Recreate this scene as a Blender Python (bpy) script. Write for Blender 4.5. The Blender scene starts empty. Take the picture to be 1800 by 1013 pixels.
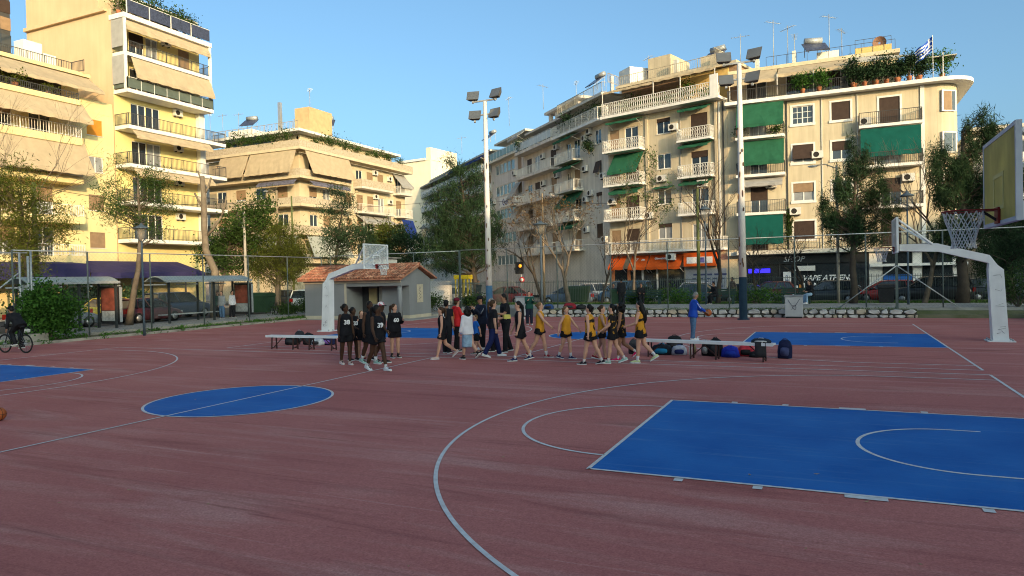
import bpy, bmesh, math, random
import numpy as np
from mathutils import Vector, Matrix, Euler
random.seed(7); rng = np.random.default_rng(7)
S = bpy.context.scene; COL = S.collection
R = math.radians; PI = math.pi

# ------------------------------------------------------------------ camera, sky, sun, exposure
CAM = Vector((10.834, -10.461, 2.34))
cd = bpy.data.cameras.new('camera'); cam = bpy.data.objects.new('camera', cd); COL.objects.link(cam)
cd.sensor_width = 36; cd.lens = 24.5; cd.clip_end = 2000; cd.clip_start = .05
_R = Vector((.90912731, .41592093, -.02230053)); _F = Vector((-.41628361, .90910897, -.01512732)); _U = _R.cross(_F)
cam.matrix_world = Matrix(((_R.x, _U.x, -_F.x, CAM.x), (_R.y, _U.y, -_F.y, CAM.y), (_R.z, _U.z, -_F.z, CAM.z), (0, 0, 0, 1)))
S.camera = cam
SUN_EL, SUN_AZ = R(11), R(129.7)          # azimuth clockwise from +Y
w = bpy.data.worlds.new('World'); S.world = w; w.use_nodes = True
nt = w.node_tree; bg = nt.nodes['Background']
sky = nt.nodes.new('ShaderNodeTexSky'); sky.sky_type = 'NISHITA'; sky.sun_disc = False
sky.sun_elevation = SUN_EL; sky.sun_rotation = SUN_AZ; sky.air_density = .7; sky.dust_density = 5.0; sky.ozone_density = 2.4
tint = nt.nodes.new('ShaderNodeMix'); tint.data_type = 'RGBA'; tint.blend_type = 'MULTIPLY'; tint.inputs[0].default_value = 1; tint.inputs[7].default_value = (.86, 1, .90, 1)
nt.links.new(sky.outputs[0], tint.inputs[6]); nt.links.new(tint.outputs[2], bg.inputs[0]); bg.inputs[1].default_value = .15
sd = bpy.data.lights.new('sun', 'SUN'); sd.energy = 2.0; sd.angle = R(.55); sd.color = (1, .68, .36)
so = bpy.data.objects.new('sun', sd); COL.objects.link(so)
sdir = Vector((math.sin(SUN_AZ)*math.cos(SUN_EL), math.cos(SUN_AZ)*math.cos(SUN_EL), math.sin(SUN_EL)))
so.rotation_euler = (-sdir).to_track_quat('-Z', 'Y').to_euler(); so.location = (40, -40, 40)
S.view_settings.view_transform = 'Standard'; S.view_settings.look = 'None'
S.view_settings.exposure = 1.34; S.view_settings.gamma = 1
S.cycles.filter_width = 1.05; S.cycles.max_bounces = 6; S.cycles.transparent_max_bounces = 12

# ------------------------------------------------------------------ helpers
MATS = {}
def mat(name, c, rough=.8, var=.12, scale=2.5, metal=0, spec=.12, streak=0, bump=0, c2=None, thr=None, alpha=1, emit=0, trans=0, island=0, wave=0, wear=None):
    if name in MATS: return MATS[name]
    m = bpy.data.materials.new(name); m.use_nodes = True; t = m.node_tree; N = t.nodes; Lk = t.links
    b = N['Principled BSDF']; MATS[name] = m
    b.inputs['Roughness'].default_value = rough; b.inputs['Metallic'].default_value = metal
    b.inputs['Specular IOR Level'].default_value = spec
    co = N.new('ShaderNodeTexCoord'); n = N.new('ShaderNodeTexNoise'); n.inputs['Scale'].default_value = scale; n.inputs['Detail'].default_value = 5
    Lk.new(co.outputs['Object'], n.inputs['Vector'])
    mx = N.new('ShaderNodeMix'); mx.data_type = 'RGBA'
    ca = [max(0, x*(1-var)) for x in c]+[1]; cb = [min(1, x*(1+var)) for x in c]+[1]
    if c2: ca, cb = list(c)+[1], list(c2)+[1]
    mx.inputs[6].default_value = ca; mx.inputs[7].default_value = cb
    mr = N.new('ShaderNodeMapRange'); lo, hi = (.3, .7) if thr is None else (thr-.02, thr+.02)
    mr.inputs[1].default_value = lo; mr.inputs[2].default_value = hi
    Lk.new(n.outputs[0], mr.inputs[0]); Lk.new(mr.outputs[0], mx.inputs[0]); out = mx.outputs[2]
    if streak:
        mp = N.new('ShaderNodeMapping'); mp.inputs['Scale'].default_value = (2.2, 2.2, .16)
        n2 = N.new('ShaderNodeTexNoise'); n2.inputs['Scale'].default_value = 1; n2.inputs['Detail'].default_value = 6; n2.inputs['Roughness'].default_value = .65
        Lk.new(co.outputs['Object'], mp.inputs[0]); Lk.new(mp.outputs[0], n2.inputs[0])
        r2 = N.new('ShaderNodeMapRange'); r2.inputs[1].default_value = .40; r2.inputs[2].default_value = .70; r2.inputs[3].default_value = 0; r2.inputs[4].default_value = streak
        Lk.new(n2.outputs[0], r2.inputs[0])
        m2 = N.new('ShaderNodeMix'); m2.data_type = 'RGBA'; Lk.new(r2.outputs[0], m2.inputs[0]); Lk.new(out, m2.inputs[6])
        m2.inputs[7].default_value = (c[0]*.45, c[1]*.43, c[2]*.42, 1); out = m2.outputs[2]
    if wave:
        wv = N.new('ShaderNodeTexWave'); wv.inputs['Scale'].default_value = wave; wv.bands_direction = 'Z' ; wv.inputs['Distortion'].default_value = .3
        Lk.new(co.outputs['Object'], wv.inputs[0]); r3 = N.new('ShaderNodeMapRange'); r3.inputs[3].default_value = .72; r3.inputs[4].default_value = 1.05
        Lk.new(wv.outputs[1], r3.inputs[0]); m3 = N.new('ShaderNodeMix'); m3.data_type = 'RGBA'; m3.blend_type = 'MULTIPLY'; m3.inputs[0].default_value = 1
        Lk.new(out, m3.inputs[6]); Lk.new(r3.outputs[0], m3.inputs[7]); out = m3.outputs[2]
    if wear:
        for sc, rot, lo_ in (((.25, 4, 1), -.35, .58), ((.2, 5, 1), .5, .62)):
            mp = N.new('ShaderNodeMapping'); mp.inputs['Scale'].default_value = sc; mp.inputs['Rotation'].default_value = (0, 0, rot); n5 = N.new('ShaderNodeTexNoise'); n5.inputs['Scale'].default_value = 1.3; n5.inputs['Detail'].default_value = 8; n5.inputs['Distortion'].default_value = 1.5
            Lk.new(co.outputs['Object'], mp.inputs[0]); Lk.new(mp.outputs[0], n5.inputs[0]); r5 = N.new('ShaderNodeMapRange'); r5.inputs[1].default_value = lo_; r5.inputs[2].default_value = lo_+.14; r5.inputs[4].default_value = .5; Lk.new(n5.outputs[0], r5.inputs[0])
            m5 = N.new('ShaderNodeMix'); m5.data_type = 'RGBA'; Lk.new(r5.outputs[0], m5.inputs[0]); Lk.new(out, m5.inputs[6]); m5.inputs[7].default_value = (*wear, 1); out = m5.outputs[2]
    if island:
        g = N.new('ShaderNodeNewGeometry'); r4 = N.new('ShaderNodeMapRange'); r4.inputs[3].default_value = 1-island; r4.inputs[4].default_value = 1+island
        Lk.new(g.outputs['Random Per Island'], r4.inputs[0]); m4 = N.new('ShaderNodeMix'); m4.data_type = 'RGBA'; m4.blend_type = 'MULTIPLY'; m4.inputs[0].default_value = 1
        Lk.new(out, m4.inputs[6]); Lk.new(r4.outputs[0], m4.inputs[7]); out = m4.outputs[2]
    Lk.new(out, b.inputs['Base Color'])
    if alpha < 1: b.inputs['Alpha'].default_value = alpha
    if emit: b.inputs['Emission Strength'].default_value = emit; b.inputs['Emission Color'].default_value = (*c, 1)
    if trans:
        tr = N.new('ShaderNodeBsdfTranslucent'); Lk.new(out, tr.inputs[0]); ms = N.new('ShaderNodeMixShader'); ms.inputs[0].default_value = trans
        Lk.new(b.outputs[0], ms.inputs[1]); Lk.new(tr.outputs[0], ms.inputs[2]); Lk.new(ms.outputs[0], N['Material Output'].inputs[0])
    if bump:
        bp = N.new('ShaderNodeBump'); bp.inputs['Strength'].default_value = bump; bp.inputs['Distance'].default_value = .02
        n3 = N.new('ShaderNodeTexNoise'); n3.inputs['Scale'].default_value = scale*14; n3.inputs['Detail'].default_value = 4
        Lk.new(co.outputs['Object'], n3.inputs[0]); Lk.new(n3.outputs[0], bp.inputs['Height']); Lk.new(bp.outputs[0], b.inputs['Normal'])
    return m

def perp(d):
    d = Vector(d).normalized(); a = Vector((0, 0, 1)) if abs(d.z) < .9 else Vector((1, 0, 0))
    x = d.cross(a).normalized(); return x, d.cross(x).normalized()

class MB:
    def __init__(s): s.v = []; s.f = []; s.m = []; s.sm = []; s.mats = []
    def mi(s, m):
        if m not in s.mats: s.mats.append(m)
        return s.mats.index(m)
    def add(s, vs, fs, m, smooth=False):
        o = len(s.v); k = s.mi(m); s.v += [tuple(v) for v in vs]
        for f in fs: s.f.append(tuple(i+o for i in f)); s.m.append(k); s.sm.append(smooth)
    def box(s, x0, x1, y0, y1, z0, z1, m, M=None):
        vs = [Vector((x, y, z)) for z in (z0, z1) for y in (y0, y1) for x in (x0, x1)]
        if M: vs = [M @ v for v in vs]
        s.add(vs, [(0, 2, 3, 1), (4, 5, 7, 6), (0, 1, 5, 4), (2, 6, 7, 3), (0, 4, 6, 2), (1, 3, 7, 5)], m)
    def quad(s, a, b, c, d, m): s.add([a, b, c, d], [(0, 1, 2, 3)], m)
    def bar(s, p, q, w, h, m):
        p = Vector(p); q = Vector(q); x, y = perp(q-p)
        vs = [c+x*a*w/2+y*b*h/2 for c in (p, q) for a, b in ((-1, -1), (1, -1), (1, 1), (-1, 1))]
        s.add(vs, [(3, 2, 1, 0), (4, 5, 6, 7), (0, 1, 5, 4), (1, 2, 6, 5), (2, 3, 7, 6), (3, 0, 4, 7)], m)
    def tube(s, pts, rad, m, n=6, smooth=True, caps=True):
        pts = [Vector(p) for p in pts]; rad = rad if hasattr(rad, '__len__') else [rad]*len(pts); vs = []; fs = []
        x = None
        for i, p in enumerate(pts):
            d = (pts[min(i+1, len(pts)-1)]-pts[max(i-1, 0)])
            if d.length < 1e-6: d = Vector((0, 0, 1))
            d.normalize()
            if x is None: x, y = perp(d)
            else:
                x = (x-d*x.dot(d))
                x = x.normalized() if x.length > 1e-5 else perp(d)[0]
                y = d.cross(x)
            for k in range(n):
                a = 2*PI*k/n; vs.append(p+(x*math.cos(a)+y*math.sin(a))*rad[i])
        for i in range(len(pts)-1):
            for k in range(n): fs.append((i*n+k, i*n+(k+1) % n, (i+1)*n+(k+1) % n, (i+1)*n+k))
        if caps: fs.append(tuple(range(n))[::-1]); fs.append(tuple((len(pts)-1)*n+k for k in range(n)))
        s.add(vs, fs, m, smooth)
    def ell(s, c, r, m, nu=10, nv=7, M=None, smooth=True):
        c = Vector(c); vs = [Vector((0, 0, -r[2]))]; fs = []
        for j in range(1, nv):
            t = PI*j/nv
            for i in range(nu):
                a = 2*PI*i/nu; vs.append(Vector((r[0]*math.sin(t)*math.cos(a), r[1]*math.sin(t)*math.sin(a), -r[2]*math.cos(t))))
        vs.append(Vector((0, 0, r[2]))); e = len(vs)-1
        for i in range(nu):
            fs.append((0, 1+(i+1) % nu, 1+i)); fs.append((e, e-nu+i, e-nu+(i+1) % nu))
            for j in range(nv-2): fs.append((1+j*nu+i, 1+j*nu+(i+1) % nu, 1+(j+1)*nu+(i+1) % nu, 1+(j+1)*nu+i))
        s.add([(M @ v if M else v)+c for v in vs], fs, m, smooth)
    def loft(s, rings, m, smooth=True, cap=True, closed=True):
        n = len(rings[0]); vs = [v for r in rings for v in r]; fs = []
        for i in range(len(rings)-1):
            for k in range(n if closed else n-1): fs.append((i*n+k, i*n+(k+1) % n, (i+1)*n+(k+1) % n, (i+1)*n+k))
        if cap: fs.append(tuple(range(n))[::-1]); fs.append(tuple((len(rings)-1)*n+k for k in range(n)))
        s.add(vs, fs, m, smooth)
    def prism(s, poly, z0, z1, m, axis='z'):
        n = len(poly)
        def P(a, b, h): return {'z': (a, b, h), 'y': (a, h, b), 'x': (h, a, b)}[axis]
        vs = [P(a, b, z0) for a, b in poly]+[P(a, b, z1) for a, b in poly]
        fs = [tuple(range(n))[::-1], tuple(range(n, 2*n))]+[(i, (i+1) % n, n+(i+1) % n, n+i) for i in range(n)]
        if axis == 'y': fs = [f[::-1] for f in fs]
        s.add(vs, fs, m)
    def build(s, name, parent=None, loc=None, rz=None, mw=None):
        me = bpy.data.meshes.new(name); me.from_pydata(s.v, [], s.f)
        for m in s.mats: me.materials.append(m)
        me.polygons.foreach_set('material_index', s.m); me.polygons.foreach_set('use_smooth', s.sm); me.update()
        o = bpy.data.objects.new(name, me); COL.objects.link(o)
        if parent: o.parent = parent
        if mw is not None: o.matrix_local = mw
        if loc is not None: o.location = loc
        if rz is not None: o.rotation_euler = (0, 0, rz)
        return o

def tag(o, label, cat, group=None, kind=None):
    if label: o['label'] = label
    if cat: o['category'] = cat
    if group: o['group'] = group
    if kind: o['kind'] = kind
    return o
def thing(name, label, cat, loc=(0, 0, 0), rz=0, group=None):
    o = bpy.data.objects.new(name, None); COL.objects.link(o); o.location = loc; o.rotation_euler = (0, 0, rz); o.empty_display_size = .2
    return tag(o, label, cat, group)
def structure(name, mb, loc=None):
    o = mb.build(name, loc=loc); o['kind'] = 'structure'; return o
def dup(root, loc, rz=0, label=None, scale=None):
    def cp(o, par):
        c = o.copy(); COL.objects.link(c)
        if par: c.parent = par
        for ch in o.children: cp(ch, c)
        return c
    r = cp(root, None); r.location = loc; r.rotation_euler = (0, 0, rz)
    if label: r['label'] = label
    if scale: r.scale = scale
    return r
def text_mesh(txt, size, shear=0, bold=0, ext=.004):
    cu = bpy.data.curves.new('t', 'FONT'); cu.body = txt; cu.size = size; cu.extrude = ext; cu.align_x = 'CENTER'; cu.align_y = 'CENTER'; cu.shear = shear; cu.offset = bold; cu.resolution_u = 3
    o = bpy.data.objects.new('t', cu); COL.objects.link(o); dg = bpy.context.evaluated_depsgraph_get()
    me = bpy.data.meshes.new_from_object(o.evaluated_get(dg)); bpy.data.objects.remove(o); return me
def text(txt, size, m, parent, loc, rot=(PI/2, 0, 0), name='lettering', **k):
    me = text_mesh(txt, size, **k); me.materials.clear(); me.materials.append(m); me.name = name
    o = bpy.data.objects.new(name, me); COL.objects.link(o); o.parent = parent; o.location = loc; o.rotation_euler = rot; return o
# ------------------------------------------------------------------ setting: ground, courts, streets
def court_mat():
    m = bpy.data.materials.new('court_red'); m.use_nodes = True; t = m.node_tree; N = t.nodes; Lk = t.links; b = N['Principled BSDF']
    co = N.new('ShaderNodeTexCoord')
    def noise(scale, sc=(1, 1, 1), rot=0, det=6, rough=.6, dist=0):
        mp = N.new('ShaderNodeMapping'); mp.inputs['Scale'].default_value = sc; mp.inputs['Rotation'].default_value = (0, 0, rot)
        n = N.new('ShaderNodeTexNoise'); n.inputs['Scale'].default_value = scale; n.inputs['Detail'].default_value = det; n.inputs['Roughness'].default_value = rough; n.inputs['Distortion'].default_value = dist
        Lk.new(co.outputs['Object'], mp.inputs[0]); Lk.new(mp.outputs[0], n.inputs[0]); return n.outputs[0]
    def rng_(x, a, b_, c=0, d=1):
        r = N.new('ShaderNodeMapRange'); r.inputs[1].default_value = a; r.inputs[2].default_value = b_; r.inputs[3].default_value = c; r.inputs[4].default_value = d; Lk.new(x, r.inputs[0]); return r.outputs[0]
    def mix(f, a, b_, mode='MIX'):
        x = N.new('ShaderNodeMix'); x.data_type = 'RGBA'; x.blend_type = mode
        Lk.new(f, x.inputs[0]) if not isinstance(f, float) else setattr(x.inputs[0], 'default_value', f)
        for i, q in ((6, a), (7, b_)):
            if isinstance(q, tuple): x.inputs[i].default_value = (*q, 1)
            else: Lk.new(q, x.inputs[i])
        return x.outputs[2]
    base = mix(rng_(noise(.22, det=8), .35, .65), COURT[0], COURT[1])
    base = mix(rng_(noise(.5, (.35, 2.2, 1), R(-12), dist=1.2), .50, .70, 0, .52), base, COURT[2])     # pale worn sweeps
    base = mix(rng_(noise(.7, (.25, 3, 1), R(-20), dist=.8), .54, .72, 0, .6), base, COURT[3])         # darker scuffs
    base = mix(rng_(noise(1.6, det=8, rough=.75), .6, .78, 0, .35), base, COURT[2])
    base = mix(rng_(noise(.9, (.12, 5, 1), R(24), dist=2.5, det=8), .60, .70, 0, .5), base, COURT[3])
    base = mix(rng_(noise(1.1, (.1, 6, 1), R(-38), dist=2.0, det=8), .62, .72, 0, .45), base, COURT[2])
    base = mix(rng_(noise(9, det=6, rough=.8), .68, .74, 0, .5), base, (.42, .34, .31))
    base = mix(rng_(noise(45, det=3), .35, .65, 0, .4), base, COURT[3])
    base = mix(rng_(noise(14, det=5, rough=.8), .40, .62, 0, .28), base, COURT[3])
    Lk.new(base, b.inputs['Base Color']); b.inputs['Roughness'].default_value = .75; b.inputs['Specular IOR Level'].default_value = .05
    bp = N.new('ShaderNodeBump'); bp.inputs['Strength'].default_value = .25; bp.inputs['Distance'].default_value = .01; Lk.new(noise(90, det=3), bp.inputs['Height']); Lk.new(bp.outputs[0], b.inputs['Normal'])
    return m
COURT = [(.43, .140, .125), (.53, .195, .170), (.64, .37, .32), (.17, .050, .046)]
M_court = court_mat()
M_blue = mat('court_blue', (.010, .095, .33), .7, .3, 1.0, c2=(.022, .135, .40), bump=.2, spec=.05, wear=(.10, .20, .38))
M_line = mat('court_line', (.60, .60, .60), .7, .16, 9, streak=0, c2=(.46, .43, .43))
M_asph = mat('asphalt', (.075, .073, .072), .85, .2, 1.5, bump=.3)
M_pave = mat('pavement_concrete', (.30, .285, .26), .85, .2, 1.8, bump=.2, streak=.2)
M_dirt = mat('dirt', (.14, .12, .075), .95, .35, 1.3, bump=.5)
M_kerb = mat('kerb_concrete', (.30, .27, .23), .85, .25, 2, bump=.2)
M_moss = mat('mossy_concrete', (.17, .16, .11), .9, .3, 1.5, bump=.3, c2=(.09, .11, .05))

b = MB(); b.box(-600, 600, -600, 600, -.5, -.06, mat('earth', (.17, .155, .13), .95, .2, .3)); structure('ground', b)
b = MB(); b.box(-19, 18.9, -22, 27.35, -.3, 0, M_court); b.box(18.9, 40, -22, 14, -.3, 0, M_court); structure('sports_court', b)
b = MB(); Z = .004
def rect(x0, x1, y0, y1, m, z=None):
    z = z or Z; b.add([(x0, y0, z), (x1, y0, z), (x1, y1, z), (x0, y1, z)], [(0, 1, 2, 3)], m)
def disc(cx, cy, r, m, z=None, n=72): 
    z = z or Z; b.add([(cx+r*math.cos(2*PI*i/n), cy+r*math.sin(2*PI*i/n), z) for i in range(n)], [tuple(range(n))], m)
def arc(cx, cy, r, a0, a1, wd=.05, n=64, z=None):
    z = z or Z*2; vs = []
    for i in range(n+1):
        a = R(a0+(a1-a0)*i/n)
        for q in (r-wd, r): vs.append((cx+q*math.cos(a), cy+q*math.sin(a), z))
    b.add(vs, [(2*i, 2*i+1, 2*i+3, 2*i+2) for i in range(n)], M_line)
def ln(x0, y0, x1, y1, wd=.05):
    d = Vector((x1-x0, y1-y0)).normalized()*wd/2; p = Vector((-d.y, d.x))
    b.add([(x0-p.x, y0-p.y, Z*2), (x1-p.x, y1-p.y, Z*2), (x1+p.x, y1+p.y, Z*2), (x0+p.x, y0+p.y, Z*2)], [(0, 1, 2, 3)], M_line)
def court(xl, xr, cy, W, y3):
    xc = (xl+xr)/2; disc(xc, cy, 1.8, M_blue); arc(xc, cy, 1.8, 0, 360)
    for x0, sg in ((xl, 1), (xr, -1)):
        xf = x0+sg*5.8
        rect(min(x0, xf), max(x0, xf), cy-2.45, cy+2.45, M_blue)
        ln(xf, cy-2.475, xf, cy+2.475); ln(x0, cy-2.45, xf, cy-2.45); ln(x0, cy+2.45, xf, cy+2.45); ln(x0, cy-W, x0, cy+W, .055)
        a = 0 if sg > 0 else 180
        arc(xf, cy, 1.8, a-90, a+90); hx = x0+sg*1.575
        arc(hx, cy, 1.25, a-90, a+90, n=40)
        for s in (-1, 1):
            ln(hx-sg*.375, cy+s*1.225, hx, cy+s*1.225)
            al = math.degrees(math.asin(y3/6.75)); ln(x0, cy+s*y3, hx+sg*6.75*math.cos(R(al)), cy+s*y3)
            for q in (1.1, 1.95, 4.05):
                ln(xf-sg*q, cy+s*2.49, xf-sg*q, cy+s*2.6, .1)
            ln(xf-sg*2.8, cy+s*2.53, xf-sg*3.2, cy+s*2.53, .1)
        arc(hx, cy, 6.75, a-al, a+al, n=90)
    ln(xc, cy-W, xc, cy+W)
    for s in (-1, 1): ln(xl, cy+s*W, xr, cy+s*W)
court(-13.93, 13.93, 0, 7.48, 6.66); court(-9.2, 13.93, 15.72, 7.49, 6.66)
structure('court_markings', b)

# raised terrace and street behind the stone wall, streets on the left
b = MB(); b.box(-11.8, 14.6, 28.35, 33.5, -.3, .45, M_pave); b.box(-11.8, 40, 33.5, 37.6, -.3, .36, M_dirt); b.box(14.6, 40, 28.35, 33.5, -.3, .44, M_pave)
structure('park_path', b)
b = MB(); b.box(-4.6, 14.55, 27.72, 28.35, -.2, .40, M_moss); b.box(14.55, 18.9, 27.35, 27.75, -.2, .16, M_moss); b.box(14.55, 18.9, 27.75, 28.35, -.2, .32, M_moss); structure('terrace_kerb', b)
b = MB(); b.box(-60, 70, 38.4, 47.6, -.3, .16, M_asph); b.box(-39.6, -25.15, -60, 38.4, -.3, .158, M_asph); b.box(-41, -25, 47.6, 160, -.3, .156, M_asph); structure('street', b)
b = MB(); b.box(-8.5, 70, 47.6, 50.55, -.3, .30, M_pave); b.box(-42.55, -39.6, -60, 38.4, -.3, .30, M_pave); b.box(-25.15, -20.75, -40, 27.5, -.3, .19, M_pave); b.box(-11.8, 40, 37.75, 38.4, -.3, .29, M_pave); b.box(-25.6, -11.8, 27.5, 38.4, -.3, .15, M_pave)
b.box(-60, -42.4, 47.6, 50, -.3, .29, M_pave); structure('pavement', b)
b = MB(); b.box(-20.6, -19.12, -20, 27.0, -.2, .09, M_dirt); structure('planting_strip', b)
b = MB(); b.box(-19.118, -18.95, -20, 23.7, -.2, .11, M_kerb); b.box(-20.748, -20.602, -20, 27, -.2, .2, M_kerb); structure('kerb', b)
b = MB(); b.box(-21.6, -10.9, 23.2, 28.6, -.2, .03, M_pave); structure('hut_apron', b)
# ------------------------------------------------------------------ buildings
W_white = mat('white_paint', (.72, .70, .66), .6, .06, 2, streak=.18)
W_slab = mat('slab_plaster', (.60, .57, .50), .8, .1, 1.2, streak=.4)
W_frame = mat('window_frame_white', (.68, .67, .64), .5, .05)
W_brown = mat('shutter_brown', (.060, .040, .032), .6, .15, 3, wave=5)
W_tan = mat('shutter_tan', (.30, .20, .12), .6, .12, 3, wave=5)
W_orange = mat('shutter_orange', (.62, .25, .035), .6, .1, 3, wave=5)
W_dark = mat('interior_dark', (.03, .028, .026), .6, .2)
W_rail = mat('iron_railing', (.06, .06, .06), .5, .1)
W_railw = mat('white_railing', (.62, .60, .56), .5, .1)
W_rbg = mat('beige_railing', (.34, .30, .23), .6, .1)
W_ac = mat('air_conditioner_plastic', (.60, .58, .54), .5, .08)
W_roof = mat('flat_roof_screed', (.36, .33, .29), .9, .2, .7, streak=.2)
W_chrome = mat('galvanised_metal', (.55, .56, .57), .35, .08, 3, metal=.7)
G_panes = [mat('window_glass', (.035, .05, .065), .06, .3, .3, spec=.8), mat('window_glass_curtain', (.25, .26, .27), .15, .25, .8, spec=.6), mat('window_glass_dim', (.018, .022, .026), .05, .3, .4, spec=.8)]
G_strip = mat('window_glass_strip', (.14, .19, .20), .08, .4, .35, spec=.8)
A_beige = mat('awning_beige', (.56, .45, .30), .85, .08, 2, streak=.12, trans=.25)
A_green = mat('awning_green', (.030, .135, .075), .85, .12, 2, streak=.2, trans=.25)
A_teal = mat('awning_teal', (.008, .095, .078), .85, .12, 2, trans=.15)
A_grey = mat('awning_grey', (.40, .39, .37), .85, .1, 2, trans=.2)
A_blue = mat('awning_blue', (.02, .045, .22), .8, .1, 2, trans=.2)
A_slate = mat('awning_slate_stripe', (.13, .13, .18), .85, .3, 4, trans=.1)
A_white = mat('canopy_white', (.62, .56, .46), .8, .08, 2, trans=.2)

class Fac:
    def __init__(s, root, o, d, L, wall):
        s.root = root; s.L = L; s.wallm = wall; s.holes = []
        d = Vector((d[0], d[1])).normalized(); rl = root.location
        s.M = Matrix.Translation((o[0]-rl.x, o[1]-rl.y, 0)) @ Matrix.Rotation(math.atan2(d.y, d.x), 4, 'Z')
    def put(s, mb, name, parent=None):
        return mb.build(name, parent, ) if parent else mb.build(name, s.root, mw=s.M)
    def u(s, px, py=300):
        """local u of the point of this facade seen at photo column px"""
        r = _F+_R*((px-900)/1225)-_U*((py-506.5)/1225)
        Mi = (Matrix.Translation(s.root.location) @ s.M).inverted(); c = Mi @ CAM; q = Mi.to_3x3() @ r
        return (c-q*(c.y/q.y)).x
    def win(s, u0, u1, z0, z1, kind='w', trim=None, door=False, shut=None, pane=None, n=2, grid=0):
        s.holes.append((u0, u1, z0, z1)); f = MB(); fm = W_frame
        t = .06; y0, y1 = .07, .13
        f.box(u0, u0+t, y0, y1, z0, z1, fm); f.box(u1-t, u1, y0, y1, z0, z1, fm); f.box(u0+t, u1-t, y0, y1, z1-t, z1, fm); f.box(u0+t, u1-t, y0, y1, z0, z0+t, fm)
        for k in range(1, n):
            c = u0+(u1-u0)*k/n; f.box(c-.045, c+.045, y0-.005, y1, z0+t, z1-t, fm)
        if grid:
            for k in range(1, 3):
                zz = z0+(z1-z0)*k/3; f.box(u0+t, u1-t, y0+.01, y1-.01, zz-.02, zz+.02, fm)
            for q in (.25, .75):
                c = u0+(u1-u0)*q; f.box(c-.02, c+.02, y0+.012, y1-.012, z0+t, z1-t, fm)
        if trim:
            q = .14
            f.box(u0-q, u0-.002, -.035, .02, z0-q, z1+q, trim); f.box(u1+.002, u1+q, -.035, .02, z0-q, z1+q, trim); f.box(u0, u1, -.034, .02, z1+.002, z1+q, trim); f.box(u0-q-.04, u1+q+.04, -.09, .02, z0-q-.06, z0-.004, trim)
        elif not door: f.box(u0-.06, u1+.06, -.06, .02, z0-.07, z0-.003, W_slab)
        o = s.put(f, 'window' if not door else 'balcony_door')
        p = MB(); p.box(u0+.02, u1-.02, .10, .115, z0+.02, z1-.02, pane or random.choices(G_panes, (3, 2, 2))[0]); p.build('pane', o)
        fr = {'s': 1, 'h': .5, 'q': .25}.get(kind, 0)
        if fr:
            p = MB(); zb = z1-(z1-z0)*fr; p.box(u0+.025, u1-.025, .03, .06, zb+.01, z1-.01, shut or W_brown); p.build('shutter', o)
        if kind == 'p':     # pushed-out roller blind
            p = MB(); p.add([(u0, .02, z1), (u1, .02, z1), (u1, -.35, z0+.25), (u0, -.35, z0+.25), (u0, .05, z1), (u1, .05, z1), (u1, -.32, z0+.25), (u0, -.32, z0+.25)], [(0, 3, 2, 1), (4, 5, 6, 7), (0, 1, 5, 4), (2, 3, 7, 6), (1, 2, 6, 5), (3, 0, 4, 7)], shut or W_brown); p.build('shutter', o)
        return o
    def balcony(s, u0, u1, zt, dep=1.1, rail='bar', rm=None, h=.95, th=.18, sm=None, inset=.04):
        b = MB(); b.box(u0, u1, -dep, -.003, zt-th, zt, sm or W_slab); o = s.put(b, 'balcony')
        if rail: s.railing(o, u0, u1, zt, dep, rail, rm or W_rail, h, inset)
        return o
    def railing(s, par, u0, u1, zt, dep, rail, rm, h=.95, inset=.04):
        r = MB(); a, c, y = u0+inset, u1-inset, -dep+inset
        segs = [((a, 0), (a, y)), ((a, y), (c, y)), ((c, y), (c, 0))]
        for (x0, y0), (x1, y1) in segs:
            ln_ = math.hypot(x1-x0, y1-y0)
            if ln_ < .2: continue
            if rail in ('bar', 'mesh'):
                r.bar((x0, y0, zt+h), (x1, y1, zt+h), .05, .04, rm); r.bar((x0, y0, zt+.1), (x1, y1, zt+.1), .03, .03, rm)
                n = max(1, int(ln_/(.13 if rail == 'bar' else .2)))
                for k in range(n+1):
                    q = k/n; x = x0+(x1-x0)*q; yy = y0+(y1-y0)*q; wd = .05 if k % 10 == 0 else .022
                    r.bar((x, yy, zt), (x, yy, zt+h), wd, wd, rm)
            elif rail == 'solid':
                d = Vector((x1-x0, y1-y0, 0)).normalized()
                r.bar((x0, y0, zt+h*.5), (x1, y1, zt+h*.5),   .08, h-.01, rm) if abs(d.x) > .5 else r.bar((x0, y0, zt+h*.5), (x1, y1-.05, zt+h*.5), .078, h-.02, rm)
            elif rail == 'glass':
                r.bar((x0, y0, zt+h), (x1, y1, zt+h), .05, .05, W_railw); r.bar((x0, y0, zt+h*.52), (x1, y1, zt+h*.52), .02, h*.8, rm)
                n = max(1, int(ln_/1.1))
                for k in range(n+1):
                    q = k/n; r.bar((x0+(x1-x0)*q, y0+(y1-y0)*q, zt), (x0+(x1-x0)*q, y0+(y1-y0)*q, zt+h), .05, .05, W_railw)
            elif rail == 'orn':
                r.bar((x0, y0, zt+h), (x1, y1, zt+h), .06, .05, rm); r.bar((x0, y0, zt+.08), (x1, y1, zt+.08), .04, .04, rm)
                n = max(1, int(ln_/.2))
                for k in range(n+1):
                    q = k/n; x = x0+(x1-x0)*q; yy = y0+(y1-y0)*q; r.bar((x, yy, zt), (x, yy, zt+h), .04, .03, rm)
                    if k < n:
                        q2 = (k+1)/n; r.bar((x, yy, zt+.1), (x0+(x1-x0)*q2, y0+(y1-y0)*q2, zt+h*.55), .025, .02, rm); r.bar((x, yy, zt+h*.95), (x0+(x1-x0)*q2, y0+(y1-y0)*q2, zt+h*.5), .025, .02, rm)
        r.build('railing', par)
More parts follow.
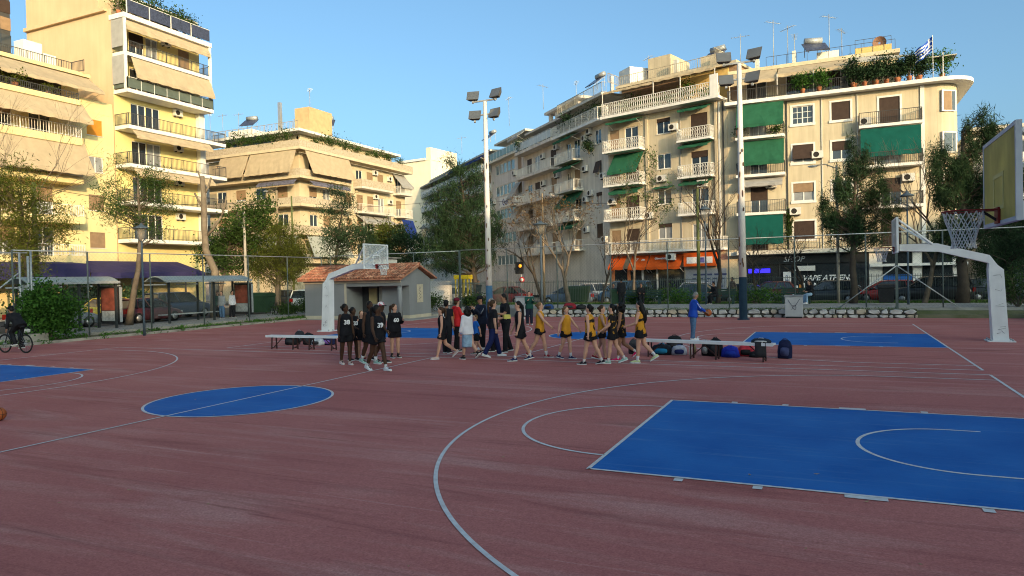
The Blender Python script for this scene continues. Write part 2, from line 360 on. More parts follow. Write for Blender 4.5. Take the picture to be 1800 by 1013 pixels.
    def awning(s, u0, u1, zt, y0, out, drop, m, val=.22, arms=True, name='awning'):
        b = MB(); n = max(2, int((u1-u0)/.9)); t = .025
        prof = [(0, 0, 0), (.5, .46, 0), (1, 1, 0)]; rings = []
        for i in range(n*2+1):
            u = u0+(u1-u0)*i/(n*2); sag = .03*math.sin(i*2.1)+.02*math.sin(i*.7)
            ring = [(u, y0, zt), (u, y0-out*.5, zt-drop*.5+sag*.7-.03), (u, y0-out+sag, zt-drop), (u, y0-out+sag-.01, zt-drop-val-(.05 if i % 2 else 0))]
            ring += [(u, p[1]+t, p[2]-t) for p in ring[::-1]]; rings.append([Vector(p) for p in ring])
        b.loft(rings, m, smooth=False); o = s.put(b, name)
        if arms and out > .5:
            a = MB()
            for u in (u0+.1, u1-.1): a.bar((u, y0, zt-drop-.5), (u, y0-out+.06, zt-drop-.02), .03, .03, W_railw)
            a.build('awning_arm', o)
        return o
    def ac(s, u, z, y=-.02):
        b = MB(); b.box(u-.42, u+.42, y-.34, y-.02, z, z+.58, W_ac); c = []
        for k in range(14): c.append((u-.1+.22*math.cos(2*PI*k/14), y-.343, z+.29+.22*math.sin(2*PI*k/14)))
        b.add(c, [tuple(range(14))], W_dark); b.box(u-.3, u-.26, y-.3, y, z-.1, z-.005, W_rail); b.box(u+.26, u+.3, y-.3, y, z-.1, z-.005, W_rail)
        return s.put(b, 'air_conditioner')
    def wall(s, z0, z1, D, name='wall', t=.24, m=None, roof=None):
        m = m or s.wallm; b = MB(); H = [h for h in s.holes if h[3] > z0 and h[2] < z1]
        us = sorted({0, s.L}|{max(0, min(s.L, x)) for h in H for x in h[:2]}); zs = sorted({z0, z1}|{max(z0, min(z1, x)) for h in H for x in h[2:]})
        for j in range(len(zs)-1):
            run = None
            for i in range(len(us)-1):
                cu, cz = (us[i]+us[i+1])/2, (zs[j]+zs[j+1])/2
                inh = any(h[0] < cu < h[1] and h[2] < cz < h[3] for h in H)
                if not inh and run is None: run = us[i]
                if run is not None and (inh or i == len(us)-2):
                    e = us[i] if inh else us[i+1]; b.quad((run, 0, zs[j]), (e, 0, zs[j]), (e, 0, zs[j+1]), (run, 0, zs[j+1]), m); run = None
        for u0, u1, a, c in H:
            b.quad((u0, 0, a), (u0, t, a), (u0, t, c), (u0, 0, c), m); b.quad((u1, t, a), (u1, 0, a), (u1, 0, c), (u1, t, c), m)
            b.quad((u0, 0, c), (u0, t, c), (u1, t, c), (u1, 0, c), m); b.quad((u0, t, a), (u0, 0, a), (u1, 0, a), (u1, t, a), m)
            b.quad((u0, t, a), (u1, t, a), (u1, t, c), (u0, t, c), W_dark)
        L = s.L; b.quad((0, D, z0), (0, 0, z0), (0, 0, z1), (0, D, z1), m); b.quad((L, 0, z0), (L, D, z0), (L, D, z1), (L, 0, z1), m); b.quad((L, D, z0), (0, D, z0), (0, D, z1), (L, D, z1), m)
        b.quad((0, 0, z1), (L, 0, z1), (L, D, z1), (0, D, z1), roof or W_roof); s.holes = [h for h in s.holes if h not in H]
        return s.put(b, name)
    def box(s, name, m, *bx, parent=None):
        for q in bx: b = MB(); b.box(*q, m); o = s.put(b, name, parent)
        return o

def bldg(label, o, name='apartment_building', group=None): return thing(name, label, 'building', (o[0], o[1], 0), 0, group)

# ---- cream corner block on the right
M_r1 = mat('cream_plaster', (.55, .475, .335), .85, .09, .6, streak=.36, bump=.05)
r1 = bldg('cream corner apartment block with green awnings and a planted, flagged roof terrace', (3.1, 50.6))
f = Fac(r1, (3.1, 50.6), (1, 0), 14.9, M_r1)
SH = [[('w', W_brown), ('s', W_brown)], [('p', W_brown), ('h', W_brown)], [('h', W_tan), ('w', W_brown)], [('s', W_brown), ('s', W_brown)]]
for k, zb in enumerate((14.2, 11.1, 8.0, 4.95)):
    f.win(5.05, 6.6, zb, zb+1.42, SH[k][0][0], W_white, shut=SH[k][0][1], grid=(k == 0)); f.win(7.95, 9.3, zb, zb+1.42, SH[k][1][0], W_white, shut=SH[k][1][1])
    zd = (13.4, 10.32, 7.2, 4.1)[k]
    f.win(1.75, 3.1, zd, zd+2.15, 'wwhs'[k], None, True, W_brown)
    f.win(11.3, 12.7, zd, zd+2.15, 'swhs'[k], W_white if k == 0 else None, True, W_brown)
    if k == 1: f.win(9.9+1.0, 11.25, zd, zd+2.0, 'w', None, True)
for k, zt in enumerate((13.4, 10.32, 7.2)):
    f.balcony(.75, 4.5, zt, 1.1, 'bar', W_rail, th=.22, sm=W_white); f.balcony(9.85, 14.1, zt, 1.0, 'bar', W_rail, th=.22, sm=W_white)
f.awning(.85, 4.45, 16.1, -.6, .75, 1.75, A_green); f.awning(1.0, 4.45, 13.1, -.6, .75, 1.85, A_green); f.awning(1.0, 4.3, 10.0, -.5, .6, .45, A_grey); f.awning(1.0, 4.3, 6.95, -.98, .12, 2.1, A_teal, arms=False)
f.awning(9.95, 14.0, 13.1, -.85, .12, 1.9, A_teal, arms=False)
f.ac(3.4, 9.2); f.ac(10.3, 13.45, -.5)
f.box('pilaster', W_white, (14.05, 14.32, -.09, .01, 4.1, 16.15)); f.box('drainpipe', W_rail, (4.6, 4.68, -.09, -.01, 4.1, 16.1))
b = MB(); b.box(-.1, 17.2, -.55, .3, 3.72, 4.05, W_slab); b.box(.7, 9.6, -1.0, -.55, 3.76, 4.08, W_slab); f.put(b, 'cornice')
f.railing(f.put(MB(), 'terrace'), .9, 14.4, 4.09, 1.0, 'mesh', W_rail, .8)
[f.box('drainpipe', W_slab, (u, u+.07, -.08, -.01, 4.1, 16.1)) for u in (7.2, 9.75)]; f.ac(6.9, 11.3); f.ac(9.55, 5.2); f.ac(2.0, 15.3, -.3); f.ac(13.2, 9.0); f.ac(5.2, 6.9)
f.wall(.2, 16.15, 14)
b = MB(); n = 10; cx, r = 14.9, 1.75            # rounded corner
pts = [(cx+r*math.sin(PI/2*i/n), r-r*math.cos(PI/2*i/n)) for i in range(n+1)]
for i in range(n): b.add([(*pts[i], .2), (*pts[i+1], .2), (*pts[i+1], 16.15), (*pts[i], 16.15)], [(0, 1, 2, 3)], M_r1, True)
b.quad((cx+r, r, .2), (cx+r, 14, .2), (cx+r, 14, 16.15), (cx+r, r, 16.15), M_r1); b.quad((cx, .002, 16.148), (cx+r, r, 16.148), (cx+r, 14, 16.148), (cx, 14, 16.148), W_roof); f.put(b, 'rounded_corner_wall')
for k, zb in enumerate((14.15, 11.05, 7.95, 4.9)):
    b = MB(); a0 = .62; c = Vector((cx+r*math.sin(a0), r-r*math.cos(a0), 0)); M = Matrix.Translation(c) @ Matrix.Rotation(a0, 4, 'Z')
    b.box(-.62, .62, -.09, .02, zb-.1, zb+1.5, W_white, M); o = f.put(b, 'window'); b = MB(); b.box(-.48, .2, -.11, -.092, zb, zb+1.4, W_tan if k != 1 else G_panes[0], M); b.build('shutter', o); b = MB(); b.box(.24, .5, -.11, -.092, zb, zb+1.4, G_panes[0], M); b.build('pane', o)
b = MB()                                        # terrace slab with rounded end
pl = [(-.1, -.8), (15.4, -.8)]+[(15.4+2.3*math.sin(PI/2*i/8), 1.5-2.3*math.cos(PI/2*i/8)) for i in range(1, 9)]+[(17.7, 14), (-.1, 14)]
b.prism(pl, 16.17, 16.45, W_white); f.put(b, 'terrace_slab')
b = MB(); b.box(.1, 12.6, 2.4, 13, 16.46, 19.3, M_r1); b.box(-.1, 12.9, 1.6, 13.2, 19.32, 19.62, M_r1); b.box(9.8, 12.4, 2.6, 9, 19.63, 20.35, mat('ochre_plaster', (.62, .43, .17), .85, .1, .8, streak=.2)); f.put(b, 'penthouse')
for a, c in ((1.3, 3.0), (4.5, 6.9), (7.6, 9.8)):
    b = MB(); b.box(a, c, 2.33, 2.395, 16.5, 18.8, W_frame); o = f.put(b, 'window'); b = MB()
    b.box(a+.08, (a+c)/2-.04, 2.31, 2.328, 16.6, 18.7, G_panes[2]); b.box((a+c)/2+.04, c-.08, 2.31, 2.328, 16.6, 18.7, G_panes[0]); b.build('pane', o)
f.awning(-.05, 3.9, 19.28, 1.55, 1.9, 1.2, A_beige, arms=False); f.awning(4.0, 9.3, 19.28, 1.55, 1.9, .95, A_beige, arms=False)
b = MB(); b.add([(9.4, 1.55, 19.4), (14.6, 1.0, 18.55), (14.6, -.5, 18.35), (9.4, -.5, 18.4), (9.4, 1.55, 19.35), (14.6, 1.0, 18.5), (14.6, -.5, 18.3), (9.4, -.5, 18.35)], [(0, 3, 2, 1), (4, 5, 6, 7), (0, 1, 5, 4), (1, 2, 6, 5), (2, 3, 7, 6), (3, 0, 4, 7)], A_white); b.box(13.6, 16.4, -.45, 1.2, 18.02, 18.08, A_white)
for u in (.3, 4.0, 6.7, 9.4, 11, 13.6, 15.5): b.box(u-.03, u+.03, -.55, -.49, 16.46, 18.3, W_railw)
f.put(b, 'terrace_canopy')
tr = f.put(MB(), 'terrace_edge'); f.railing(tr, .1, 9.3, 16.46, .7, 'bar', W_rail, .9)
b = MB(); b.bar((3, 2, 20.5), (12.6, 2, 20.5), .03, .03, W_rail)
for i in range(13): b.bar((3+.8*i, 2, 19.63), (3+.8*i, 2, 20.5), .03, .03, W_rail)
b.bar((12.4, 3, 21.1), (9.8, 3, 21.1), .03, .03, W_rail); [b.bar((9.8+.65*i, 3, 20.36), (9.8+.65*i, 3, 21.1), .03, .03, W_rail) for i in range(5)]; f.put(b, 'roof_railing'); f.box('chimney', W_slab, (2.0, 2.35, 3, 3.35, 19.63, 20.9), (5.0, 5.3, 3, 3.3, 19.63, 21.0)); f.box('roof_tank', W_white, (6.9, 8.6, 3.5, 5.5, 19.63, 20.7))
# shops of the corner block
M_shop = mat('shop_fascia_black', (.018, .020, .022), .4, .2); M_sign = mat('sign_letters_white', (.7, .7, .7), .5, .04)
b = MB(); b.box(.9, 10.4, -.22, -.02, 2.95, 3.68, M_shop); o = f.put(b, 'shop_sign'); text('SHOP', .62, mat('sign_letters_grey', (.34, .38, .42), .5), o, (5.0, -.226, 3.3), shear=.3, bold=.006)
b = MB(); b.box(.9, 10.4, -.06, -.01, .3, 2.94, G_panes[2])
for u in (.9, 3.9, 6.0, 8.3): b.box(u, u+.07, -.12, -.065, .3, 2.94, W_rail)
o = f.put(b, 'shop_window'); text('VAPE ATHENS', .58, M_sign, o, (7.45, -.075, 1.75), shear=.3, bold=.02)
b = MB()
for i in range(16):
    u = 5.2+.27*i; b.ell((u, -.075, 1.05+.06*((i*7) % 3)), (.1, .012, .16+.03*(i % 3)), [M_sign, mat('decal_orange', (.7, .25, .04), .5), M_sign][i % 3], 8, 5)
b.build('window_decals', o)
b = MB(); b.box(4.2, 4.8, -.28, -.24, .5, 2.3, M_sign); o2 = f.put(b, 'vertical_sign'); text('S\nH\nO\nP', .34, mat('sign_letters_blue', (.03, .08, .25), .5), o2, (4.5, -.29, 1.4))
b = MB(); b.box(1.5, 3.2, -.14, -.11, 2.25, 2.6, mat('led_sign_blue', (.03, .02, .9), .5, .02, emit=1.0)); f.put(b, 'lit_sign')
b = MB(); b.box(5.1, 6.6, -.6, -.15, 2.35, 2.75, W_ac); f.put(b, 'small_awning')
f.box('shop_pillar', W_ac, (10.45, 11.35, -.12, -.01, .3, 3.68)); f.box('shop_pillar', W_white, (13.4, 14.0, -.14, -.01, .3, 3.68), (16.0, 16.6, -.14, .4, .3, 3.68))
b = MB(); b.box(11.4, 13.35, -.1, -.02, .3, 1.9, mat('blue_panel', (.03, .13, .42), .5)); b.box(11.4, 13.35, -.1, -.02, 1.92, 3.6, G_panes[2]); b.box(14.05, 16.6, -.1, -.02, .3, 3.6, G_panes[2]); f.put(b, 'shop_window')
b = MB(); b.box(10.5, 16.9, -.7, -.15, 2.55, 2.75, W_white); f.put(b, 'shop_awning_rail')

# ---- pale block with orange shop awnings
M_r2 = mat('pale_plaster', (.52, .445, .32), .85, .09, .6, streak=.4, bump=.05)
r2 = bldg('pale apartment block with white ornate balconies and green awnings above orange shop awnings', (-8.2, 53.7))
f = Fac(r2, (-8.2, 53.7), (.963, -.269), 11.73, M_r2); Lr = 11.73
u_ = lambda q: Lr-q
for k, zb in enumerate((14.9, 11.75, 8.6, 5.5)):
    f.win(u_(6.6), u_(5.25), zb, zb+1.36, 'qwwq'[k], None, shut=W_brown)
    zd = (13.85, 10.7, 7.5, 4.45)[k]; f.win(u_(3.3), u_(1.75), zd, zd+2.2+.1*(k == 0), 'sqww'[k], None, True, W_brown)
    f.win(u_(9.9), u_(8.5), zd, zd+2.15, 'wshs'[k], None, True, W_brown); f.win(u_(11.5), u_(10.5), zd+.2, zd+2.1, 's', None, True, W_tan)
for k, zt in enumerate((13.85, 10.7, 7.5)):
    f.balcony(u_(4.15), u_(1.1), zt, 1.05, 'orn', W_railw, sm=W_white); f.balcony(u_(11.6), u_(7.75), zt, 1.25, 'orn', W_railw, sm=W_white)
    f.awning(u_(4.05), u_(1.3), zt+2.95, -.05, 1.0, .35, A_green, .15, arms=(k == 2)) if k < 3 else 0
f.balcony(.1, Lr-.05, 4.45, 1.0, 'bar', W_railw, sm=W_white)
f.awning(u_(11.2), u_(7.9), 16.75, -.05, 1.2, .3, A_green, .15); f.awning(u_(11.0), u_(7.9), 13.6, -.1, 1.35, 1.75, A_green); f.awning(u_(11.0), u_(7.9), 10.4, -.1, 1.2, .4, A_green)
f.awning(u_(6.9), u_(5.0), 10.2, -.03, .5, .15, A_green, .05)
f.ac(u_(4.85), 15.0); f.ac(u_(6.1), 10.6); f.ac(u_(11.3), 9.0); f.ac(u_(2), 9.7, -.5); f.ac(u_(7.4), 7.4)
f.box('drainpipe', W_railw, (u_(.75), u_(.62), -.12, -.01, 4.5, 16.8)); f.box('drainpipe', W_rail, (u_(.4), u_(.3), -.1, -.01, 4.5, 16.8)); f.box('drainpipe', W_roof, (u_(4.3), u_(4.24), -.08, -.01, 4.5, 16.8))
f.box('buttress', M_r2, (u_(7.7), u_(7.45), -.12, .01, 4.5, 16.85), (u_(1.05), u_(.85), -.2, .01, 4.5, 16.85))
f.wall(.2, 16.9, 12)
b = MB(); b.box(-.1, Lr-.3, -1.15, 12, 16.91, 17.15, W_white); f.put(b, 'terrace_slab'); tr = f.put(MB(), 'terrace_edge'); f.railing(tr, .0, Lr-.6, 17.16, 1.1, 'orn', W_railw, 1.15)
b = MB(); b.box(.2, Lr, 2.3, 11, 17.16, 20.3, mat('terrace_wall_brown', (.30, .20, .13), .85, .15)); b.box(-.1, Lr+.2, 1.7, 11.2, 20.31, 20.55, M_r2); b.box(6.4, 11, 2.2, 2.29, 17.16, 20.2, mat('terrace_wall_ochre', (.6, .42, .16), .85, .15)); f.put(b, 'penthouse')
f.awning(.1, 5.4, 20.25, 1.68, 2.7, .85, A_beige, .15, arms=False); f.awning(5.5, Lr-.5, 20.25, 1.68, 2.7, .75, A_beige, .15, arms=False)
for u in (.1, 5.4, 8, Lr-.6): f.box('terrace_post', W_railw, (u, u+.06, -1.05, -.99, 17.16, 19.4))
f.box('terrace_pier', W_white, (Lr-1.0, Lr-.3, -1.1, -1.0, 17.16, 18.9))
tr = f.put(MB(), 'roof_edge'); f.railing(tr, .1, Lr-1, 20.56, -1.9, 'mesh', W_rbg, .9); f.box('stair_house', M_r2, (2.2, 4.6, 4, 8, 20.56, 23.2), (7.6, 9.2, 4, 7, 20.56, 22.2)); f.box('chimney', W_slab, (5.4, 5.8, 3, 3.4, 20.56, 22.2), (9.8, 10.1, 3, 3.3, 20.56, 22.0))
A_orange = mat('shop_awning_orange', (.62, .10, .015), .7, .08, 2, trans=.1); M_blk = mat('awning_panel_black', (.04, .035, .03), .7)
f.box('shop_front', G_panes[2], (.3, 7.6, -.05, -.01, .3, 2.9), (8.1, 11.2, -.05, -.01, .3, .6))
f.box('shop_pillar', mat('shop_pillar_orange', (.6, .2, .08), .7), (.2, .5, -.12, -.055, .3, 4.2), (1.9, 2.2, -.12, -.055, .3, 2.8)); f.box('shop_pillar', W_railw, (3.4, 3.6, -.12, -.055, .3, 2.9), (4.9, 5.05, -.12, -.055, .3, 2.9))
o = f.awning(u_(11.5), u_(9.9), 4.1, -.05, .8, 1.05, A_orange, .2); o = f.awning(u_(9.3), u_(7.5), 4.1, -.05, .9, 1.1, A_orange, .2)
text('T   m', .42, M_sign, o, (u_(8.2), -.55, 3.68), (R(51), 0, 0), bold=.01)
o = f.awning(u_(7.4), u_(4.1), 4.1, -.05, .9, 1.1, A_orange, .2); text('Gemisti', .36, M_sign, o, (u_(6.2), -.5, 3.75), (R(51), 0, 0), bold=.01); f.ac(u_(5), 3.55, -.6)
b = MB(); b.box(u_(3.85), u_(.9), -.7, -.1, 2.95, 4.12, A_orange); o = f.put(b, 'shop_sign'); b = MB(); b.box(u_(3.55), u_(1.2), -.72, -.703, 3.2, 3.75, M_sign); b.box(u_(2.6), u_(1.9), -.735, -.722, 3.25, 3.7, mat('sign_blue_print', (.1, .1, .3), .6, .4, 6)); b.build('sign_panel', o); text('IIIIIIII', .2, mat('sign_letters_yellow', (.7, .5, .1), .5), o, (u_(2.4), -.705, 3.93))
b = MB(); b.box(u_(4), u_(.3), -.06, -.012, .3, 2.75, mat('shop_shutter_grey', (.36, .38, .42), .5, .1, 3, wave=4)); o = f.put(b, 'roller_shutter'); b = MB(); M_graf = mat('graffiti_blue', (.06, .07, .16), .6)
for i in range(30):
    uu = u_(3.8)+3.2*((i*37) % 30)/30; zz = .5+.33*(i % 6); b.box(uu, uu+.25+.1*(i % 3), -.07, -.063, zz, zz+.1+.05*(i % 2), M_graf)
b.build('graffiti', o)

# ---- row of blocks that recedes along the side street
D3 = Vector((.73, -.685)).normalized(); O3 = Vector((-8.2, 53.7))
def at3(q): return (O3.x-D3.x*q, O3.y-D3.y*q)
M_r3 = [mat('grey_beige_plaster', (.66, .60, .51), .85, .08, .8, streak=.4), mat('stained_plaster', (.64, .58, .52), .85, .1, .8, streak=.55), mat('grey_render', (.60, .56, .53), .85, .08, .9, streak=.5), mat('white_render', (.68, .66, .62), .85, .08, .9, streak=.4)]
SL = (14.25, 11.2, 8.15, 5.1)
ra = bldg('narrow greyish block with a planted terrace left of the orange awnings', at3(9.9))
f = Fac(ra, at3(9.9), D3, 9.9, M_r3[0])
for k, zs in enumerate(SL):
    f.win(7.4, 8.6, zs+.9, zs+2.3, 'wpqs'[k], None, shut=W_brown); f.balcony(.5, 4.9, zs, 1.2, 'bar', W_railw); f.win(1.2, 2.2, zs, zs+2.1, 'w', None, True); f.win(2.9, 4.2, zs, zs+2.15, 'wsws'[k], None, True, W_tan)
    f.awning(.6, 4.8, zs+2.9, -.05, 1.3, .6 if k != 2 else 1.4, A_green, .2)
    f.ac(5.6, zs+1.6); f.ac(9.2, zs+.4) if k % 2 else f.ac(6.6, zs+2.1)
f.wall(.2, 16.95, 12); f.box('terrace_slab', W_white, (-.1, 9.9, -1.1, 12, 16.96, 17.2)); tr = f.put(MB(), 'terrace_edge'); f.railing(tr, 0, 9.8, 17.2, 1.05, 'bar', W_railw, 1.1)
f.box('penthouse', M_r3[0], (.3, 9.8, 2, 11, 17.21, 19.4)); f.box('penthouse_roof', W_slab, (0, 9.9, -.6, 11.2, 19.41, 19.65)); tr = f.put(MB(), 'roof_edge'); f.railing(tr, .1, 9.8, 19.66, .5, 'mesh', W_rbg, 1.0); f.box('stair_house', W_white, (7.2, 9.2, 3, 6, 19.66, 22.6)); f.box('chimney', W_chrome, (6.2, 6.5, 2.5, 2.8, 19.66, 22.4), (3.2, 3.6, 3, 3.4, 19.66, 21.2))
rb = bldg('stained grey block with long weathered balconies and a covered rooftop room on pillars', at3(20.2))
f = Fac(rb, at3(20.2), D3, 10.2, M_r3[1])
for k, zs in enumerate(SL):
    f.balcony(.2, 9.9, zs, 1.2, 'mesh', W_railw, sm=M_r3[1], th=.3)
    for j, u in enumerate((1.0, 3.2, 7.6)): f.win(u, u+1.4, zs, zs+2.15, 'sws'[(j+k) % 3], None, True, W_tan if (j+k) % 2 else W_brown)
    f.ac(5.9, zs+1.5); f.ac(9.4, zs+1.9)
f.awning(.2, 2.6, 10.9, -.1, 1.3, 1.8, A_grey); f.awning(.2, 2.6, 8, -.1, 1.3, 1.8, A_grey)
f.wall(.2, 16.95, 12); f.box('terrace_slab', M_r3[1], (0, 10.2, -1.2, 12, 16.96, 17.3)); tr = f.put(MB(), 'terrace_edge'); f.railing(tr, 0, 10.1, 17.3, 1.15, 'glass', mat('frosted_panel', (.45, .47, .47), .3), 1.0)
f.box('penthouse', W_dark, (.5, 10, 2.2, 11, 17.31, 19.5)); f.box('penthouse_roof', M_r3[1], (0, 10.2, .2, 11.2, 19.51, 19.75))
b = MB()
for u in (1, 2.8, 4.6, 6.4, 8.2): b.box(u, u+.45, 3, 3.4, 19.76, 22.0, M_r3[1]); b.box(u, u+.45, 7, 7.4, 19.76, 22.0, M_r3[1])
b.box(.6, 9.6, 2.6, 8, 22.01, 22.3, M_r3[1]); b.box(1, 9, 5, 7, 19.76, 21.9, W_dark); f.put(b, 'rooftop_room')
rc = bldg('grey office block with strips of windows and a white sign reading Qursat below them', at3(31))
f = Fac(rc, at3(31), D3, 10.7, M_r3[2])
for k, zb in enumerate((16.0, 13.15, 10.05, 6.9, 4.0)):
    for j in range(5): f.win(1.2+1.35*j, 2.5+1.35*j, zb, zb+1.3, 'w', None, pane=G_strip, n=1)
    f.ac(.8 if k % 2 else 8.2, zb-.9); f.win(8.9, 10.1, zb-.4, zb+1.4, 's', None, shut=W_tan)
f.balcony(8.4, 10.7, 11.3, 1.2, 'solid', M_r3[1]); f.awning(8.2, 9.9, 14.1, -.05, 1.3, 1.9, A_grey); f.awning(8.2, 9.9, 11.2, -.05, 1.3, 1.9, A_grey)
b = MB(); b.box(2.8, 7.4, -.14, -.02, 11.55, 12.85, W_frame); o = f.put(b, 'office_sign'); text('Qursat', 1.0, mat('sign_letters_navy', (.03, .04, .16), .5), o, (5.2, -.146, 12.15), bold=.02)
f.wall(.2, 17.6, 12); f.box('terrace_slab', W_slab, (0, 10.7, -.8, 12, 17.61, 17.85)); tr = f.put(MB(), 'terrace_edge'); f.railing(tr, 0, 10.6, 17.86, .75, 'glass', mat('green_glass_panel', (.16, .24, .23), .1), 1.0)
f.box('penthouse', M_r3[3], (.6, 10.5, 2, 11, 17.86, 20.2)); f.box('penthouse_roof', W_slab, (.1, 10.7, .3, 11.2, 20.21, 20.45)); f.awning(7, 10.5, 20.2, .3, .9, .6, A_grey)
for i, (q0, q1, lab, m) in enumerate(((31.2, 47, 'long block with blue terrace awnings behind the big dark conifer', 1), (47.2, 64, 'pale block with white balcony parapets receding down the side street', 3), (64.2, 86, 'farthest pale block with plain balconies at the end of the side street row', 3))):
    rr = bldg(lab, at3(q1)); L = q1-q0; f = Fac(rr, at3(q1), D3, L, M_r3[m])
    for k, zs in enumerate((16.9,)+SL):
        f.balcony(.3, L-.3, zs, 1.4, ('glass', 'solid', 'mesh')[i] if k else 'glass', (mat('frosted_panel', (.45, .47, .47), .3), W_white, W_railw)[i])
        for j in range(int(L/2.6)):
            if k: f.win(1+2.6*j, 2.4+2.6*j, zs, zs+2.15, 'wsh'[(j*2+k) % 3], None, True, W_tan)
        if k in (1, 3): f.awning(1.2+2*i, 5+2*i, zs+2.8, -.1, 1.5, 1.5, A_grey if i else A_blue)
    f.wall(.2, 16.7, 12); f.box('penthouse', M_r3[m], (.5, L-.5, 2, 11, 16.91, 19.6)); f.box('penthouse_roof', W_slab, (0, L, -.2, 11.3, 19.61, 19.85))
    f.awning(.5, L*.5, 19.6, 0, 1.5, .8, A_blue if i == 0 else A_white); f.awning(L*.5+.1, L-.4, 19.6, 0, 1.5, .8, A_blue if i == 0 else A_grey)

# ---- white block that closes the view at the end of the side street
M_wh = mat('bright_white_render', (.72, .66, .52), .8, .05, .6, streak=.1)
wb = bldg('plain white block with a glazed attic at the far end of the side street', (-63, 93), )
f = Fac(wb, (-64.5, 97), (.93, -.1), 11.5, M_wh); f.wall(.2, 23.4, 9); f.box('parapet', M_wh, (10.6, 11.6, -.05, 8, 23.41, 25.6)); f.box('roof_slab', W_white, (-.3, 10.55, -.3, 9, 23.41, 23.8))
b = MB(); b.box(-.05, -.01, .4, 8, 19.5, 23.2, W_frame); o = f.put(b, 'attic_window'); b = MB(); [b.box(-.09, -.055, .6+1.9*i, 2.3+1.9*i, 19.7, 23.0, G_panes[0]) for i in range(4)]; b.build('pane', o)
b = MB(); b.box(-3, 0, 0, 8, 17.5, 17.8, W_slab); f.put(b, 'balcony'); b = MB(); b.box(1, 2.2, -.04, -.01, 14, 16.2, W_tan); f.put(b, 'window')

# ---- ochre corner block across the side street
M_l2 = mat('ochre_cream_plaster', (.58, .49, .34), .85, .08, .8, streak=.25)
l2 = bldg('ochre corner apartment block with beige awnings and planted terraces beyond the grey hut', (-42.4, 50))
f = Fac(l2, (-56, 50), (1, 0), 13.6, M_l2); g = Fac(l2, (-42.4, 50), (0, 1), 21, M_l2)
M_pan = mat('ornate_parapet', (.52, .45, .35), .8, .3, 5, c2=(.36, .29, .2))
for k, zs in enumerate((17.05, 13.95, 10.9, 7.8, 4.7)):
    b = MB(); b.box(-1.6 if k < 3 else 2, 15, -1.4, -.003, zs-.3, zs, M_l2); o = f.put(b, 'balcony'); f.railing(o, -1.5 if k < 3 else 2, 15, zs, 1.38, 'solid', M_pan, .72, .03)
    if k == 0:
        b = MB(); b.box(-.003, 21, -1.4, -.003, zs-.3, zs, M_l2); o = g.put(b, 'balcony'); g.railing(o, -.2, 21, zs, 1.38, 'solid', M_pan, .72, .03)
    else:
        e = 7.5 if k < 3 else 6.5
        b = MB(); b.box(-.003, e, -1.4, -.003, zs-.3, zs, M_l2); o = g.put(b, 'balcony'); g.railing(o, -.2, e, zs, 1.38, 'solid', M_pan, .72, .03)
        b = MB(); b.box(9.6, 16.5, -1.3, -.003, zs-.25, zs, W_slab); o = g.put(b, 'balcony'); g.railing(o, 9.6, 16.5, zs, 1.28, 'solid' if k == 1 else 'mesh', M_pan if k == 1 else W_railw, .9)
        b = MB(); b.box(18, 20.9, -1.3, -.003, zs-.25, zs, W_slab); o = g.put(b, 'balcony'); g.railing(o, 18, 20.9, zs, 1.28, 'bar', W_railw, .9)
        for j, u in enumerate((1.2, 4.2, 7.2, 10.4)): f.win(u, u+1.5, zs, zs+2.2, 'wswh'[(j+k) % 4], None, True, W_tan)
        for j, u in enumerate((1.6, 3.9, 10.2, 12.4, 14.7, 18.8)): g.win(u, u+1.3, zs, zs+2.15, 'swhws'[(j+k) % 5], None, True, W_tan)
        g.win(8.1, 9.2, zs+.8, zs+2.2, 'p' if k == 1 else 's', None, shut=W_tan); g.ac(17.2, zs+1.5); g.ac(13.95, zs+1.9)
f.awning(3.3, 7.6, 16.7, -1.3, 1.0, 2.4, A_beige, .1, arms=False); f.awning(7.8, 14.4, 16.7, -1.3, 1.0, 2.4, A_beige, .1, arms=False); g.awning(-.4, 7.2, 16.7, -1.3, 1.0, 2.4, A_beige, .1, arms=False)
f.awning(9, 14.4, 13.5, -1.3, .4, .3, A_slate, .2, arms=False); g.awning(.2, 6.8, 13.5, -1.3, .4, .3, A_slate, .2, arms=False)
f.awning(8, 14.4, 7.4, -1.3, .9, 2.2, A_teal if 0 else mat('awning_pale_stripe', (.40, .42, .38), .85, .1, 1.5, trans=.2), .1, arms=False); g.awning(-.4, 6.5, 7.4, -1.3, .9, 2.2, mat('awning_pale_stripe', (.4, .42, .38)), .1, arms=False)
g.awning(9.8, 12.8, 10.6, -.1, 1.5, 1.0, A_grey); g.awning(13, 16.4, 10.6, -.1, 1.5, .9, A_grey); g.awning(18, 20.8, 16.6, -.1, 1.5, 1.7, A_grey); g.awning(18.2, 20.9, 10.4, -1.3, .9, 2.4, A_blue)
f.L = 13.32; f.wall(.2, 17.0-.3, 21, roof=W_roof)
hs = [h for h in g.holes]; b = MB(); g.wall(.2, 16.69, -.02+.3)
f.box('penthouse', M_l2, (.5, 12.2, 2, 20, 17.06, 19.2)); f.box('penthouse_roof', W_white, (-.4, 13.4, .4, 20.6, 19.21, 19.5)); tr = f.put(MB(), 'roof_edge'); f.railing(tr, 0, 13, 19.5, -.7, 'mesh', W_rbg, .9)
f.box('stair_house', mat('ochre_stair_house', (.52, .37, .2), .85, .1), (11.0, 13.1, 2.5, 6.5, 19.51, 22.3)); f.box('roof_shed', W_white, (1.2, 4.8, 2, 7, 19.51, 20.6)); f.box('chimney', W_chrome, (9.4, 9.75, 1.5, 1.85, 19.51, 23.0))
g.box('terrace_window', G_panes[2], (2, 9, 1.7, 1.99, 17.1, 19.0), (11, 17, 1.7, 1.99, 17.1, 19.0)); f.box('terrace_window', G_panes[2], (2, 8.5, 1.9, 1.99, 17.1, 19.0))
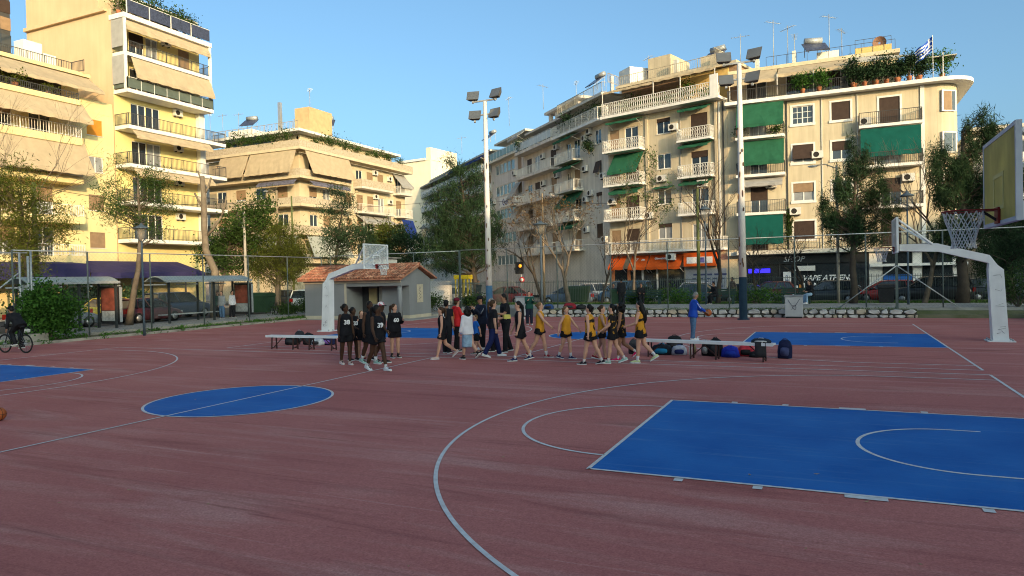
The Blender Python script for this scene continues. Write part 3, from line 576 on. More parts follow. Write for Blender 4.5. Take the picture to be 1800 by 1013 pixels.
lc = bldg('grey shaded block with curved balconies glimpsed left of the ochre corner block', (-72, 54))
f = Fac(lc, (-72, 56), (1, 0), 15.5, M_r3[2])
for k, zs in enumerate((16, 13, 10, 7, 4)):
    f.balcony(.5, 15, zs, 1.3, 'solid' if k % 2 == 0 else 'bar', W_slab); [f.win(10.2+2*j, 11.5+2*j, zs, zs+2.1, 'ws'[(j+k) % 2], None, True, W_tan) for j in range(2)]
f.wall(.2, 18.6, 10)

# ---- tall yellow block and lower block on the left
M_l1 = mat('yellow_plaster', (.67, .56, .25), .85, .06, .8, streak=.1); M_l1w = mat('party_wall_ochre', (.60, .44, .27), .85, .08, .4, streak=.15, c2=None); M_lw = mat('ivory_plaster', (.70, .58, .30), .85, .06, .8, streak=.1)
l1 = bldg('tall yellow apartment block with solar panels along its roof railing', (-42.6, 28.4))
f = Fac(l1, (-42.6, 28.4), (0, 1), 8.7, M_l1)
for k, zs in enumerate((21.5, 18.45, 15.5, 12.35, 9.3, 6.2)):
    e = 8.7 if k < 2 else 10.0; f.balcony(-.0, e, zs, 1.5 if k < 1 else 1.7, ('bar', 'glass', 'bar', 'bar', 'bar', 'bar')[k], mat('smoked_glass_panel', (.10, .12, .10), .15) if k == 1 else W_rail, th=.3, sm=W_white)
    f.win(1.5, 2.9, zs, zs+2.25, 'w' if k else 'h', None, True, W_brown); f.win(3.1 if k < 2 else 2.92, 4.3, zs, zs+2.25, 'w', None, True, W_brown)
    if k < 2: f.win(6.4, 7.6, zs, zs+2.2, 's', None, True, W_tan)
    else: f.box('pilaster', W_white, (8.1, 8.69, -.5, -.01, zs+.01, zs+2.6))
    f.ac(6 if k else 5, zs+2.0)
f.awning(.1, 8.5, 24.1, -1.4, .3, .55, A_beige, .3, arms=False); f.awning(.6, 8.6, 21.15, -1.45, .6, 1.5, A_beige, .25, arms=False); f.awning(.4, 8.2, 15.15, -1.6, .5, .5, A_beige, .2, arms=False); f.awning(.4, 8.4, 12.0, -1.6, .4, .4, A_beige, .2, arms=False)
b = MB(); b.box(-.06, .16, -1.55, -1.35, 18.46, 24.2, W_white); b.box(8.5, 8.72, -1.55, -1.35, 18.46, 24.2, W_white); f.put(b, 'balcony_frame')
b = MB(); b.box(-.1, 8.76, -1.6, .2, 24.21, 24.6, W_white); f.put(b, 'terrace_slab'); f.wall(.2, 24.2, 11, m=M_l1)
b = MB(); b.box(-.012, -.002, .0, 11.2, .2, 25.2, M_l1w); b.box(-.3, -.013, .5, 11.2, 25.0, 25.3, M_l1w); f.put(b, 'party_wall'); f.box('roof_room', M_l1w, (-.01, 4, 3.2, 11.18, 25.31, 27.9), (-.01, 3, 1.6, 3.19, 25.31, 26.4))
b = MB(); b.box(-.9, -.013, -1.5, -.05, 22.0, 24.15, A_grey) if 0 else b.box(-.08, -.04, -1.45, -.03, 21.9, 24.15, A_grey); b.box(-.08, -.04, -1.45, -.03, 18.9, 21.2, A_grey); f.put(b, 'side_blind')
M_pv = mat('solar_panel_cells', (.05, .06, .10), .25, .3, 6)
for i in range(4):
    b = MB(); b.box(.3+2.1*i, 2.3+2.1*i, -1.53, -1.5, 24.75, 25.75, M_pv); o = f.put(b, 'solar_panel'); b = MB(); b.box(.22+2.1*i, .3+2.1*i, -1.54, -1.49, 24.6, 25.8, W_railw); b.box(.3+2.1*i, 2.3+2.1*i, -1.54, -1.49, 25.752, 25.8, W_railw); b.build('frame', o)
b = MB(); b.box(1, 8.5, 2.5, 8, 24.61, 26.6, M_l1w); b.box(2.4, 8.9, .2, 9, 26.75, 26.87, W_white); [b.box(u, u+.08, .3, .38, 24.61, 26.75, W_white) for u in (2.6, 8.6)]; f.put(b, 'terrace_canopy')
b = MB(); b.box(-1.7, -.9, 12.0, 12.8, 17, 30, W_rail); [b.box(-1.72, -.88, 11.95, 11.999, 17.5+1.5*i, 18.6+1.5*i, (W_brown, G_panes[0], W_tan)[i % 3]) for i in range(8)]; f.put(b, 'lift_shaft')
l0 = bldg('lower ivory block with beige awnings and one orange shuttered window', (-42.6, 4))
f = Fac(l0, (-42.6, 4), (0, 1), 24.3, M_lw)
for k, zs in enumerate((13.7, 10.75, 7.7, 4.7)):
    f.balcony(0, 20.6, zs, 1.5, 'mesh' if k else 'mesh', W_white, sm=M_lw, th=.55, h=.85)
    for j in range(7): f.win(.8+2.8*j, 2.4+2.8*j, zs, zs+2.2, 'wsh'[(j+k) % 3], None, True, W_tan)
    f.win(22.0, 23.3, zs+.75, zs+2.0, 's' if k in (0, 2) else 'w' if k == 1 else 's', None, shut=W_orange if k == 0 else W_tan)
    if k < 2:
        for a in range(3): f.awning(.3+6.9*a, 7.0+6.9*a if a < 2 else 20.9, zs+2.6, -1.3, 1.1, 1.35 if k == 0 else 2.3, A_beige, .25)
f.wall(.2, 16.2, 13); b = MB(); b.box(0, 20.55, -1.5, 13, 16.21, 16.6, M_lw); f.put(b, 'terrace_slab'); b = MB(); b.box(20.6, 24.25, -.0, 5, 16.21, 17.25, M_lw); f.put(b, 'parapet'); tr = f.put(MB(), 'terrace_edge'); f.railing(tr, 0, 20.5, 16.6, 1.45, 'bar', W_rail, .5)
f.box('penthouse', M_lw, (0, 22.5, 1.6, 12, 16.61, 19.1)); f.box('penthouse_roof', M_lw, (0, 22.8, .5, 12.2, 19.11, 19.4)); f.awning(.2, 14.8, 19.1, .45, 1.9, 1.3, A_beige, .2); f.awning(15, 22.6, 19.0, .45, 1.9, 1.3, A_beige, .2)
f.box('terrace_window', G_panes[2], (1, 21, 1.45, 1.59, 16.62, 18.6)); f.box('roof_room', W_white, (12, 17.2, 3, 8, 19.41, 22.0)); f.box('chimney', W_white, (19.2, 20.6, 3, 4.2, 19.41, 21.6), (20.8, 21.8, 3.2, 4.2, 19.41, 21.0)); tr = f.put(MB(), 'roof_edge'); f.railing(tr, 12, 22, 19.4, -1.5, 'bar', W_rail, .9)
A_purple = mat('shop_awning_purple', (.040, .035, .105), .8, .1, 2)
pa = bldg('purple shop canopy running along the pavement under the ivory block', (-42.6, 20), 'shop_canopy'); pa['category'] = 'canopy'
g = Fac(pa, (-42.6, 12), (0, 1), 20, A_purple); g.awning(0, 11.5, 4.4, -.1, 3.4, .35, A_purple, 1.1, arms=False, name='canopy_sheet'); g.awning(11.6, 22, 4.4, -.1, 3.4, 1.0, A_purple, .4, arms=False, name='canopy_sheet')
[g.box('canopy_post', W_rail, (u, u+.1, -3.4, -3.3, .3, 3.4)) for u in (0, 5, 10, 15, 20)]

# ---- white banded block far right, and unseen blocks added behind the camera to shade the courts
rr = bldg('pale grey block with banded balconies behind the dark trees on the far right', (21.5, 53))
f = Fac(rr, (21.5, 57), (1, 0), 26, M_r3[3])
for k, zs in enumerate((10.3, 7.2, 4.2)):
    f.balcony(1, 25, zs, 1.3, 'solid', W_white); [f.win(2+2.7*j, 3.5+2.7*j, zs, zs+2.1, 'wsh'[(j+k) % 3], None, True, W_tan) for j in range(8)]
f.wall(.2, 13.2, 12); f.box('roof_edge', W_slab, (-.2, 26, -1.2, 12, 13.21, 13.5))
b = MB(); b.box(0, 26, -5.5, -.05, 3.75, 4.0, W_slab); b.box(4, 10, -5.7, -5.52, 3.05, 3.74, W_white); o = f.put(b, 'shop_porch'); text('ΚΑΣΤΑΝΙΩΤΗ', .42, mat('sign_letters_navy', (.03, .04, .16), .5), o, (7, -5.71, 3.4), bold=.01)
[f.box('shop_pillar', W_white, (u, u+.45, -5.5, -5.1, .3, 3.74)) for u in (.2, 4, 9.6, 14, 19)]; f.box('shop_front', G_panes[2], (.7, 25, -4.2, -4.1, .3, 3.6))
M_oc = mat('shade_block_plaster', (.42, .36, .28), .85, .1, .6, streak=.2)
nrm = Vector((.77, -.64)).normalized(); tg = Vector((.64, .77)).normalized()
for i, (a, c, h) in enumerate(((-75, -48, 19.5), (-48, -24, 22.3), (-24, -3, 20.8), (-3, 20, 22.6), (20, 36, 20.2), (36, 64, 22.0), (64, 90, 20.5))):
    o = nrm*62+tg*c; rr = bldg(('plain unseen beige block added to shade the courts', 'broad unseen beige block added to shade the courts')[i % 2], o, group='unseen blocks added for shade'); rr['label'] = 'plain unseen beige block in the row added behind the courts for shade'
    f = Fac(rr, o, -tg, c-a, M_oc)
    for zs in (3.5, 6.5, 9.5, 12.5, 15.5): f.balcony(1, c-a-1, zs, 1.2, None); f.holes.clear()
    f.wall(0, h-2.6, 12); f.box('penthouse', M_oc, (1.5, (c-a)*.55, 2, 11, h-2.59, h), ((c-a)*.62, c-a-1, 2, 11, h-2.59, h+.2-(i % 2)))
# ------------------------------------------------------------------ plants
def on(px, py, x=None, y=None, z=None):
    """world point where the sight line through photo pixel (px, py) meets the plane x=, y= or z="""
    r = _F+_R*((px-900)/1225)-_U*((py-506.5)/1225)
    t = (x-CAM.x)/r.x if x is not None else (y-CAM.y)/r.y if y is not None else (z-CAM.z)/r.z
    return CAM+r*t
def leaves(name, parent, cen, n, sig, lw, m, droop=.3, up=0, sq=0):
    """n leaf-sized faces scattered round each centre; lw = (length, width); feathery when long and thin"""
    cen = np.array(cen, float); k = len(cen); N = n*k
    c = np.repeat(cen, n, 0)+rng.normal(size=(N, 3))*np.array(sig)*rng.uniform(.5, 1.15, (N, 1))
    d = rng.normal(size=(N, 3)); d[:, 2] += up-droop*1.5; d /= np.linalg.norm(d, axis=1)[:, None]
    a = rng.normal(size=(N, 3)); s = np.cross(d, a); s /= np.linalg.norm(s, axis=1)[:, None]+1e-9
    L = lw[0]*rng.uniform(.5, 1.2, (N, 1)); W = lw[1]*rng.uniform(.6, 1.2, (N, 1))
    v = np.stack([c-d*L/2, c+s*W/2, c+d*L/2, c-s*W/2], 1).reshape(-1, 3)
    me = bpy.data.meshes.new(name); me.vertices.add(4*N); me.vertices.foreach_set('co', v.ravel())
    me.loops.add(4*N); me.loops.foreach_set('vertex_index', np.arange(4*N)); me.polygons.add(N); me.polygons.foreach_set('loop_start', np.arange(N)*4); me.polygons.foreach_set('loop_total', np.full(N, 4))
    me.update(); me.materials.append(m); o = bpy.data.objects.new(name, me); COL.objects.link(o)
    if parent: o.parent = parent
    return o
L_dark = mat('foliage_dark_needles', (.030, .060, .026), .7, .45, .8, trans=.3, island=.45)
L_mid = mat('foliage_olive', (.048, .090, .020), .7, .4, .8, trans=.4, island=.45)
L_gold = mat('foliage_golden_olive', (.088, .105, .018), .7, .4, .8, trans=.4, island=.5)
L_green = mat('foliage_fresh_green', (.045, .115, .018), .6, .35, 1.2, trans=.35, island=.45)
L_dry = mat('foliage_dry_brown', (.13, .075, .03), .8, .4, 1, trans=.3, island=.4)
L_grass = mat('grass_green', (.055, .13, .018), .8, .4, .7, trans=.3, island=.5)
B_bark = mat('bark_grey_brown', (.13, .105, .08), .9, .3, 3, bump=.5)
B_pale = mat('bark_pale', (.18, .145, .105), .9, .25, 3, bump=.4)
B_dark = mat('bark_dark', (.06, .048, .038), .9, .3, 3, bump=.4)

def pxblob(base, px, py, rx, ry, deep=1):
    """ellipsoid whose middle lies above the tree's own spot, sized from its outline in the photo"""
    fw = Vector((_F.x, _F.y)).normalized(); dist = (Vector((base[0], base[1]))-Vector((CAM.x, CAM.y))).dot(fw)
    r = _F+_R*((px-900)/1225)-_U*((py-506.5)/1225); t = dist/Vector((r.x, r.y)).dot(fw); c = CAM+r*t; k = dist/1225
    return (c, Vector((rx*k, max(.7, rx*k*deep), ry*k)))
def tree(label, base, blobs, nc=40, nl=90, sig=.38, lw=(.34, .05), m=None, bark=None, tr=.18, top=None, droop=.3, name='tree', group=None, shell=.5, lean=(0, 0)):
    m = m or L_dark; bark = bark or B_bark; base = Vector(base); t = thing(name, label, 'tree', base, 0, group); cs = []
    vol = [b[1].x*b[1].y*b[1].z for b in blobs]; tot = sum(v**.75 for v in vol)
    for (c, r), v in zip(blobs, vol):
        for _ in range(max(3, int(nc*v**.75/tot))):
            d = Vector(rng.normal(size=3)).normalized()*(rng.uniform(shell, 1)); cs.append(c-base+Vector((d.x*r.x, d.y*r.y, d.z*r.z)))
    top = top or max(c.z for c in cs)*.92; b = MB(); n = 9; ax = []
    mean = sum(cs, Vector())/len(cs)
    for i in range(n):
        q = i/(n-1); ax.append(Vector((mean.x*q**1.4+lean[0]*math.sin(q*3)+.06*math.sin(i*1.9), mean.y*q**1.4+lean[1]*math.sin(q*3)+.06*math.cos(i*2.3), q*top-.1)))
    b.tube(ax, [tr*(1-.78*(i/(n-1)))*(1.25 if i == 0 else 1) for i in range(n)], bark, 8)
    for c in cs:
        zf = max(.2*top, min(top*.95, c.z-.35*math.hypot(c.x-mean.x, c.y-mean.y)-.3)); q = max(0, min(.98, (zf+.1)/top))*(n-1); i = min(n-2, int(q)); p = ax[i].lerp(ax[i+1], q-i)
        mid = p.lerp(c, .5)+Vector(rng.normal(size=3))*.15; r0 = max(.02, tr*.28*(1-.6*zf/top))
        b.tube([p, mid, c], [r0, r0*.6, .012], bark, 4, caps=False)
    b.build('trunk', t); leaves('crown', t, cs, nl, sig, lw, m, droop); return t
def bare(label, base, h, spread=.6, tr=.14, depth=5, m=None, fork=.35, seed=1, name='bare_tree', twigleaf=None, lean=0, group=None, kids=3):
    rr = random.Random(seed); t = thing(name, label, 'tree', base, 0, group); b = MB(); m = m or B_dark; tips = []
    def grow(p, d, L, r, k):
        n = 4; pts = [p]; dd = d.copy()
        for i in range(n):
            dd = (dd+Vector((rr.gauss(0, .11), rr.gauss(0, .11), rr.gauss(.03, .05)))).normalized(); pts.append(pts[-1]+dd*L/n)
        b.tube(pts, [r*(1-.45*i/n) for i in range(n+1)], m, 6 if k > 2 else 4, caps=False)
        if k == 0: tips.append(pts[-1]); return
        for j in range(kids if k > 1 else 2):
            a = rr.uniform(0, 2*PI); x, y = perp(dd); nd = (dd+(x*math.cos(a)+y*math.sin(a))*rr.uniform(.5, 1.15)*spread*1.4+Vector((0, 0, .18))).normalized()
            grow(pts[-1] if j < 2 else pts[-2], nd, L*rr.uniform(.62, .85), r*.52, k-1)
    grow(Vector((0, 0, -.1)), Vector((lean, 0, 1)).normalized(), h*fork, tr, depth); b.build('trunk', t)
    if twigleaf: leaves('crown', t, [p for i, p in enumerate(tips) if i % twigleaf[2] == 0], twigleaf[0], .25, (.22, .07), twigleaf[1])
    return t

# trees behind the left fence
p = on(55, 600, x=-25.5); T0 = (-25.5, p.y, .19)
tree('feathery golden tree at the left edge, over the fence by the gate', T0, [pxblob(T0, 30, 330, 70, 45), pxblob(T0, 70, 395, 55, 60), pxblob(T0, 25, 450, 55, 50)], 90, 140, .4, (.27, .04), L_gold, tr=.16)
bare('leafless tree with upright pale twigs at the far left edge', (-31, 10.5, .2), 10.5, .33, .12, 5, B_pale, .42, 3)
T = (-24.3, 15.5, .19); tree('leaning feathery tree with forked pale trunk beside the left bus shelter', T, [pxblob(T, 190, 310, 26, 45), pxblob(T, 262, 325, 42, 40), pxblob(T, 225, 365, 60, 30), pxblob(T, 290, 345, 26, 34), pxblob(T, 262, 400, 34, 30), pxblob(T, 185, 360, 26, 22)], 64, 100, .36, (.28, .036), L_mid, B_bark, tr=.19, shell=.3, lean=(.5, .2))
T = (-26.1, 23.1, .19); b = MB(); t = thing('pollarded_tree', 'pollarded bare pale trunk with stubby cut limbs by the second bus shelter', 'tree', T)
b.tube([(0, 0, -.1), (.05, 0, 1.5), (.0, .1, 3), (-.55, -.1, 4.4), (-.75, 0, 6), (-.7, 0, 8), (-.8, 0, 9.3)], [.34, .27, .24, .22, .2, .18, .15], B_pale, 9)
for q, e, r in (((-.72, 0, 5.2), (.5, .3, 6.6), .1), ((.5, .3, 6.6), (.9, .4, 7.9), .07), ((-.7, 0, 7), (-1.3, -.2, 8.2), .09), ((-.7, 0, 8), (-.2, .2, 9.2), .08), ((-.78, 0, 8.8), (-1.3, .1, 9.7), .07)): b.tube([q, Vector(q).lerp(Vector(e), .5)+Vector((.05, 0, -.08)), e], [r, r*.85, r*.7], B_pale, 6)
b.build('trunk', t)
T = (-30, 27, .15); tree('dense dark green tree behind the second bus shelter, left of the round golden one', T, [pxblob(T, 435, 400, 42, 40), pxblob(T, 410, 440, 45, 35), pxblob(T, 455, 370, 24, 26), pxblob(T, 380, 450, 30, 30)], 110, 120, .42, (.22, .1), L_mid, tr=.18)
T = (-26.5, 29.2, .15); tree('round golden green drooping tree behind the green dumpster', T, [pxblob(T, 493, 430, 50, 42), pxblob(T, 480, 470, 45, 30), pxblob(T, 515, 460, 32, 32)], 130, 150, .4, (.26, .05), L_gold, tr=.2, droop=.8)
T = (-27, 36, .15); tree('loose dark feathery tree rising behind the left end of the hut roof', T, [pxblob(T, 600, 365, 28, 35), pxblob(T, 612, 420, 42, 30), pxblob(T, 585, 430, 30, 35), pxblob(T, 640, 425, 22, 24), pxblob(T, 575, 380, 16, 18)], 70, 100, .42, (.38, .055), L_dark, B_dark, tr=.17, droop=.5)
T = (-28, 44.5, .2); tree('broad yellow green tree behind the hut roof', T, [pxblob(T, 680, 420, 40, 26), pxblob(T, 660, 440, 28, 24)], 70, 110, .5, (.24, .12), L_gold, tr=.18)
T = (-23.5, 43.5, .2); tree('dark low tree between the hut roof and the big conifer', T, [pxblob(T, 718, 440, 36, 30), pxblob(T, 700, 460, 34, 22)], 70, 110, .5, (.24, .12), L_dark, tr=.18)
T = (-14, 37.2, .43); tree('big dark drooping conifer behind the white floodlight pole', T, [pxblob(T, 806, 320, 24, 30), pxblob(T, 826, 345, 30, 34), pxblob(T, 795, 375, 34, 40), pxblob(T, 845, 385, 34, 34), pxblob(T, 815, 415, 52, 34), pxblob(T, 780, 415, 26, 28), pxblob(T, 868, 415, 26, 20), pxblob(T, 798, 290, 12, 20), pxblob(T, 770, 385, 28, 26), pxblob(T, 760, 440, 24, 24), pxblob(T, 800, 450, 46, 30), pxblob(T, 848, 445, 30, 26), pxblob(T, 830, 300, 14, 20), pxblob(T, 775, 345, 22, 22)], 250, 105, .34, (.44, .045), L_dark, B_dark, tr=.26, droop=.9)
# bare and thin trees along the park behind the stone wall
bare('leafless tree with dense dry twigs in front of the red awning', (*on(1000, 540, y=35.5).xy, .43), 9.6, .5, .2, 6, B_bark, .26, 11, twigleaf=(9, L_dry, 4))
bare('leafless forked tree left of the slim grey lamp post in the park', (*on(955, 540, y=36.2).xy, .43), 7.6, .55, .16, 5, B_dark, .3, 5)
bare('thin half leafy tree in front of the orange shop awning', (*on(1112, 540, y=35).xy, .43), 8.2, .4, .13, 5, B_bark, .36, 21, twigleaf=(34, L_mid, 5))
bare('small leafless sapling with spreading twigs between the park trees', (*on(1058, 540, y=35.8).xy, .43), 6.6, .5, .1, 5, B_dark, .3, 8)
bare('dark leafless tree just left of the blue footed floodlight pole', (*on(1262, 540, y=35.2).xy, .43), 8.6, .45, .19, 5, B_dark, .3, 15, lean=.1)
bare('low twiggy leafless tree right of the blue footed floodlight pole', (*on(1335, 540, y=35.8).xy, .43), 5.0, .75, .13, 5, B_dark, .3, 17)
bare('crooked leafless tree in front of the dark vape shop window', (*on(1415, 540, y=36.2).xy, .43), 4.6, .8, .12, 5, B_dark, .35, 19)
T = (*on(1500, 545, y=33.2).xy, .44); tree('dark feathery pine with open layered branches right of the vape shop', T, [pxblob(T, 1510, 300, 26, 32), pxblob(T, 1480, 345, 26, 30), pxblob(T, 1530, 350, 34, 34), pxblob(T, 1462, 385, 26, 16), pxblob(T, 1500, 390, 40, 28), pxblob(T, 1450, 360, 16, 18), pxblob(T, 1560, 380, 24, 28), pxblob(T, 1495, 270, 10, 20), pxblob(T, 1520, 285, 8, 26), pxblob(T, 1470, 320, 10, 22), pxblob(T, 1548, 320, 12, 30), pxblob(T, 1505, 415, 46, 20), pxblob(T, 1455, 395, 20, 16)], 165, 96, (.16, .16, .38), (.46, .034), L_dark, B_dark, tr=.2, shell=.1, droop=-.55)
bare('leafless tree with a fan of upright pale twigs behind the far right hoop', (*on(1625, 545, y=34.5).xy, .44), 10, .42, .17, 6, B_bark, .28, 23)
T = (*on(1692, 545, y=33.6).xy, .44); tree('large dark pine with a thick low forked trunk behind the near hoop', T, [pxblob(T, 1690, 300, 42, 40), pxblob(T, 1660, 345, 36, 40), pxblob(T, 1720, 330, 40, 44), pxblob(T, 1655, 270, 18, 26), pxblob(T, 1668, 400, 34, 26), pxblob(T, 1735, 390, 36, 34), pxblob(T, 1730, 250, 22, 34), pxblob(T, 1700, 225, 8, 26), pxblob(T, 1726, 215, 8, 24), pxblob(T, 1680, 430, 44, 24), pxblob(T, 1640, 300, 14, 26)], 210, 96, (.17, .17, .40), (.46, .034), L_dark, B_dark, tr=.3, shell=.1, droop=-.55)
T = (*on(1775, 550, y=34.5).xy, .44); tree('dark pine at the right edge, mostly behind the yellowed backboard', T, [pxblob(T, 1740, 235, 20, 34), pxblob(T, 1775, 330, 40, 60), pxblob(T, 1790, 420, 40, 50), pxblob(T, 1710, 260, 12, 24), pxblob(T, 1760, 440, 50, 40), pxblob(T, 1745, 470, 40, 24)], 180, 100, (.17, .17, .4), (.46, .036), L_dark, B_dark, tr=.24, shell=.1, droop=-.55)

# shrubs, hedges, weeds, grass
def shrub(label, loc, r, m=None, n=16, nl=60, lw=(.16, .09), name='shrub', group=None, pot=None, sig=.3, stem=True):
    t = thing(name, label, 'plant', loc, 0, group); cs = []; z0 = (.32 if pot else 0)
    for _ in range(n):
        d = Vector(rng.normal(size=3)).normalized()*rng.uniform(.25, .95); cs.append((d.x*r[0], d.y*r[1], z0+r[2]+d.z*r[2]*.9))
    leaves('foliage', t, cs, nl, [min(sig, q*.45) for q in r], lw, m or L_green)
    if pot: b = MB(); b.tube([(0, 0, 0), (0, 0, .3), (0, 0, .34)], [.13, .2, .21], pot, 10); b.build('pot', t)
    if stem: b = MB(); [b.tube([(0, 0, 0), (c[0]*.4, c[1]*.4, c[2]*.6), c], [.035, .02, .01], B_bark, 4, caps=False) for c in cs[:8]]; b.build('stem', t)
    return t
shrub('big leafy green bush by the left gate post', (-20.2, 8.75, .05), (1.25, 1.2, 1.3), L_green, 75, 120, (.17, .1), name='bush', sig=.32)
TER = mat('terracotta', (.36, .14, .07), .8, .15, 4)
gl = 'potted plants on the roof terraces'
pots = [((11.2+ .5*i + .2*(i % 3), 49.95+.2*(i % 2), 16.46), (.6+.08*(i % 3), .45, .58+.14*((i*5) % 4))) for i in range(14)]
R1L = ['leftmost potted plant on the cream corner block terrace'] + ['leafy potted plant in the row on the cream corner block terrace']*11 + ['tall dark potted plant beside the striped flag', 'pale green potted tree at the rounded terrace end']
for i, (l, r) in enumerate(pots):
    if i < 2: l = (9.0+1.2*i, 49.9, 16.46)
    if i == 13: l = (18.6, 50.6, 16.46); r = (.8, .7, .95)
    if i == 12: l = (17.0, 50.2, 16.46); r = (.7, .6, .9)
    shrub(R1L[i], l, r, L_green if i in (0, 1, 13) else L_dark, 16, 60, (.2, .1), 'potted_plant', gl if 1 <= i <= 11 else None, TER)
def flock(fx, items, m, lab, r=(.6, .5, .55), grp=None, pot=TER):
    base = None
    for k, loc in enumerate(items):
        if base is None: base = shrub(lab, loc, r, m, 12, 45, (.2, .1), 'potted_plant', grp, pot)
        else: s = .75+.5*((k*37) % 10)/10; dup(base, loc, k*1.3, scale=(s, s, s*(.8+.05*(k % 5))))
flock(0, [(-42.0, 28.6+.8*i, 24.62) for i in range(11)], L_mid, 'bushy potted plant in the row on top of the tall yellow block', (.8, .8, 1.0), 'plants on top of the tall yellow block')
flock(0, [(-42.9-.4*i, 27.4-1.0*i, 25.3-.0) for i in range(0)], L_mid, '', None) if 0 else None
flock(0, [(-43.2-1.7*i, 48.9, 17.3) for i in range(6)]+[(-41.4, 52+2.3*i, 17.3) for i in range(8)], L_mid, 'potted shrub along the terrace of the ochre corner block', (.95, .8, .8), 'shrubs on the terrace of the ochre corner block')
flock(0, [(-41.7, 11+2.3*i, 16.6) for i in range(6)]+[(-41.8, 9.5+2.8*i, 13.72) for i in range(4)], L_gold, 'potted plant behind the railing of the low ivory block', (.5, .5, .4), 'plants on the low ivory block')
flock(0, [(-6.5+1.5*i, 54.0-.42*i, 17.17) for i in range(6)], L_green, 'potted plant on the white railed terrace above the orange awnings', (.7, .5, .85), 'plants on the white railed terrace')
flock(0, [(-9.6-1.05*i, 54.3+.97*i, 17.2) for i in range(6)], L_dark, 'climbing potted plant on the narrow greyish block terrace', (.6, .6, .75), 'plants on the narrow greyish block terrace')
shrub('tall green plant hanging on a balcony of the narrow greyish block', (-10.6, 55.2, 14.26), (.45, .45, .8), L_dark, 14, 50, (.2, .1), 'potted_plant')
shrub('dark round plant on the top balcony of the grey block near the office sign', (-22.6, 66.2, 17.4), (.9, .8, .8), L_dark, 16, 55, (.22, .12), 'potted_plant')
shrub('green balcony plant between the two upper green awnings', (6.9, 49.7, 13.4), (.5, .3, .45), L_mid, 12, 45, (.16, .08), 'potted_plant'); shrub('green balcony plant at the left end below the top green awning', (4.2, 49.7, 13.4), (.45, .3, .45), L_mid, 12, 45, (.16, .08), 'potted_plant')
b = shrub('ivy climbing the wall beside the teal blind of the cream corner block', (7.8, 50.4, 4.6), (.3, .2, 1.4), L_mid, 16, 45, (.18, .1), 'ivy', stem=False)
dark_h = [('long dark shrubbery under the purple canopy, left half', (-38.6, 13, .25), (.8, 4.5, 1.1)), ('long dark shrubbery under the purple canopy, right half', (-38.6, 23.5, .25), (.8, 5, 1.2)), ('clipped dark hedge box behind the bins in the park', (-1.2, 38.1, .3), (1.5, .5, .6))]
for lab, l, r in dark_h: shrub(lab, l, r, L_dark, 30 if r[1] < 2 else 110, 60, (.16, .1) if r[1] < 2 else (.3, .18), 'hedge', sig=.3, stem=False)
for i, (px, yy, rx, h, lab) in enumerate(((1190, 34, 1.5, .55, 'wild green bush behind the man in the blue jacket'), (1330, 34, 2.1, .5, 'long wild green bush right of the blue footed pole'), (1120, 33.9, .7, .35, 'low weedy clump by the thin half leafy tree'), (760, 30.5, 1.2, .5, 'leafy bush beside the hut gable wall'), (830, 31, 1.5, .45, 'low bush behind the coach in the red hoodie'), (505, 26.0, .8, .4, 'weedy bush between dumpster and hut'), (540, 29, .9, .6, 'dark bush at the left corner of the hut'), (1790, 29, 1.6, .9, 'dark bush above the stone wall at the right edge'))):
    shrub(lab, (*on(px, 545, y=yy).xy, .4 if px > 740 else .1), (rx, .7, h), L_grass if i < 3 else L_mid, 26, 70, (.16, .06), 'bush', sig=.35)
cs = [(x, y, .38) for x in np.arange(-11, 26, .33) for y in (33.8, 34.6, 35.4, 36.2, 37.0)]
o = leaves('grass', None, np.array(cs)+rng.normal(size=(len(cs), 3))*(.2, .2, .02), 30, (.22, .3, .03), (.17, .03), L_grass, 0, 1.6); tag(o, 'rough green grass growing in the park strip behind the path', 'grass', kind='stuff')
cs = [(x, y, .43) for x in np.arange(-4, 14.4, .35) for y in (27.9, 28.2) if rng.uniform() < .45]
o = leaves('moss', None, np.array(cs)+rng.normal(size=(len(cs), 3))*(.15, .1, .01), 16, (.2, .12, .02), (.12, .03), L_grass, 0, 1.0); tag(o, 'short weeds sprouting along the top of the stone wall', 'weeds', kind='stuff')
cs = [(-19.8+rng.normal()*.35, y, .12) for y in np.arange(-2, 27, .16) if rng.uniform() < .7]+[(x, 24+rng.normal()*.9, .08) for x in np.arange(-26, -21.5, .12)]+[(-19.05, y, .06) for y in np.arange(4, 24, .4) if rng.uniform() < .5]
o = leaves('weeds', None, cs, 26, (.16, .16, .06), (.16, .05), L_grass, 0, 1.0); tag(o, 'patchy weeds along the foot of the left fence', 'weeds', kind='stuff')

b = MB(); rr = random.Random(3); Ml = mat('dry_leaf', (.30, .22, .12), .9, .4, 30)
for _ in range(110):
    x, y = rr.uniform(-14, 14), rr.uniform(-7, 22); a = rr.uniform(0, 6.3); q = rr.uniform(.012, .04); b.add([(x+q*math.cos(a), y+q*math.sin(a), .02), (x-q*.5*math.sin(a), y+q*.5*math.cos(a), .012), (x-q*math.cos(a), y-q*math.sin(a), .018), (x+q*.5*math.sin(a), y-q*.5*math.cos(a), .013)], [(0, 1, 2, 3)], Ml)
tag(b.build('dry_leaves'), 'tiny dry leaves and bits of litter scattered over the court', 'litter', kind='stuff')
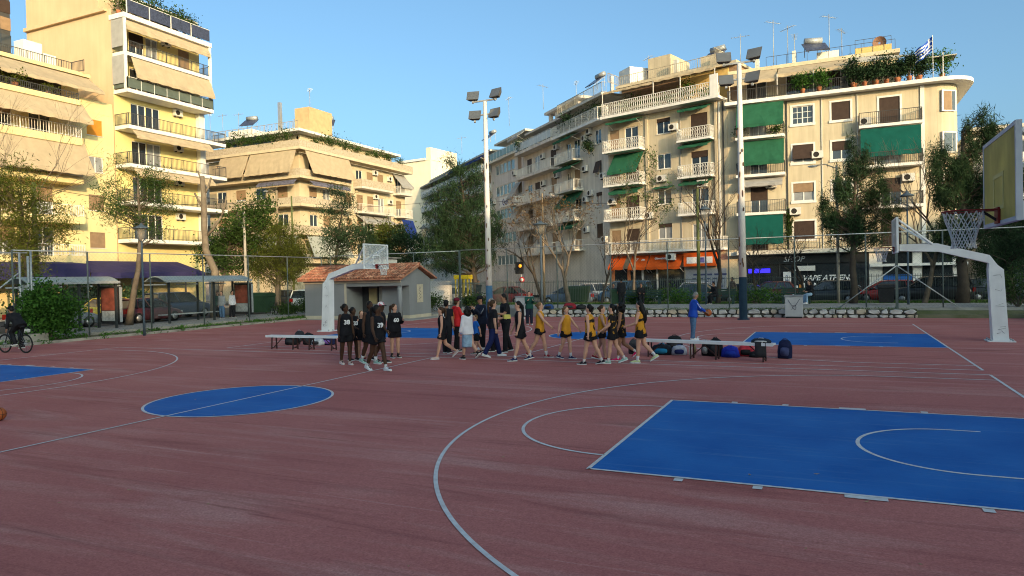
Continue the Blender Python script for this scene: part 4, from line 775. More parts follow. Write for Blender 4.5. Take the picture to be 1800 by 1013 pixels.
# ------------------------------------------------------------------ fences, walls, poles
M_galv = mat('galvanised_steel', (.34, .36, .37), .5, .12, 4, metal=.3); M_fgreen = mat('fence_post_green_grey', (.085, .105, .10), .6, .2, 3); M_wire = mat('fence_wire', (.05, .06, .055), .6, .1)
M_white = mat('white_enamel', (.66, .67, .68), .45, .08, 2.5, streak=.15); M_black = mat('black_plastic', (.022, .022, .024), .5, .2); M_rub = mat('tyre_rubber', (.018, .018, .018), .8, .2)
def mesh_fence(label, pts, zs, h, step, name='chain_link_fence', rail=True, braces=(), gap=.2, wr=.0011, postm=None):
    t = thing(name, label, 'fence', (*pts[0], zs)); o = Vector((*pts[0], zs)); P = [Vector((*p, zs))-o for p in pts]
    for a, c in zip(P[:-1], P[1:]):
        d = c-a; L = d.length; dn = d.normalized(); n = max(1, round(L/step))
        for i in range(n+1):
            q = a+dn*L*i/n; b = MB(); b.tube([q-Vector((0, 0, .3)), q+Vector((0, 0, h))], .035, postm or M_fgreen, 7); b.build('post', t)
        if rail:
            for z in (h,): b = MB(); b.tube([a+Vector((0, 0, z)), c+Vector((0, 0, z))], .028, M_galv, 6); b.build('rail', t)
        b = MB(); k = int((L+h)/gap)
        for i in range(k):
            s = i*gap
            for e in (1, -1):
                p0 = (s, 0); p1 = (s-h, h)
                if p0[0] > L: p0 = (L, s-L)
                if p1[0] < 0: p1 = (0, s)
                if p1[1] <= p0[1]: continue
                f_ = (lambda u, z: a+dn*(u if e > 0 else L-u)+Vector((0, 0, z)))
                b.bar(f_(*p0), f_(*p1), wr*2, wr*2, M_wire)
        b.build('wire_mesh', t)
    return t
FB = mesh_fence('tall chain link fence with a thin top rail behind the stone wall', [(-10.6, 28.5), (19, 28.5)], .42, 3.72, 3.3)
FL = mesh_fence('chain link fence along the bus shelters on the left side of the court', [(-20.35, 7.4), (-20.35, 26.9)], .05, 3.9, 3.2)
FH = mesh_fence('chain link fence with a rail passing behind the tiled hut', [(-20.9, 28.55), (-10.7, 28.55)], .1, 4.0, 3.4)
FR = mesh_fence('chain link fence at the right edge turning towards the viewer', [(19.2, 28.4), (19.8, 14)], .3, 3.85, 3.6)
t = thing('braced_post', 'dark fence corner post with two slanting braces behind the far right hoop', 'post', (*on(1577, 548, y=28.3).xy, .4)); b = MB(); b.box(-.06, .06, -.06, .06, -.2, 3.75, M_fgreen); b.build('post', t)
for s in (-1, 1): b = MB(); b.tube([(0, -.08, 2.1), (2.6*s, -.1, .02)], .03, M_galv, 6); b.build('brace', t)
t = thing('gate_frame', 'galvanised gate posts with a diagonal brace at the left edge', 'gate', (-21.4, 8.3, .05))
for i, (x, y, r, h, m) in enumerate(((0, 0, .045, 3.85, M_galv), (.12, .28, .05, 3.7, M_galv), (.05, .55, .1, 2.5, M_galv), (.8, .0, .04, 3.9, M_galv))): b = MB(); b.tube([(x, y, -.1), (x, y, h)], r, m, 8); b.build('post', t)
b = MB(); b.box(-.3, -.05, .1, .4, 0, 2.45, M_galv); b.build('panel', t); b = MB(); b.tube([(0, 0, 3.0), (-1.0, -2.0, .9)], .035, M_galv, 6); b.build('brace', t); b = MB(); b.tube([(-1.5, -6, 3.85), (.05, .3, 3.85)], .03, M_galv, 6); b.build('rail', t)
b = MB(); b.box(-.45, .45, -.35, .35, 0, .42, M_kerb); o = b.build('concrete_block'); o.location = (-20.0, 7.95, 0); tag(o, 'pale concrete block at the foot of the left gate', 'block')

def bar_fence(label, p, q, z, h, gap=.13):
    t = thing('bar_fence', label, 'fence', (*p, z)); d = Vector((q[0]-p[0], q[1]-p[1], 0)); L = d.length; dn = d.normalized(); b = MB(); n = int(L/gap)
    for zz in (.12, h-.12): b.bar(dn*0+Vector((0, 0, zz)), d+Vector((0, 0, zz)), .04, .04, M_fgreen)
    for i in range(n+1): c = dn*L*i/n; b.bar(c, c+Vector((0, 0, h)), .022, .022, M_fgreen)
    b.build('bars', t); b = MB(); b.bar(Vector((0, 0, .02)), d+Vector((0, 0, .02)), .22, .26, M_moss); b.build('plinth', t)
bar_fence('dark iron bar fence between the park grass and the street', (-11.5, 37.75), (26, 37.75), .30, 1.75)
bar_fence('dark iron bar fence beside the hut', (-11.6, 28.9), (-11.5, 37.6), .2, 1.9)
# dry stone wall
def stone_wall(label, p, q, h, th=.35, seed=4):
    rr = random.Random(seed); d = Vector((q[0]-p[0], q[1]-p[1], 0)); L = d.length; ang = math.atan2(d.y, d.x); b = MB(); M_st = [mat('wall_stone', (.46, .45, .43), .85, .2, 3, bump=.3), mat('wall_stone_grey', (.34, .34, .34), .85, .25, 3, bump=.3), mat('wall_stone_warm', (.44, .38, .29), .85, .2, 3, bump=.3)]
    b.box(0, L, .06, th, -.2, h-.03, mat('dark_mortar', (.05, .05, .042), .95, .3, 4)); z = -.02
    while z < h-.05:
        rh = min(rr.uniform(.15, .26), h-z); x = -.1*rr.random()
        if h-z-rh < .09: rh = h-z
        while x < L:
            wd = rr.uniform(.18, .62)*(.7+rh*1.6); wd = min(wd, L-x+.05); n = 7; ring = []; cx, cz = x+wd/2, z+rh/2; r0 = []; r1 = []
            for k in range(n):
                a = 2*PI*k/n+rr.uniform(-.25, .25); ex = .5*wd*.97*max(-1, min(1, 1.25*math.cos(a)))*rr.uniform(.78, 1); ez = .5*rh*1.0*max(-1, min(1, 1.25*math.sin(a)))*rr.uniform(.72, 1.05)
                r0.append(Vector((cx+ex, .07, cz+ez))); r1.append(Vector((cx+ex*.82, rr.uniform(-.035, .01), cz+ez*.8)))
            b.loft([r0, r1], rr.choice(M_st[:1]*3+M_st[1:]), smooth=False); x += wd
        z += rh
    o = b.build('stone_wall'); o.location = (*p, 0); o.rotation_euler = (0, 0, ang); return tag(o, label, 'wall')
stone_wall('low wall of pale irregular stones along the far edge of the courts', (-4.6, 27.36), (14.5, 27.36), .42)
o = stone_wall('low warm toned stone wall at the right edge beyond the far hoop', (18.75, 27.0), (19.4, 12), .62, seed=9); o.location = (19.05, 27, 0)

def floodlight(label, base, h, bluem, bh):
    t = thing('floodlight_pole', label, 'floodlight', base); b = MB(); Mp = mat('chipped_white_paint', (.62, .60, .57), .6, .05, 1.6, c2=None, streak=.1)
    b.tube([(0, 0, bh+.001), (0, 0, h*.55), (0, 0, h-.4)], [.185, .15, .11], Mp, 12); b.build('pole', t)
    b = MB(); b.tube([(0, 0, -.1), (0, 0, .05), (0, 0, .051), (0, 0, bh)], [.3, .3, .2, .19], bluem, 12); b.build('painted_foot', t)
    b = MB(); rr = random.Random(int(h*10)); Mrust = mat('rust_patch', (.12, .07, .045), .9, .3)
    for i in range(16):
        z = rr.uniform(bh, h*.75); a = rr.uniform(3.2, 5.6); r = .15+.035*(1-z/h)+.012; b.ell((r*math.cos(a), r*math.sin(a), z), (.035, .035, rr.uniform(.05, .2)), Mrust, 6, 4)
    b.build('rust_patches', t)
    for z, wd in ((h-.35, 1.5), (h-1.15, 1.3)):
        b = MB(); b.bar((-wd/2, 0, z), (wd/2, 0, z), .08, .08, M_galv); o = b.build('crossarm', t)
        for s in (-1, 1):
            M = Matrix.Translation((s*(wd/2-.02), -.05, z+(.32 if z > h-.5 else .0))) @ Matrix.Rotation(s*R(-14), 4, 'Z') @ Matrix.Rotation(R(-28), 4, 'X'); b = MB()
            r0 = [M @ Vector(p) for p in ((-.2, .22, -.18), (.2, .22, -.18), (.2, .22, .18), (-.2, .22, .18))]; r1 = [M @ Vector(p) for p in ((-.36, -.08, -.3), (.36, -.08, -.3), (.36, -.08, .3), (-.36, -.08, .3))]; b.loft([r1, r0], mat('floodlight_housing', (.10, .10, .10), .5, .1), smooth=False); b.bar(M @ Vector((0, .1, -.3)), M @ Vector((0, .1, -.42)), .1, .1, M_galv)
            o2 = b.build('floodlight_head', t); b = MB(); b.add([M @ Vector(p) for p in ((-.33, -.085, -.27), (.33, -.085, -.27), (.33, -.085, .27), (-.33, -.085, .27))], [(0, 1, 2, 3)], mat('floodlight_glass', (.10, .11, .12), .15, .1, spec=.8)); b.build('lens', o2)
    return t
floodlight('white floodlight pole with a short blue foot left of the stone wall', (-7.13, 25.6, 0), 12.9, mat('faded_blue_paint', (.05, .11, .19), .6, .15, 3, streak=.2), 1.9)
floodlight('white floodlight pole with a tall dark navy foot in front of the stone wall', (6.87, 25.63, 0), 13.0, mat('dark_navy_paint', (.014, .028, .045), .6, .2, 3), 2.1)
def pole(label, base, h, r, m, name='utility_pole', arm=None):
    t = thing(name, label, 'pole', base); b = MB(); b.tube([(0, 0, -.1), (0, 0, h*.5), (0, 0, h)], [r, r*.85, r*.7], m, 8); b.build('pole', t)
    if arm: b = MB(); b.tube([(0, 0, h-.2), (arm*.5, 0, h+.1), (arm, 0, h+.05)], .035, m, 6); b.build('arm', t); b = MB(); b.ell((arm, 0, h+.02), (.28, .1, .07), M_galv); b.build('lamp_head', t)
def ztop(base, px, py):
    fw = Vector((_F.x, _F.y)); dist = (Vector(base[:2])-CAM.xy).dot(fw); r = _F+_R*((px-900)/1225)-_U*((py-506.5)/1225); return (CAM+r*(dist/Vector((r.x, r.y)).dot(fw))).z-base[2]
M_pw = mat('weathered_wood_pole', (.26, .20, .13), .9, .2, 2, streak=.3); M_ol = mat('olive_paint_pole', (.10, .12, .045), .7, .15, 2); M_cp = mat('concrete_pole', (.36, .33, .28), .9, .15, 2, streak=.25)
for px, y, py, r, m, lab in ((433, 27, 372, .12, M_cp, 'pale concrete pole beside the pollarded tree'), (491, 38.6, 335, .15, M_pw, 'wooden utility pole rising above the round golden tree'), (517, 39.5, 345, .1, M_ol, 'olive painted pole just right of the wooden utility pole'), (643, 40, 380, .13, M_cp, 'pale pole rising behind the left backboard'), (957, 37.2, 340, .09, M_pw, 'slim wooden pole behind the leafless forked tree'), (1229, 37.3, 332, .13, M_ol, 'olive painted pole in front of the orange shop sign'), (1474, 35, 290, .09, M_cp, 'slim pale pole with a lamp arm beside the dark feathery pine')):
    B = (*on(px, 520, y=y).xy, .2); pole(lab, B, ztop(B, px, py), r, m, arm=-1.3 if px in (491, 1474) else None)
B = (-30.5, 14.5, .2); pole('olive painted pole among the golden trees on the left', B, ztop(B, 104, 320), .17, M_ol)
M_lamp = mat('lamp_blue_grey', (.06, .085, .11), .5, .1, 3)
lp = thing('street_lamp', 'street lamp', 'street lamp', (0, 0, 0)); b = MB(); b.tube([(0, 0, -.1), (0, 0, 1), (0, 0, 4.7)], [.065, .05, .04], M_lamp, 8); b.build('pole', lp)
b = MB(); b.tube([(0, 0, 5.34), (0, 0, 5.4), (0, 0, 5.5), (0, 0, 5.62)], [.36, .3, .1, .03], M_lamp, 12); [b.tube([(0, 0, 4.6), (.22*math.cos(a), .22*math.sin(a), 4.85), (.27*math.cos(a), .27*math.sin(a), 5.34)], .015, M_lamp, 5) for a in (0, PI/2, PI, 3*PI/2)]; o = b.build('lantern', lp)
b = MB(); b.tube([(0, 0, 4.75), (0, 0, 4.95), (0, 0, 5.33)], [.1, .2, .24], mat('lamp_glass', (.30, .29, .26), .2, .1, alpha=.25), 12); b.build('glass', o)
for i, (px, x, y, py, lab) in enumerate(((254, None, 12.7, 392, 'street lamp with a cone hat in front of the leaning tree on the left'), (953, None, 33.0, 388, 'street lamp on a pale thick post above the players in yellow'), (1242, None, 32.5, 360, 'street lamp with a glass lantern behind the man in the blue jacket'), (1597, None, 31.5, 335, 'street lamp with a flat hat behind the far right hoop'), (748, None, 36, 395, 'street lamp in front of the big conifer, above the hut gable'))):
    B = (*on(254, 588, z=.06).xy, .05) if i == 0 else (*on(px, 540, y=y).xy, .42); s = ztop(B, px, py)/5.62; r_ = lp if i == 0 else dup(lp, B); r_.location = B; r_['label'] = lab; r_.scale = (1+.6*(i == 1), 1+.6*(i == 1), s)

# ------------------------------------------------------------------ basketball hoops, benches, bags
M_net = mat('net_cord_white', (.62, .62, .60), .9, .05); M_rim = mat('rim_red', (.20, .025, .024), .4, .1, 3); M_plexi = mat('clear_backboard', (.62, .65, .66), .2, .12, 3, alpha=.34, spec=.5); M_plex2 = mat('hazy_backboard', (.50, .52, .50), .3, .15, 3, alpha=.8); M_yel = mat('yellowed_backboard', (.50, .46, .17), .4, .2, 2, streak=.4, trans=.45); M_ink = mat('graffiti_ink', (.03, .035, .06), .6)
def hoop(label, base, rz, board, pole=True, tags=True):
    t = thing('basketball_hoop', label, 'basketball hoop', base, rz); b = MB()
    def sq(c, a, h, tilt=0):   # ring of the post: a wide, h deep along the tilted axis
        return [Vector((c[0]+h*math.cos(tilt)*i, a*j, c[2]+h*math.sin(tilt)*i)) for i, j in ((-1, -1), (1, -1), (1, 1), (-1, 1))]
    b.loft([sq((0, 0, .03), .21, .21), sq((.10, 0, 2.25), .17, .2, .0), sq((.16, 0, 2.55), .165, .19, 1.0), sq((1.65, 0, 3.0), .13, .14, 1.35), sq((2.72, 0, 3.03), .1, .11, PI/2)], M_white, smooth=False); b.build('post', t)
    b = MB(); b.box(-.36, .36, -.36, .36, 0, .035, M_white); [b.tube([(x, y, .036), (x, y, .09)], .025, M_galv, 6) for x in (-.29, .29) for y in (-.29, 0, .29)]; b.build('base_plate', t)
    b = MB(); X = 2.84; b.box(X, X+.028, -.9, .9, 2.9, 3.95, board); o = b.build('backboard', t); b = MB(); fr = M_white if board is not M_yel else mat('grey_board_frame', (.42, .45, .5), .5)
    for y0, y1, z0, z1 in ((-.93, .93, 2.86, 2.91), (-.93, .93, 3.94, 3.99), (-.93, -.88, 2.91, 3.94), (.88, .93, 2.91, 3.94)): b.box(X-.03, X+.034, y0, y1, z0, z1, fr)
    b.build('frame', o); b = MB()
    for y0, y1, z0, z1 in ((-.295, .295, 3.45, 3.5), (-.295, -.245, 3.05, 3.45), (.245, .295, 3.05, 3.45), (-.245, .245, 3.05, 3.1)): b.box(X+.029, X+.034, y0, y1, z0, z1, M_white if board is not M_yel else mat('board_faded_line', (.47, .44, .18), .5))
    b.build('target_square', o)
    b = MB(); [b.bar((X-.04, s*.8, 3.9), (1.75, s*.08, 3.08), .05, .05, M_white) for s in (-1, 1)]; b.bar((X-.04, -.85, 2.95), (X-.04, .85, 3.9), .04, .04, M_white) if board is M_plexi else None; b.build('brace', t)
    b = MB(); c = X+.03+.15+.225; b.tube([(c+.235*math.cos(2*PI*k/24), .235*math.sin(2*PI*k/24), 3.05) for k in range(25)], .011, M_rim, 6, caps=False)
    b.bar((X+.03, -.09, 3.05), (c-.2, -.12, 3.05), .03, .02, M_rim); b.bar((X+.03, .09, 3.05), (c-.2, .12, 3.05), .03, .02, M_rim); b.box(X+.029, X+.06, -.1, .1, 2.88, 3.08, M_rim); b.bar((X+.05, 0, 2.92), (c-.2, 0, 3.04), .03, .03, M_black); rim = b.build('rim', t)
    b = MB(); n = 12; lev = [(.225, 3.04), (.2, 2.93), (.165, 2.83), (.14, 2.74), (.125, 2.66), (.14, 2.58)]
    for k in range(n):
        for s in (1, -1):
            b.tube([(c+r*math.cos(2*PI*(k+s*.5*i)/n), r*math.sin(2*PI*(k+s*.5*i)/n), z) for i, (r, z) in enumerate(lev)], .0065, M_net, 4, caps=False)
    b.build('net', rim)
    if tags:
        b = MB(); rr = random.Random(int(base[0]*10)); 
        for z in (.3, .44, 1.15, 1.62, 2.05):
            for j in range(2 if z < .6 else 1):
                y = -.14+.08*j; x = -.2+.04*z
                w_ = .215-.01*z; pts = [(-.02+.1*z/2.25+rr.uniform(-.14, .14), -w_, z+rr.uniform(-.06, .06)) for _ in range(3)] if rz > 1 else [(.0+.1*z/2.25+rr.uniform(-.13, .13), -w_, z+rr.uniform(-.09, .09)) for _ in range(3)]
                b.tube(pts if rz < 1 else [(p[0], -p[1], p[2]) for p in pts], .0045, M_ink, 3)
        b.build('graffiti', t)
    return t
hoop('white basketball hoop seen edge on with the leaning graffitied post at right', (15.62, 15.74, 0), PI, M_plex2)
hoop('near basketball hoop with a yellowed backboard entering from the right edge', (15.62, 0, 0), PI, M_yel)
hoop('white basketball hoop with a clear board in front of the tiled hut', (-10.8, 15.8, 0), 0, M_plexi)
# one more red ring of the hoop farther away is hidden by the near one; plank benches
M_plank = mat('bench_plank_white', (.62, .63, .66), .6, .06, 3)
def bench(label, c, L, rz):
    t = thing('plank_bench', label, 'bench', (*c, 0), rz); b = MB(); b.box(-L/2, L/2, -.15, .15, .44, .49, M_plank); b.box(-L/2, L/2, -.155, -.151, .42, .5, M_plank); b.build('seat', t); Ml = mat('bench_leg_brown', (.06, .03, .028), .6)
    for x in (-L/2+.25, -.35, .35, L/2-.25):
        b = MB(); [b.bar((x, y, 0), (x, y*.8, .438), .035, .035, Ml) for y in (-.13, .13)]; b.bar((x, -.13, .06), (x, .13, .06), .03, .03, Ml); s = 1 if x < 0 else -1
        if abs(x) > .5: s = -1 if x < 0 else 1; s = -s
        b.bar((x, 0, .07), (x+s*.42, 0, .437), .025, .025, Ml); b.build('leg', t)
    return t
xl, xr = on(1128, 597, z=.47), on(1361, 605, z=.47); bench('long white plank bench on the right with bags beneath it', ((xl.x+xr.x)/2, (xl.y+xr.y)/2), (xr-xl).length, math.atan2(xr.y-xl.y, xr.x-xl.x))
xl, xr = on(472, 590, z=.47), on(597, 592, z=.47); bench('white plank bench on the left behind the players in black', ((xl.x+xr.x)/2, (xl.y+xr.y)/2), (xr-xl).length, math.atan2(xr.y-xl.y, xr.x-xl.x))
def bag(label, px, py, w_, d_, h_, c, kind='bag', rz=0, c2=None, z=0, at_=None):
    p = on(px, py, z=z) if at_ is None else Vector(at_); t = thing(kind, label, 'bag' if kind != 'jacket' else 'jacket', (p.x, p.y, z), rz); m = mat('fabric_%02d%02d%02d' % tuple(int(99*x) for x in c), c, .85, .3, 9, bump=.3); b = MB(); rings = []; rr = random.Random(int(px*7+py)); n = 14
    for i, (q, s) in enumerate(((0, .86), (.06, 1), (.35, 1.0), (.65, .93), (.88, .74), (1, .35))):
        rings.append([Vector((w_/2*s*abs(math.cos(a))**.6*math.copysign(1, math.cos(a))*rr.uniform(.93, 1.05), d_/2*s*abs(math.sin(a))**.6*math.copysign(1, math.sin(a))*rr.uniform(.93, 1.05), h_*q*rr.uniform(.94, 1.04))) for a in [2*PI*k/n for k in range(n)]])
    b.loft(rings, m); b.build('body', t); m2 = mat('fabric_%02d%02d%02d' % tuple(int(99*x) for x in (c2 or (.03, .03, .035))), c2 or (.03, .03, .035), .8, .2, 6)
    b = MB(); b.loft([[Vector((w_*.3*math.copysign(abs(math.cos(a))**.6, math.cos(a)), -d_*.46+y, h_*.38+h_*.24*math.copysign(abs(math.sin(a))**.6, math.sin(a)))) for a in [2*PI*k/10 for k in range(10)]] for y in (.05, -.03)], m2); b.build('pocket', t)
    b = MB(); b.tube([(-w_*.13, -.02, h_*.93), (-w_*.09, -.03, h_*1.06), (w_*.09, -.03, h_*1.07), (w_*.13, 0, h_*.93)], .012, m2, 5); b.build('strap', t); return t
for a in (('dark grey backpack half hidden behind the long haired player in gold', 1115, 622, .34, .26, .42, (.05, .05, .055)), ('black sports bag with a sky blue patch under the right bench', 1164, 623, .62, .34, .3, (.018, .022, .03), 'sports_bag', 0, (.03, .28, .5)), ('big black bag leaning under the left half of the right bench', 1186, 614, .5, .35, .42, (.015, .015, .017), 'sports_bag'), ('white and navy patterned bag under the right bench', 1194, 624, .45, .3, .28, (.35, .36, .42), 'sports_bag', .2, (.02, .03, .12)), ('small black backpack with a pale badge under the right bench', 1241, 625, .26, .25, .42, (.02, .02, .022), 'backpack', 0, (.3, .3, .3)), ('tall plain black backpack in the middle under the right bench', 1258, 626, .42, .3, .5, (.016, .016, .018), 'backpack'), ('crumpled royal blue bag under the right bench', 1284, 628, .5, .32, .3, (.018, .03, .30), 'sports_bag', .1, (.02, .05, .4)), ('red and black sports bag under the right end of the bench', 1312, 626, .46, .3, .32, (.42, .035, .05), 'sports_bag', 0, (.02, .02, .02)), ('flat black bag beside the red sports bag', 1330, 628, .4, .28, .16, (.016, .016, .018), 'sports_bag'), ('navy backpack standing alone right of the bench', 1380, 630, .38, .3, .5, (.012, .016, .05), 'backpack', 0, (.05, .06, .14)),
          ('black bag at the left end under the left bench', 514, 606, .6, .35, .34, (.014, .014, .018), 'sports_bag'), ('bag with a white towel on it under the left bench', 527, 600, .4, .3, .42, (.03, .03, .04), 'sports_bag', 0, (.5, .5, .52)), ('dark navy backpack in the middle under the left bench', 543, 606, .45, .3, .44, (.012, .014, .03), 'backpack'), ('pale grey bag under the left bench', 559, 607, .5, .3, .26, (.40, .41, .44), 'sports_bag'), ('navy bag with a purple tag right of the pale grey bag', 578, 606, .55, .32, .3, (.014, .018, .06), 'sports_bag', 0, (.2, .1, .35)),
          ('blue bag on the ledge above the stone wall', 965, 545, .6, .3, .3, (.03, .06, .16), 'sports_bag', 0, None, .42, (*on(965, 545, y=27.9).xy, .42)), ('dark red bag on the ledge above the stone wall', 1002, 545, .8, .35, .36, (.22, .02, .03), 'sports_bag', 0, None, .42, (*on(1002, 545, y=27.9).xy, .42)), ('black bag beside the dark red one on the ledge', 1022, 545, .6, .3, .26, (.02, .02, .022), 'sports_bag', 0, None, .42, (*on(1022, 545, y=27.9).xy, .42)), ('black bag slumped by the left gate', 62, 590, .8, .5, .35, (.015, .016, .02), 'sports_bag', .4, (.4, .4, .4), .42, (-20.2, 7.9, .42))): bag(*a)
p = on(1338, 603, z=.5); t = bag('dark jacket draped over the right end of the bench', 1338, 603, .5, .34, .12, (.02, .022, .03), 'jacket', 0, (.45, .45, .47), .485); b = MB(); b.loft([[Vector((x, -.2+.02*math.sin(x*30), z)) for x in (-.14, -.05, .04, .13)]+[Vector((x, -.17, z)) for x in (.13, .04, -.05, -.14)] for z in (.05, -.1, -.24, -.36)], mat('fabric_020203', (.02, .022, .03), .85)); b.build('sleeve', t)
for px, py, c, a, lab in ((1214, 624, (.6, .62, .62), .5, 'clear plastic water bottle on the court by the right bench'), (1221, 623, (.28, .2, .1), 1, 'brown bottle on the court by the right bench')):
    t = thing('bottle', lab, 'bottle', on(px, py, z=0)); b = MB(); b.tube([(0, 0, 0), (0, 0, .2), (0, 0, .25), (0, 0, .29)], [.05, .05, .025, .022], mat('bottle_%d' % px, c, .2, .1, alpha=a), 10); b.build('body', t); b = MB(); b.tube([(0, 0, .291), (0, 0, .325)], .026, M_white, 10); b.build('cap', t)
def ball(label, c, rad=.12):
    t = thing('basketball', label, 'basketball', c); b = MB(); b.ell((0, 0, 0), (rad,)*3, mat('basketball_orange', (.40, .11, .035), .65, .15, 8, bump=.3), 24, 14); b.build('ball', t); b = MB()
    for ax in range(3): b.tube([[(rad*1.002*math.cos(a), rad*1.002*math.sin(a), 0), (0, rad*1.002*math.cos(a), rad*1.002*math.sin(a)), (rad*1.002*math.cos(a), 0, rad*1.002*math.sin(a))][ax] for a in [2*PI*k/32 for k in range(33)]], .004, M_black, 4, caps=False)
    b.build('seam', t); return t
p = on(-2, 740, z=0); ball('orange basketball resting on the court at the left edge', (p.x, p.y, .12))

# ------------------------------------------------------------------ hut, cabinets, bins, street furniture
M_hut = mat('hut_grey_blue_paint', (.20, .208, .22), .85, .06, 1, streak=.12); M_hcr = mat('hut_cream_trim', (.42, .37, .29), .8, .1, 2); M_tile = mat('roof_tiles_terracotta', (.27, .080, .046), .85, .45, 3, bump=.3, c2=(.40, .22, .14), island=.35); M_in = mat('hut_dark_recess', (.03, .032, .036), .8)
hx0, hx1, hy0, hy1 = -19.25, -12.1, 23.95, 27.3; t = thing('hut', 'grey blue park hut with a red tiled gable roof and a pillared porch', 'hut', (hx0, hy0, 0)); W_, D_ = hx1-hx0, hy1-hy0
b = MB(); b.box(0, 3.2, 0, D_, .02, 2.38, M_hut); b.box(3.201, W_-2.0, 1.6, D_, .02, 2.38, M_hut); b.box(W_-2.0, W_-1.95, 1.6, D_, .02, 2.38, M_hut); b.box(W_-1.949, W_, .9, D_, .021, 2.38, M_hut); b.box(3.2, W_, .02, .25, 2.0, 2.379, M_hut); b.box(W_-.25, W_-.001, .25, .9, 2.0, 2.379, M_hut); b.build('wall', t)
b = MB(); b.box(-.03, 3.22, -.03, -.001, 0, .22, M_hcr); b.box(W_-2.0, W_+.03, .86, .899, 0, .22, M_hcr); b.box(W_+.001, W_+.03, .9, D_, 0, .22, M_hcr); b.box(-.05, W_+.03, -.06, .015, 2.2, 2.385, M_hcr); b.box(3.07, 3.23, -.012, -.001, .24, 2.2, M_hcr); b.build('trim', t)
b = MB(); b.tube([(W_-.17, .17, 0), (W_-.17, .17, 2.0)], .14, M_hut, 14); b.build('pillar', t)
for x, m, z1 in ((4.3, M_hut, 2), (5.35, mat('hut_door_yellowed', (.32, .26, .14), .7), 1.9)): pass
b = MB(); b.box(3.25, 3.7, 1.55, 1.599, .02, 2.0, M_in); b.box(4.4, 4.5, 1.55, 1.599, .02, 2, M_in); b.box(5.1, 5.14, 1.1, 1.599, .02, 2.0, M_in); b.build('recess', t); b = MB(); b.box(3.75, 4.35, 1.54, 1.599, .9, 1.85, mat('hut_door_yellowed', (.30, .25, .14), .7)); b.box(4.52, 5.05, 1.54, 1.599, .02, 1.9, mat('hut_door_pale', (.32, .31, .27), .7)); b.build('door', t)
b = MB(); b.box(W_, W_+.035, 1.75, 2.4, .95, 2.05, mat('hut_notice_pale', (.42, .37, .28), .8, .12, 6)); o = b.build('notice_board', t); b = MB(); [b.tube([(W_+.037, 1.95+.05*math.sin(k), 1.15+.2*k), (W_+.037, 2.12, 1.22+.2*k), (W_+.037, 1.98, 1.3+.2*k)], .018, M_ink, 3) for k in range(4)]; b.build('graffiti', o)
ry = D_/2; rz_ = 3.15; b = MB(); e = .35; ez = 2.36
b.loft([[Vector((x, -e, ez)), Vector((x, ry, rz_)), Vector((x, D_+e, ez)), Vector((x, D_+e, ez+.1)), Vector((x, ry, rz_+.11)), Vector((x, -e, ez+.1))] for x in (-.3, W_+.3)], M_tile, smooth=False); rf = b.build('roof', t); b = MB()
for i in range(38):
    x = -.25+i*(W_+.5)/37
    for y0, z0, y1, z1 in ((-e-.02, ez+.1, ry, rz_+.13),): 
        for k in range(5):
            q0, q1 = k/5, (k+1.12)/5; b.tube([(x, y0+(y1-y0)*q0, z0+(z1-z0)*q0+.035), (x, y0+(y1-y0)*q1, z0+(z1-z0)*q1+.012)], [.075, .06], M_tile, 6)
b.tube([(-.3, ry, rz_+.14), (W_+.3, ry, rz_+.14)], .1, M_tile, 8); b.build('tiles', rf)
b = MB(); b.add([(W_, 0, 2.381), (W_, D_, 2.381), (W_, ry, rz_-.01), (W_-.2, 0, 2.381), (W_-.2, D_, 2.381), (W_-.2, ry, rz_-.01)], [(0, 1, 2), (5, 4, 3), (0, 2, 5, 3), (1, 4, 5, 2)], M_hut); b.add([(0, 0, 2.381), (0, D_, 2.381), (0, ry, rz_-.01)], [(2, 1, 0)], M_hut); b.build('gable', t)
b = MB(); b.box(3.4, 5.0, 1.5, 2.9, rz_+.02, rz_+.55, W_ac); b.box(3.2, 5.2, 1.3, 3.1, rz_+.551, rz_+.62, M_kerb); b.build('roof_box', t)
def cabinet(label, loc, w_, d_, h_, m, cap=None, name='utility_cabinet'):
    t = thing(name, label, 'cabinet', loc); b = MB(); b.box(-w_/2, w_/2, -d_/2, d_/2, .08, h_, m); b.box(-w_/2-.04, w_/2+.04, -d_/2-.04, d_/2+.04, h_+.001, h_+.07, cap or m); b.box(-w_/2+.03, w_/2-.03, -d_/2+.03, d_/2-.03, 0, .079, M_black); b.build('body', t)
    b = MB(); b.box(-w_/2+.05, w_/2-.05, -d_/2-.012, -d_/2-.001, .12, h_-.05, m); o = b.build('door', t); b = MB(); b.tube([(-.28, -d_/2-.016, h_-.15), (-.1, -d_/2-.016, h_*.6), (.05, -d_/2-.016, h_*.55), (.28, -d_/2-.016, h_-.12)], .009, M_ink, 4); b.tube([(.1*math.cos(a), -d_/2-.016, h_*.5+.12*math.sin(a*1.5)) for a in np.linspace(0, 9, 22)], .008, M_ink, 4); b.build('graffiti', o); return t
M_cab = mat('cabinet_grey', (.36, .38, .40), .6, .08, 2, streak=.2)
cabinet('pale grey utility cabinet with scribbles in front of the stone wall', (*on(1396, 557, y=27.05).xy, 0), .82, .42, 1.08, M_cab, mat('cabinet_cap', (.20, .22, .24), .6)); cabinet('pale grey cabinet half hidden behind the man in the green sweater', (*on(922, 556, y=27.4).xy, 0), .9, .5, 1.15, M_cab, mat('cabinet_cap', (.2, .22, .24)))
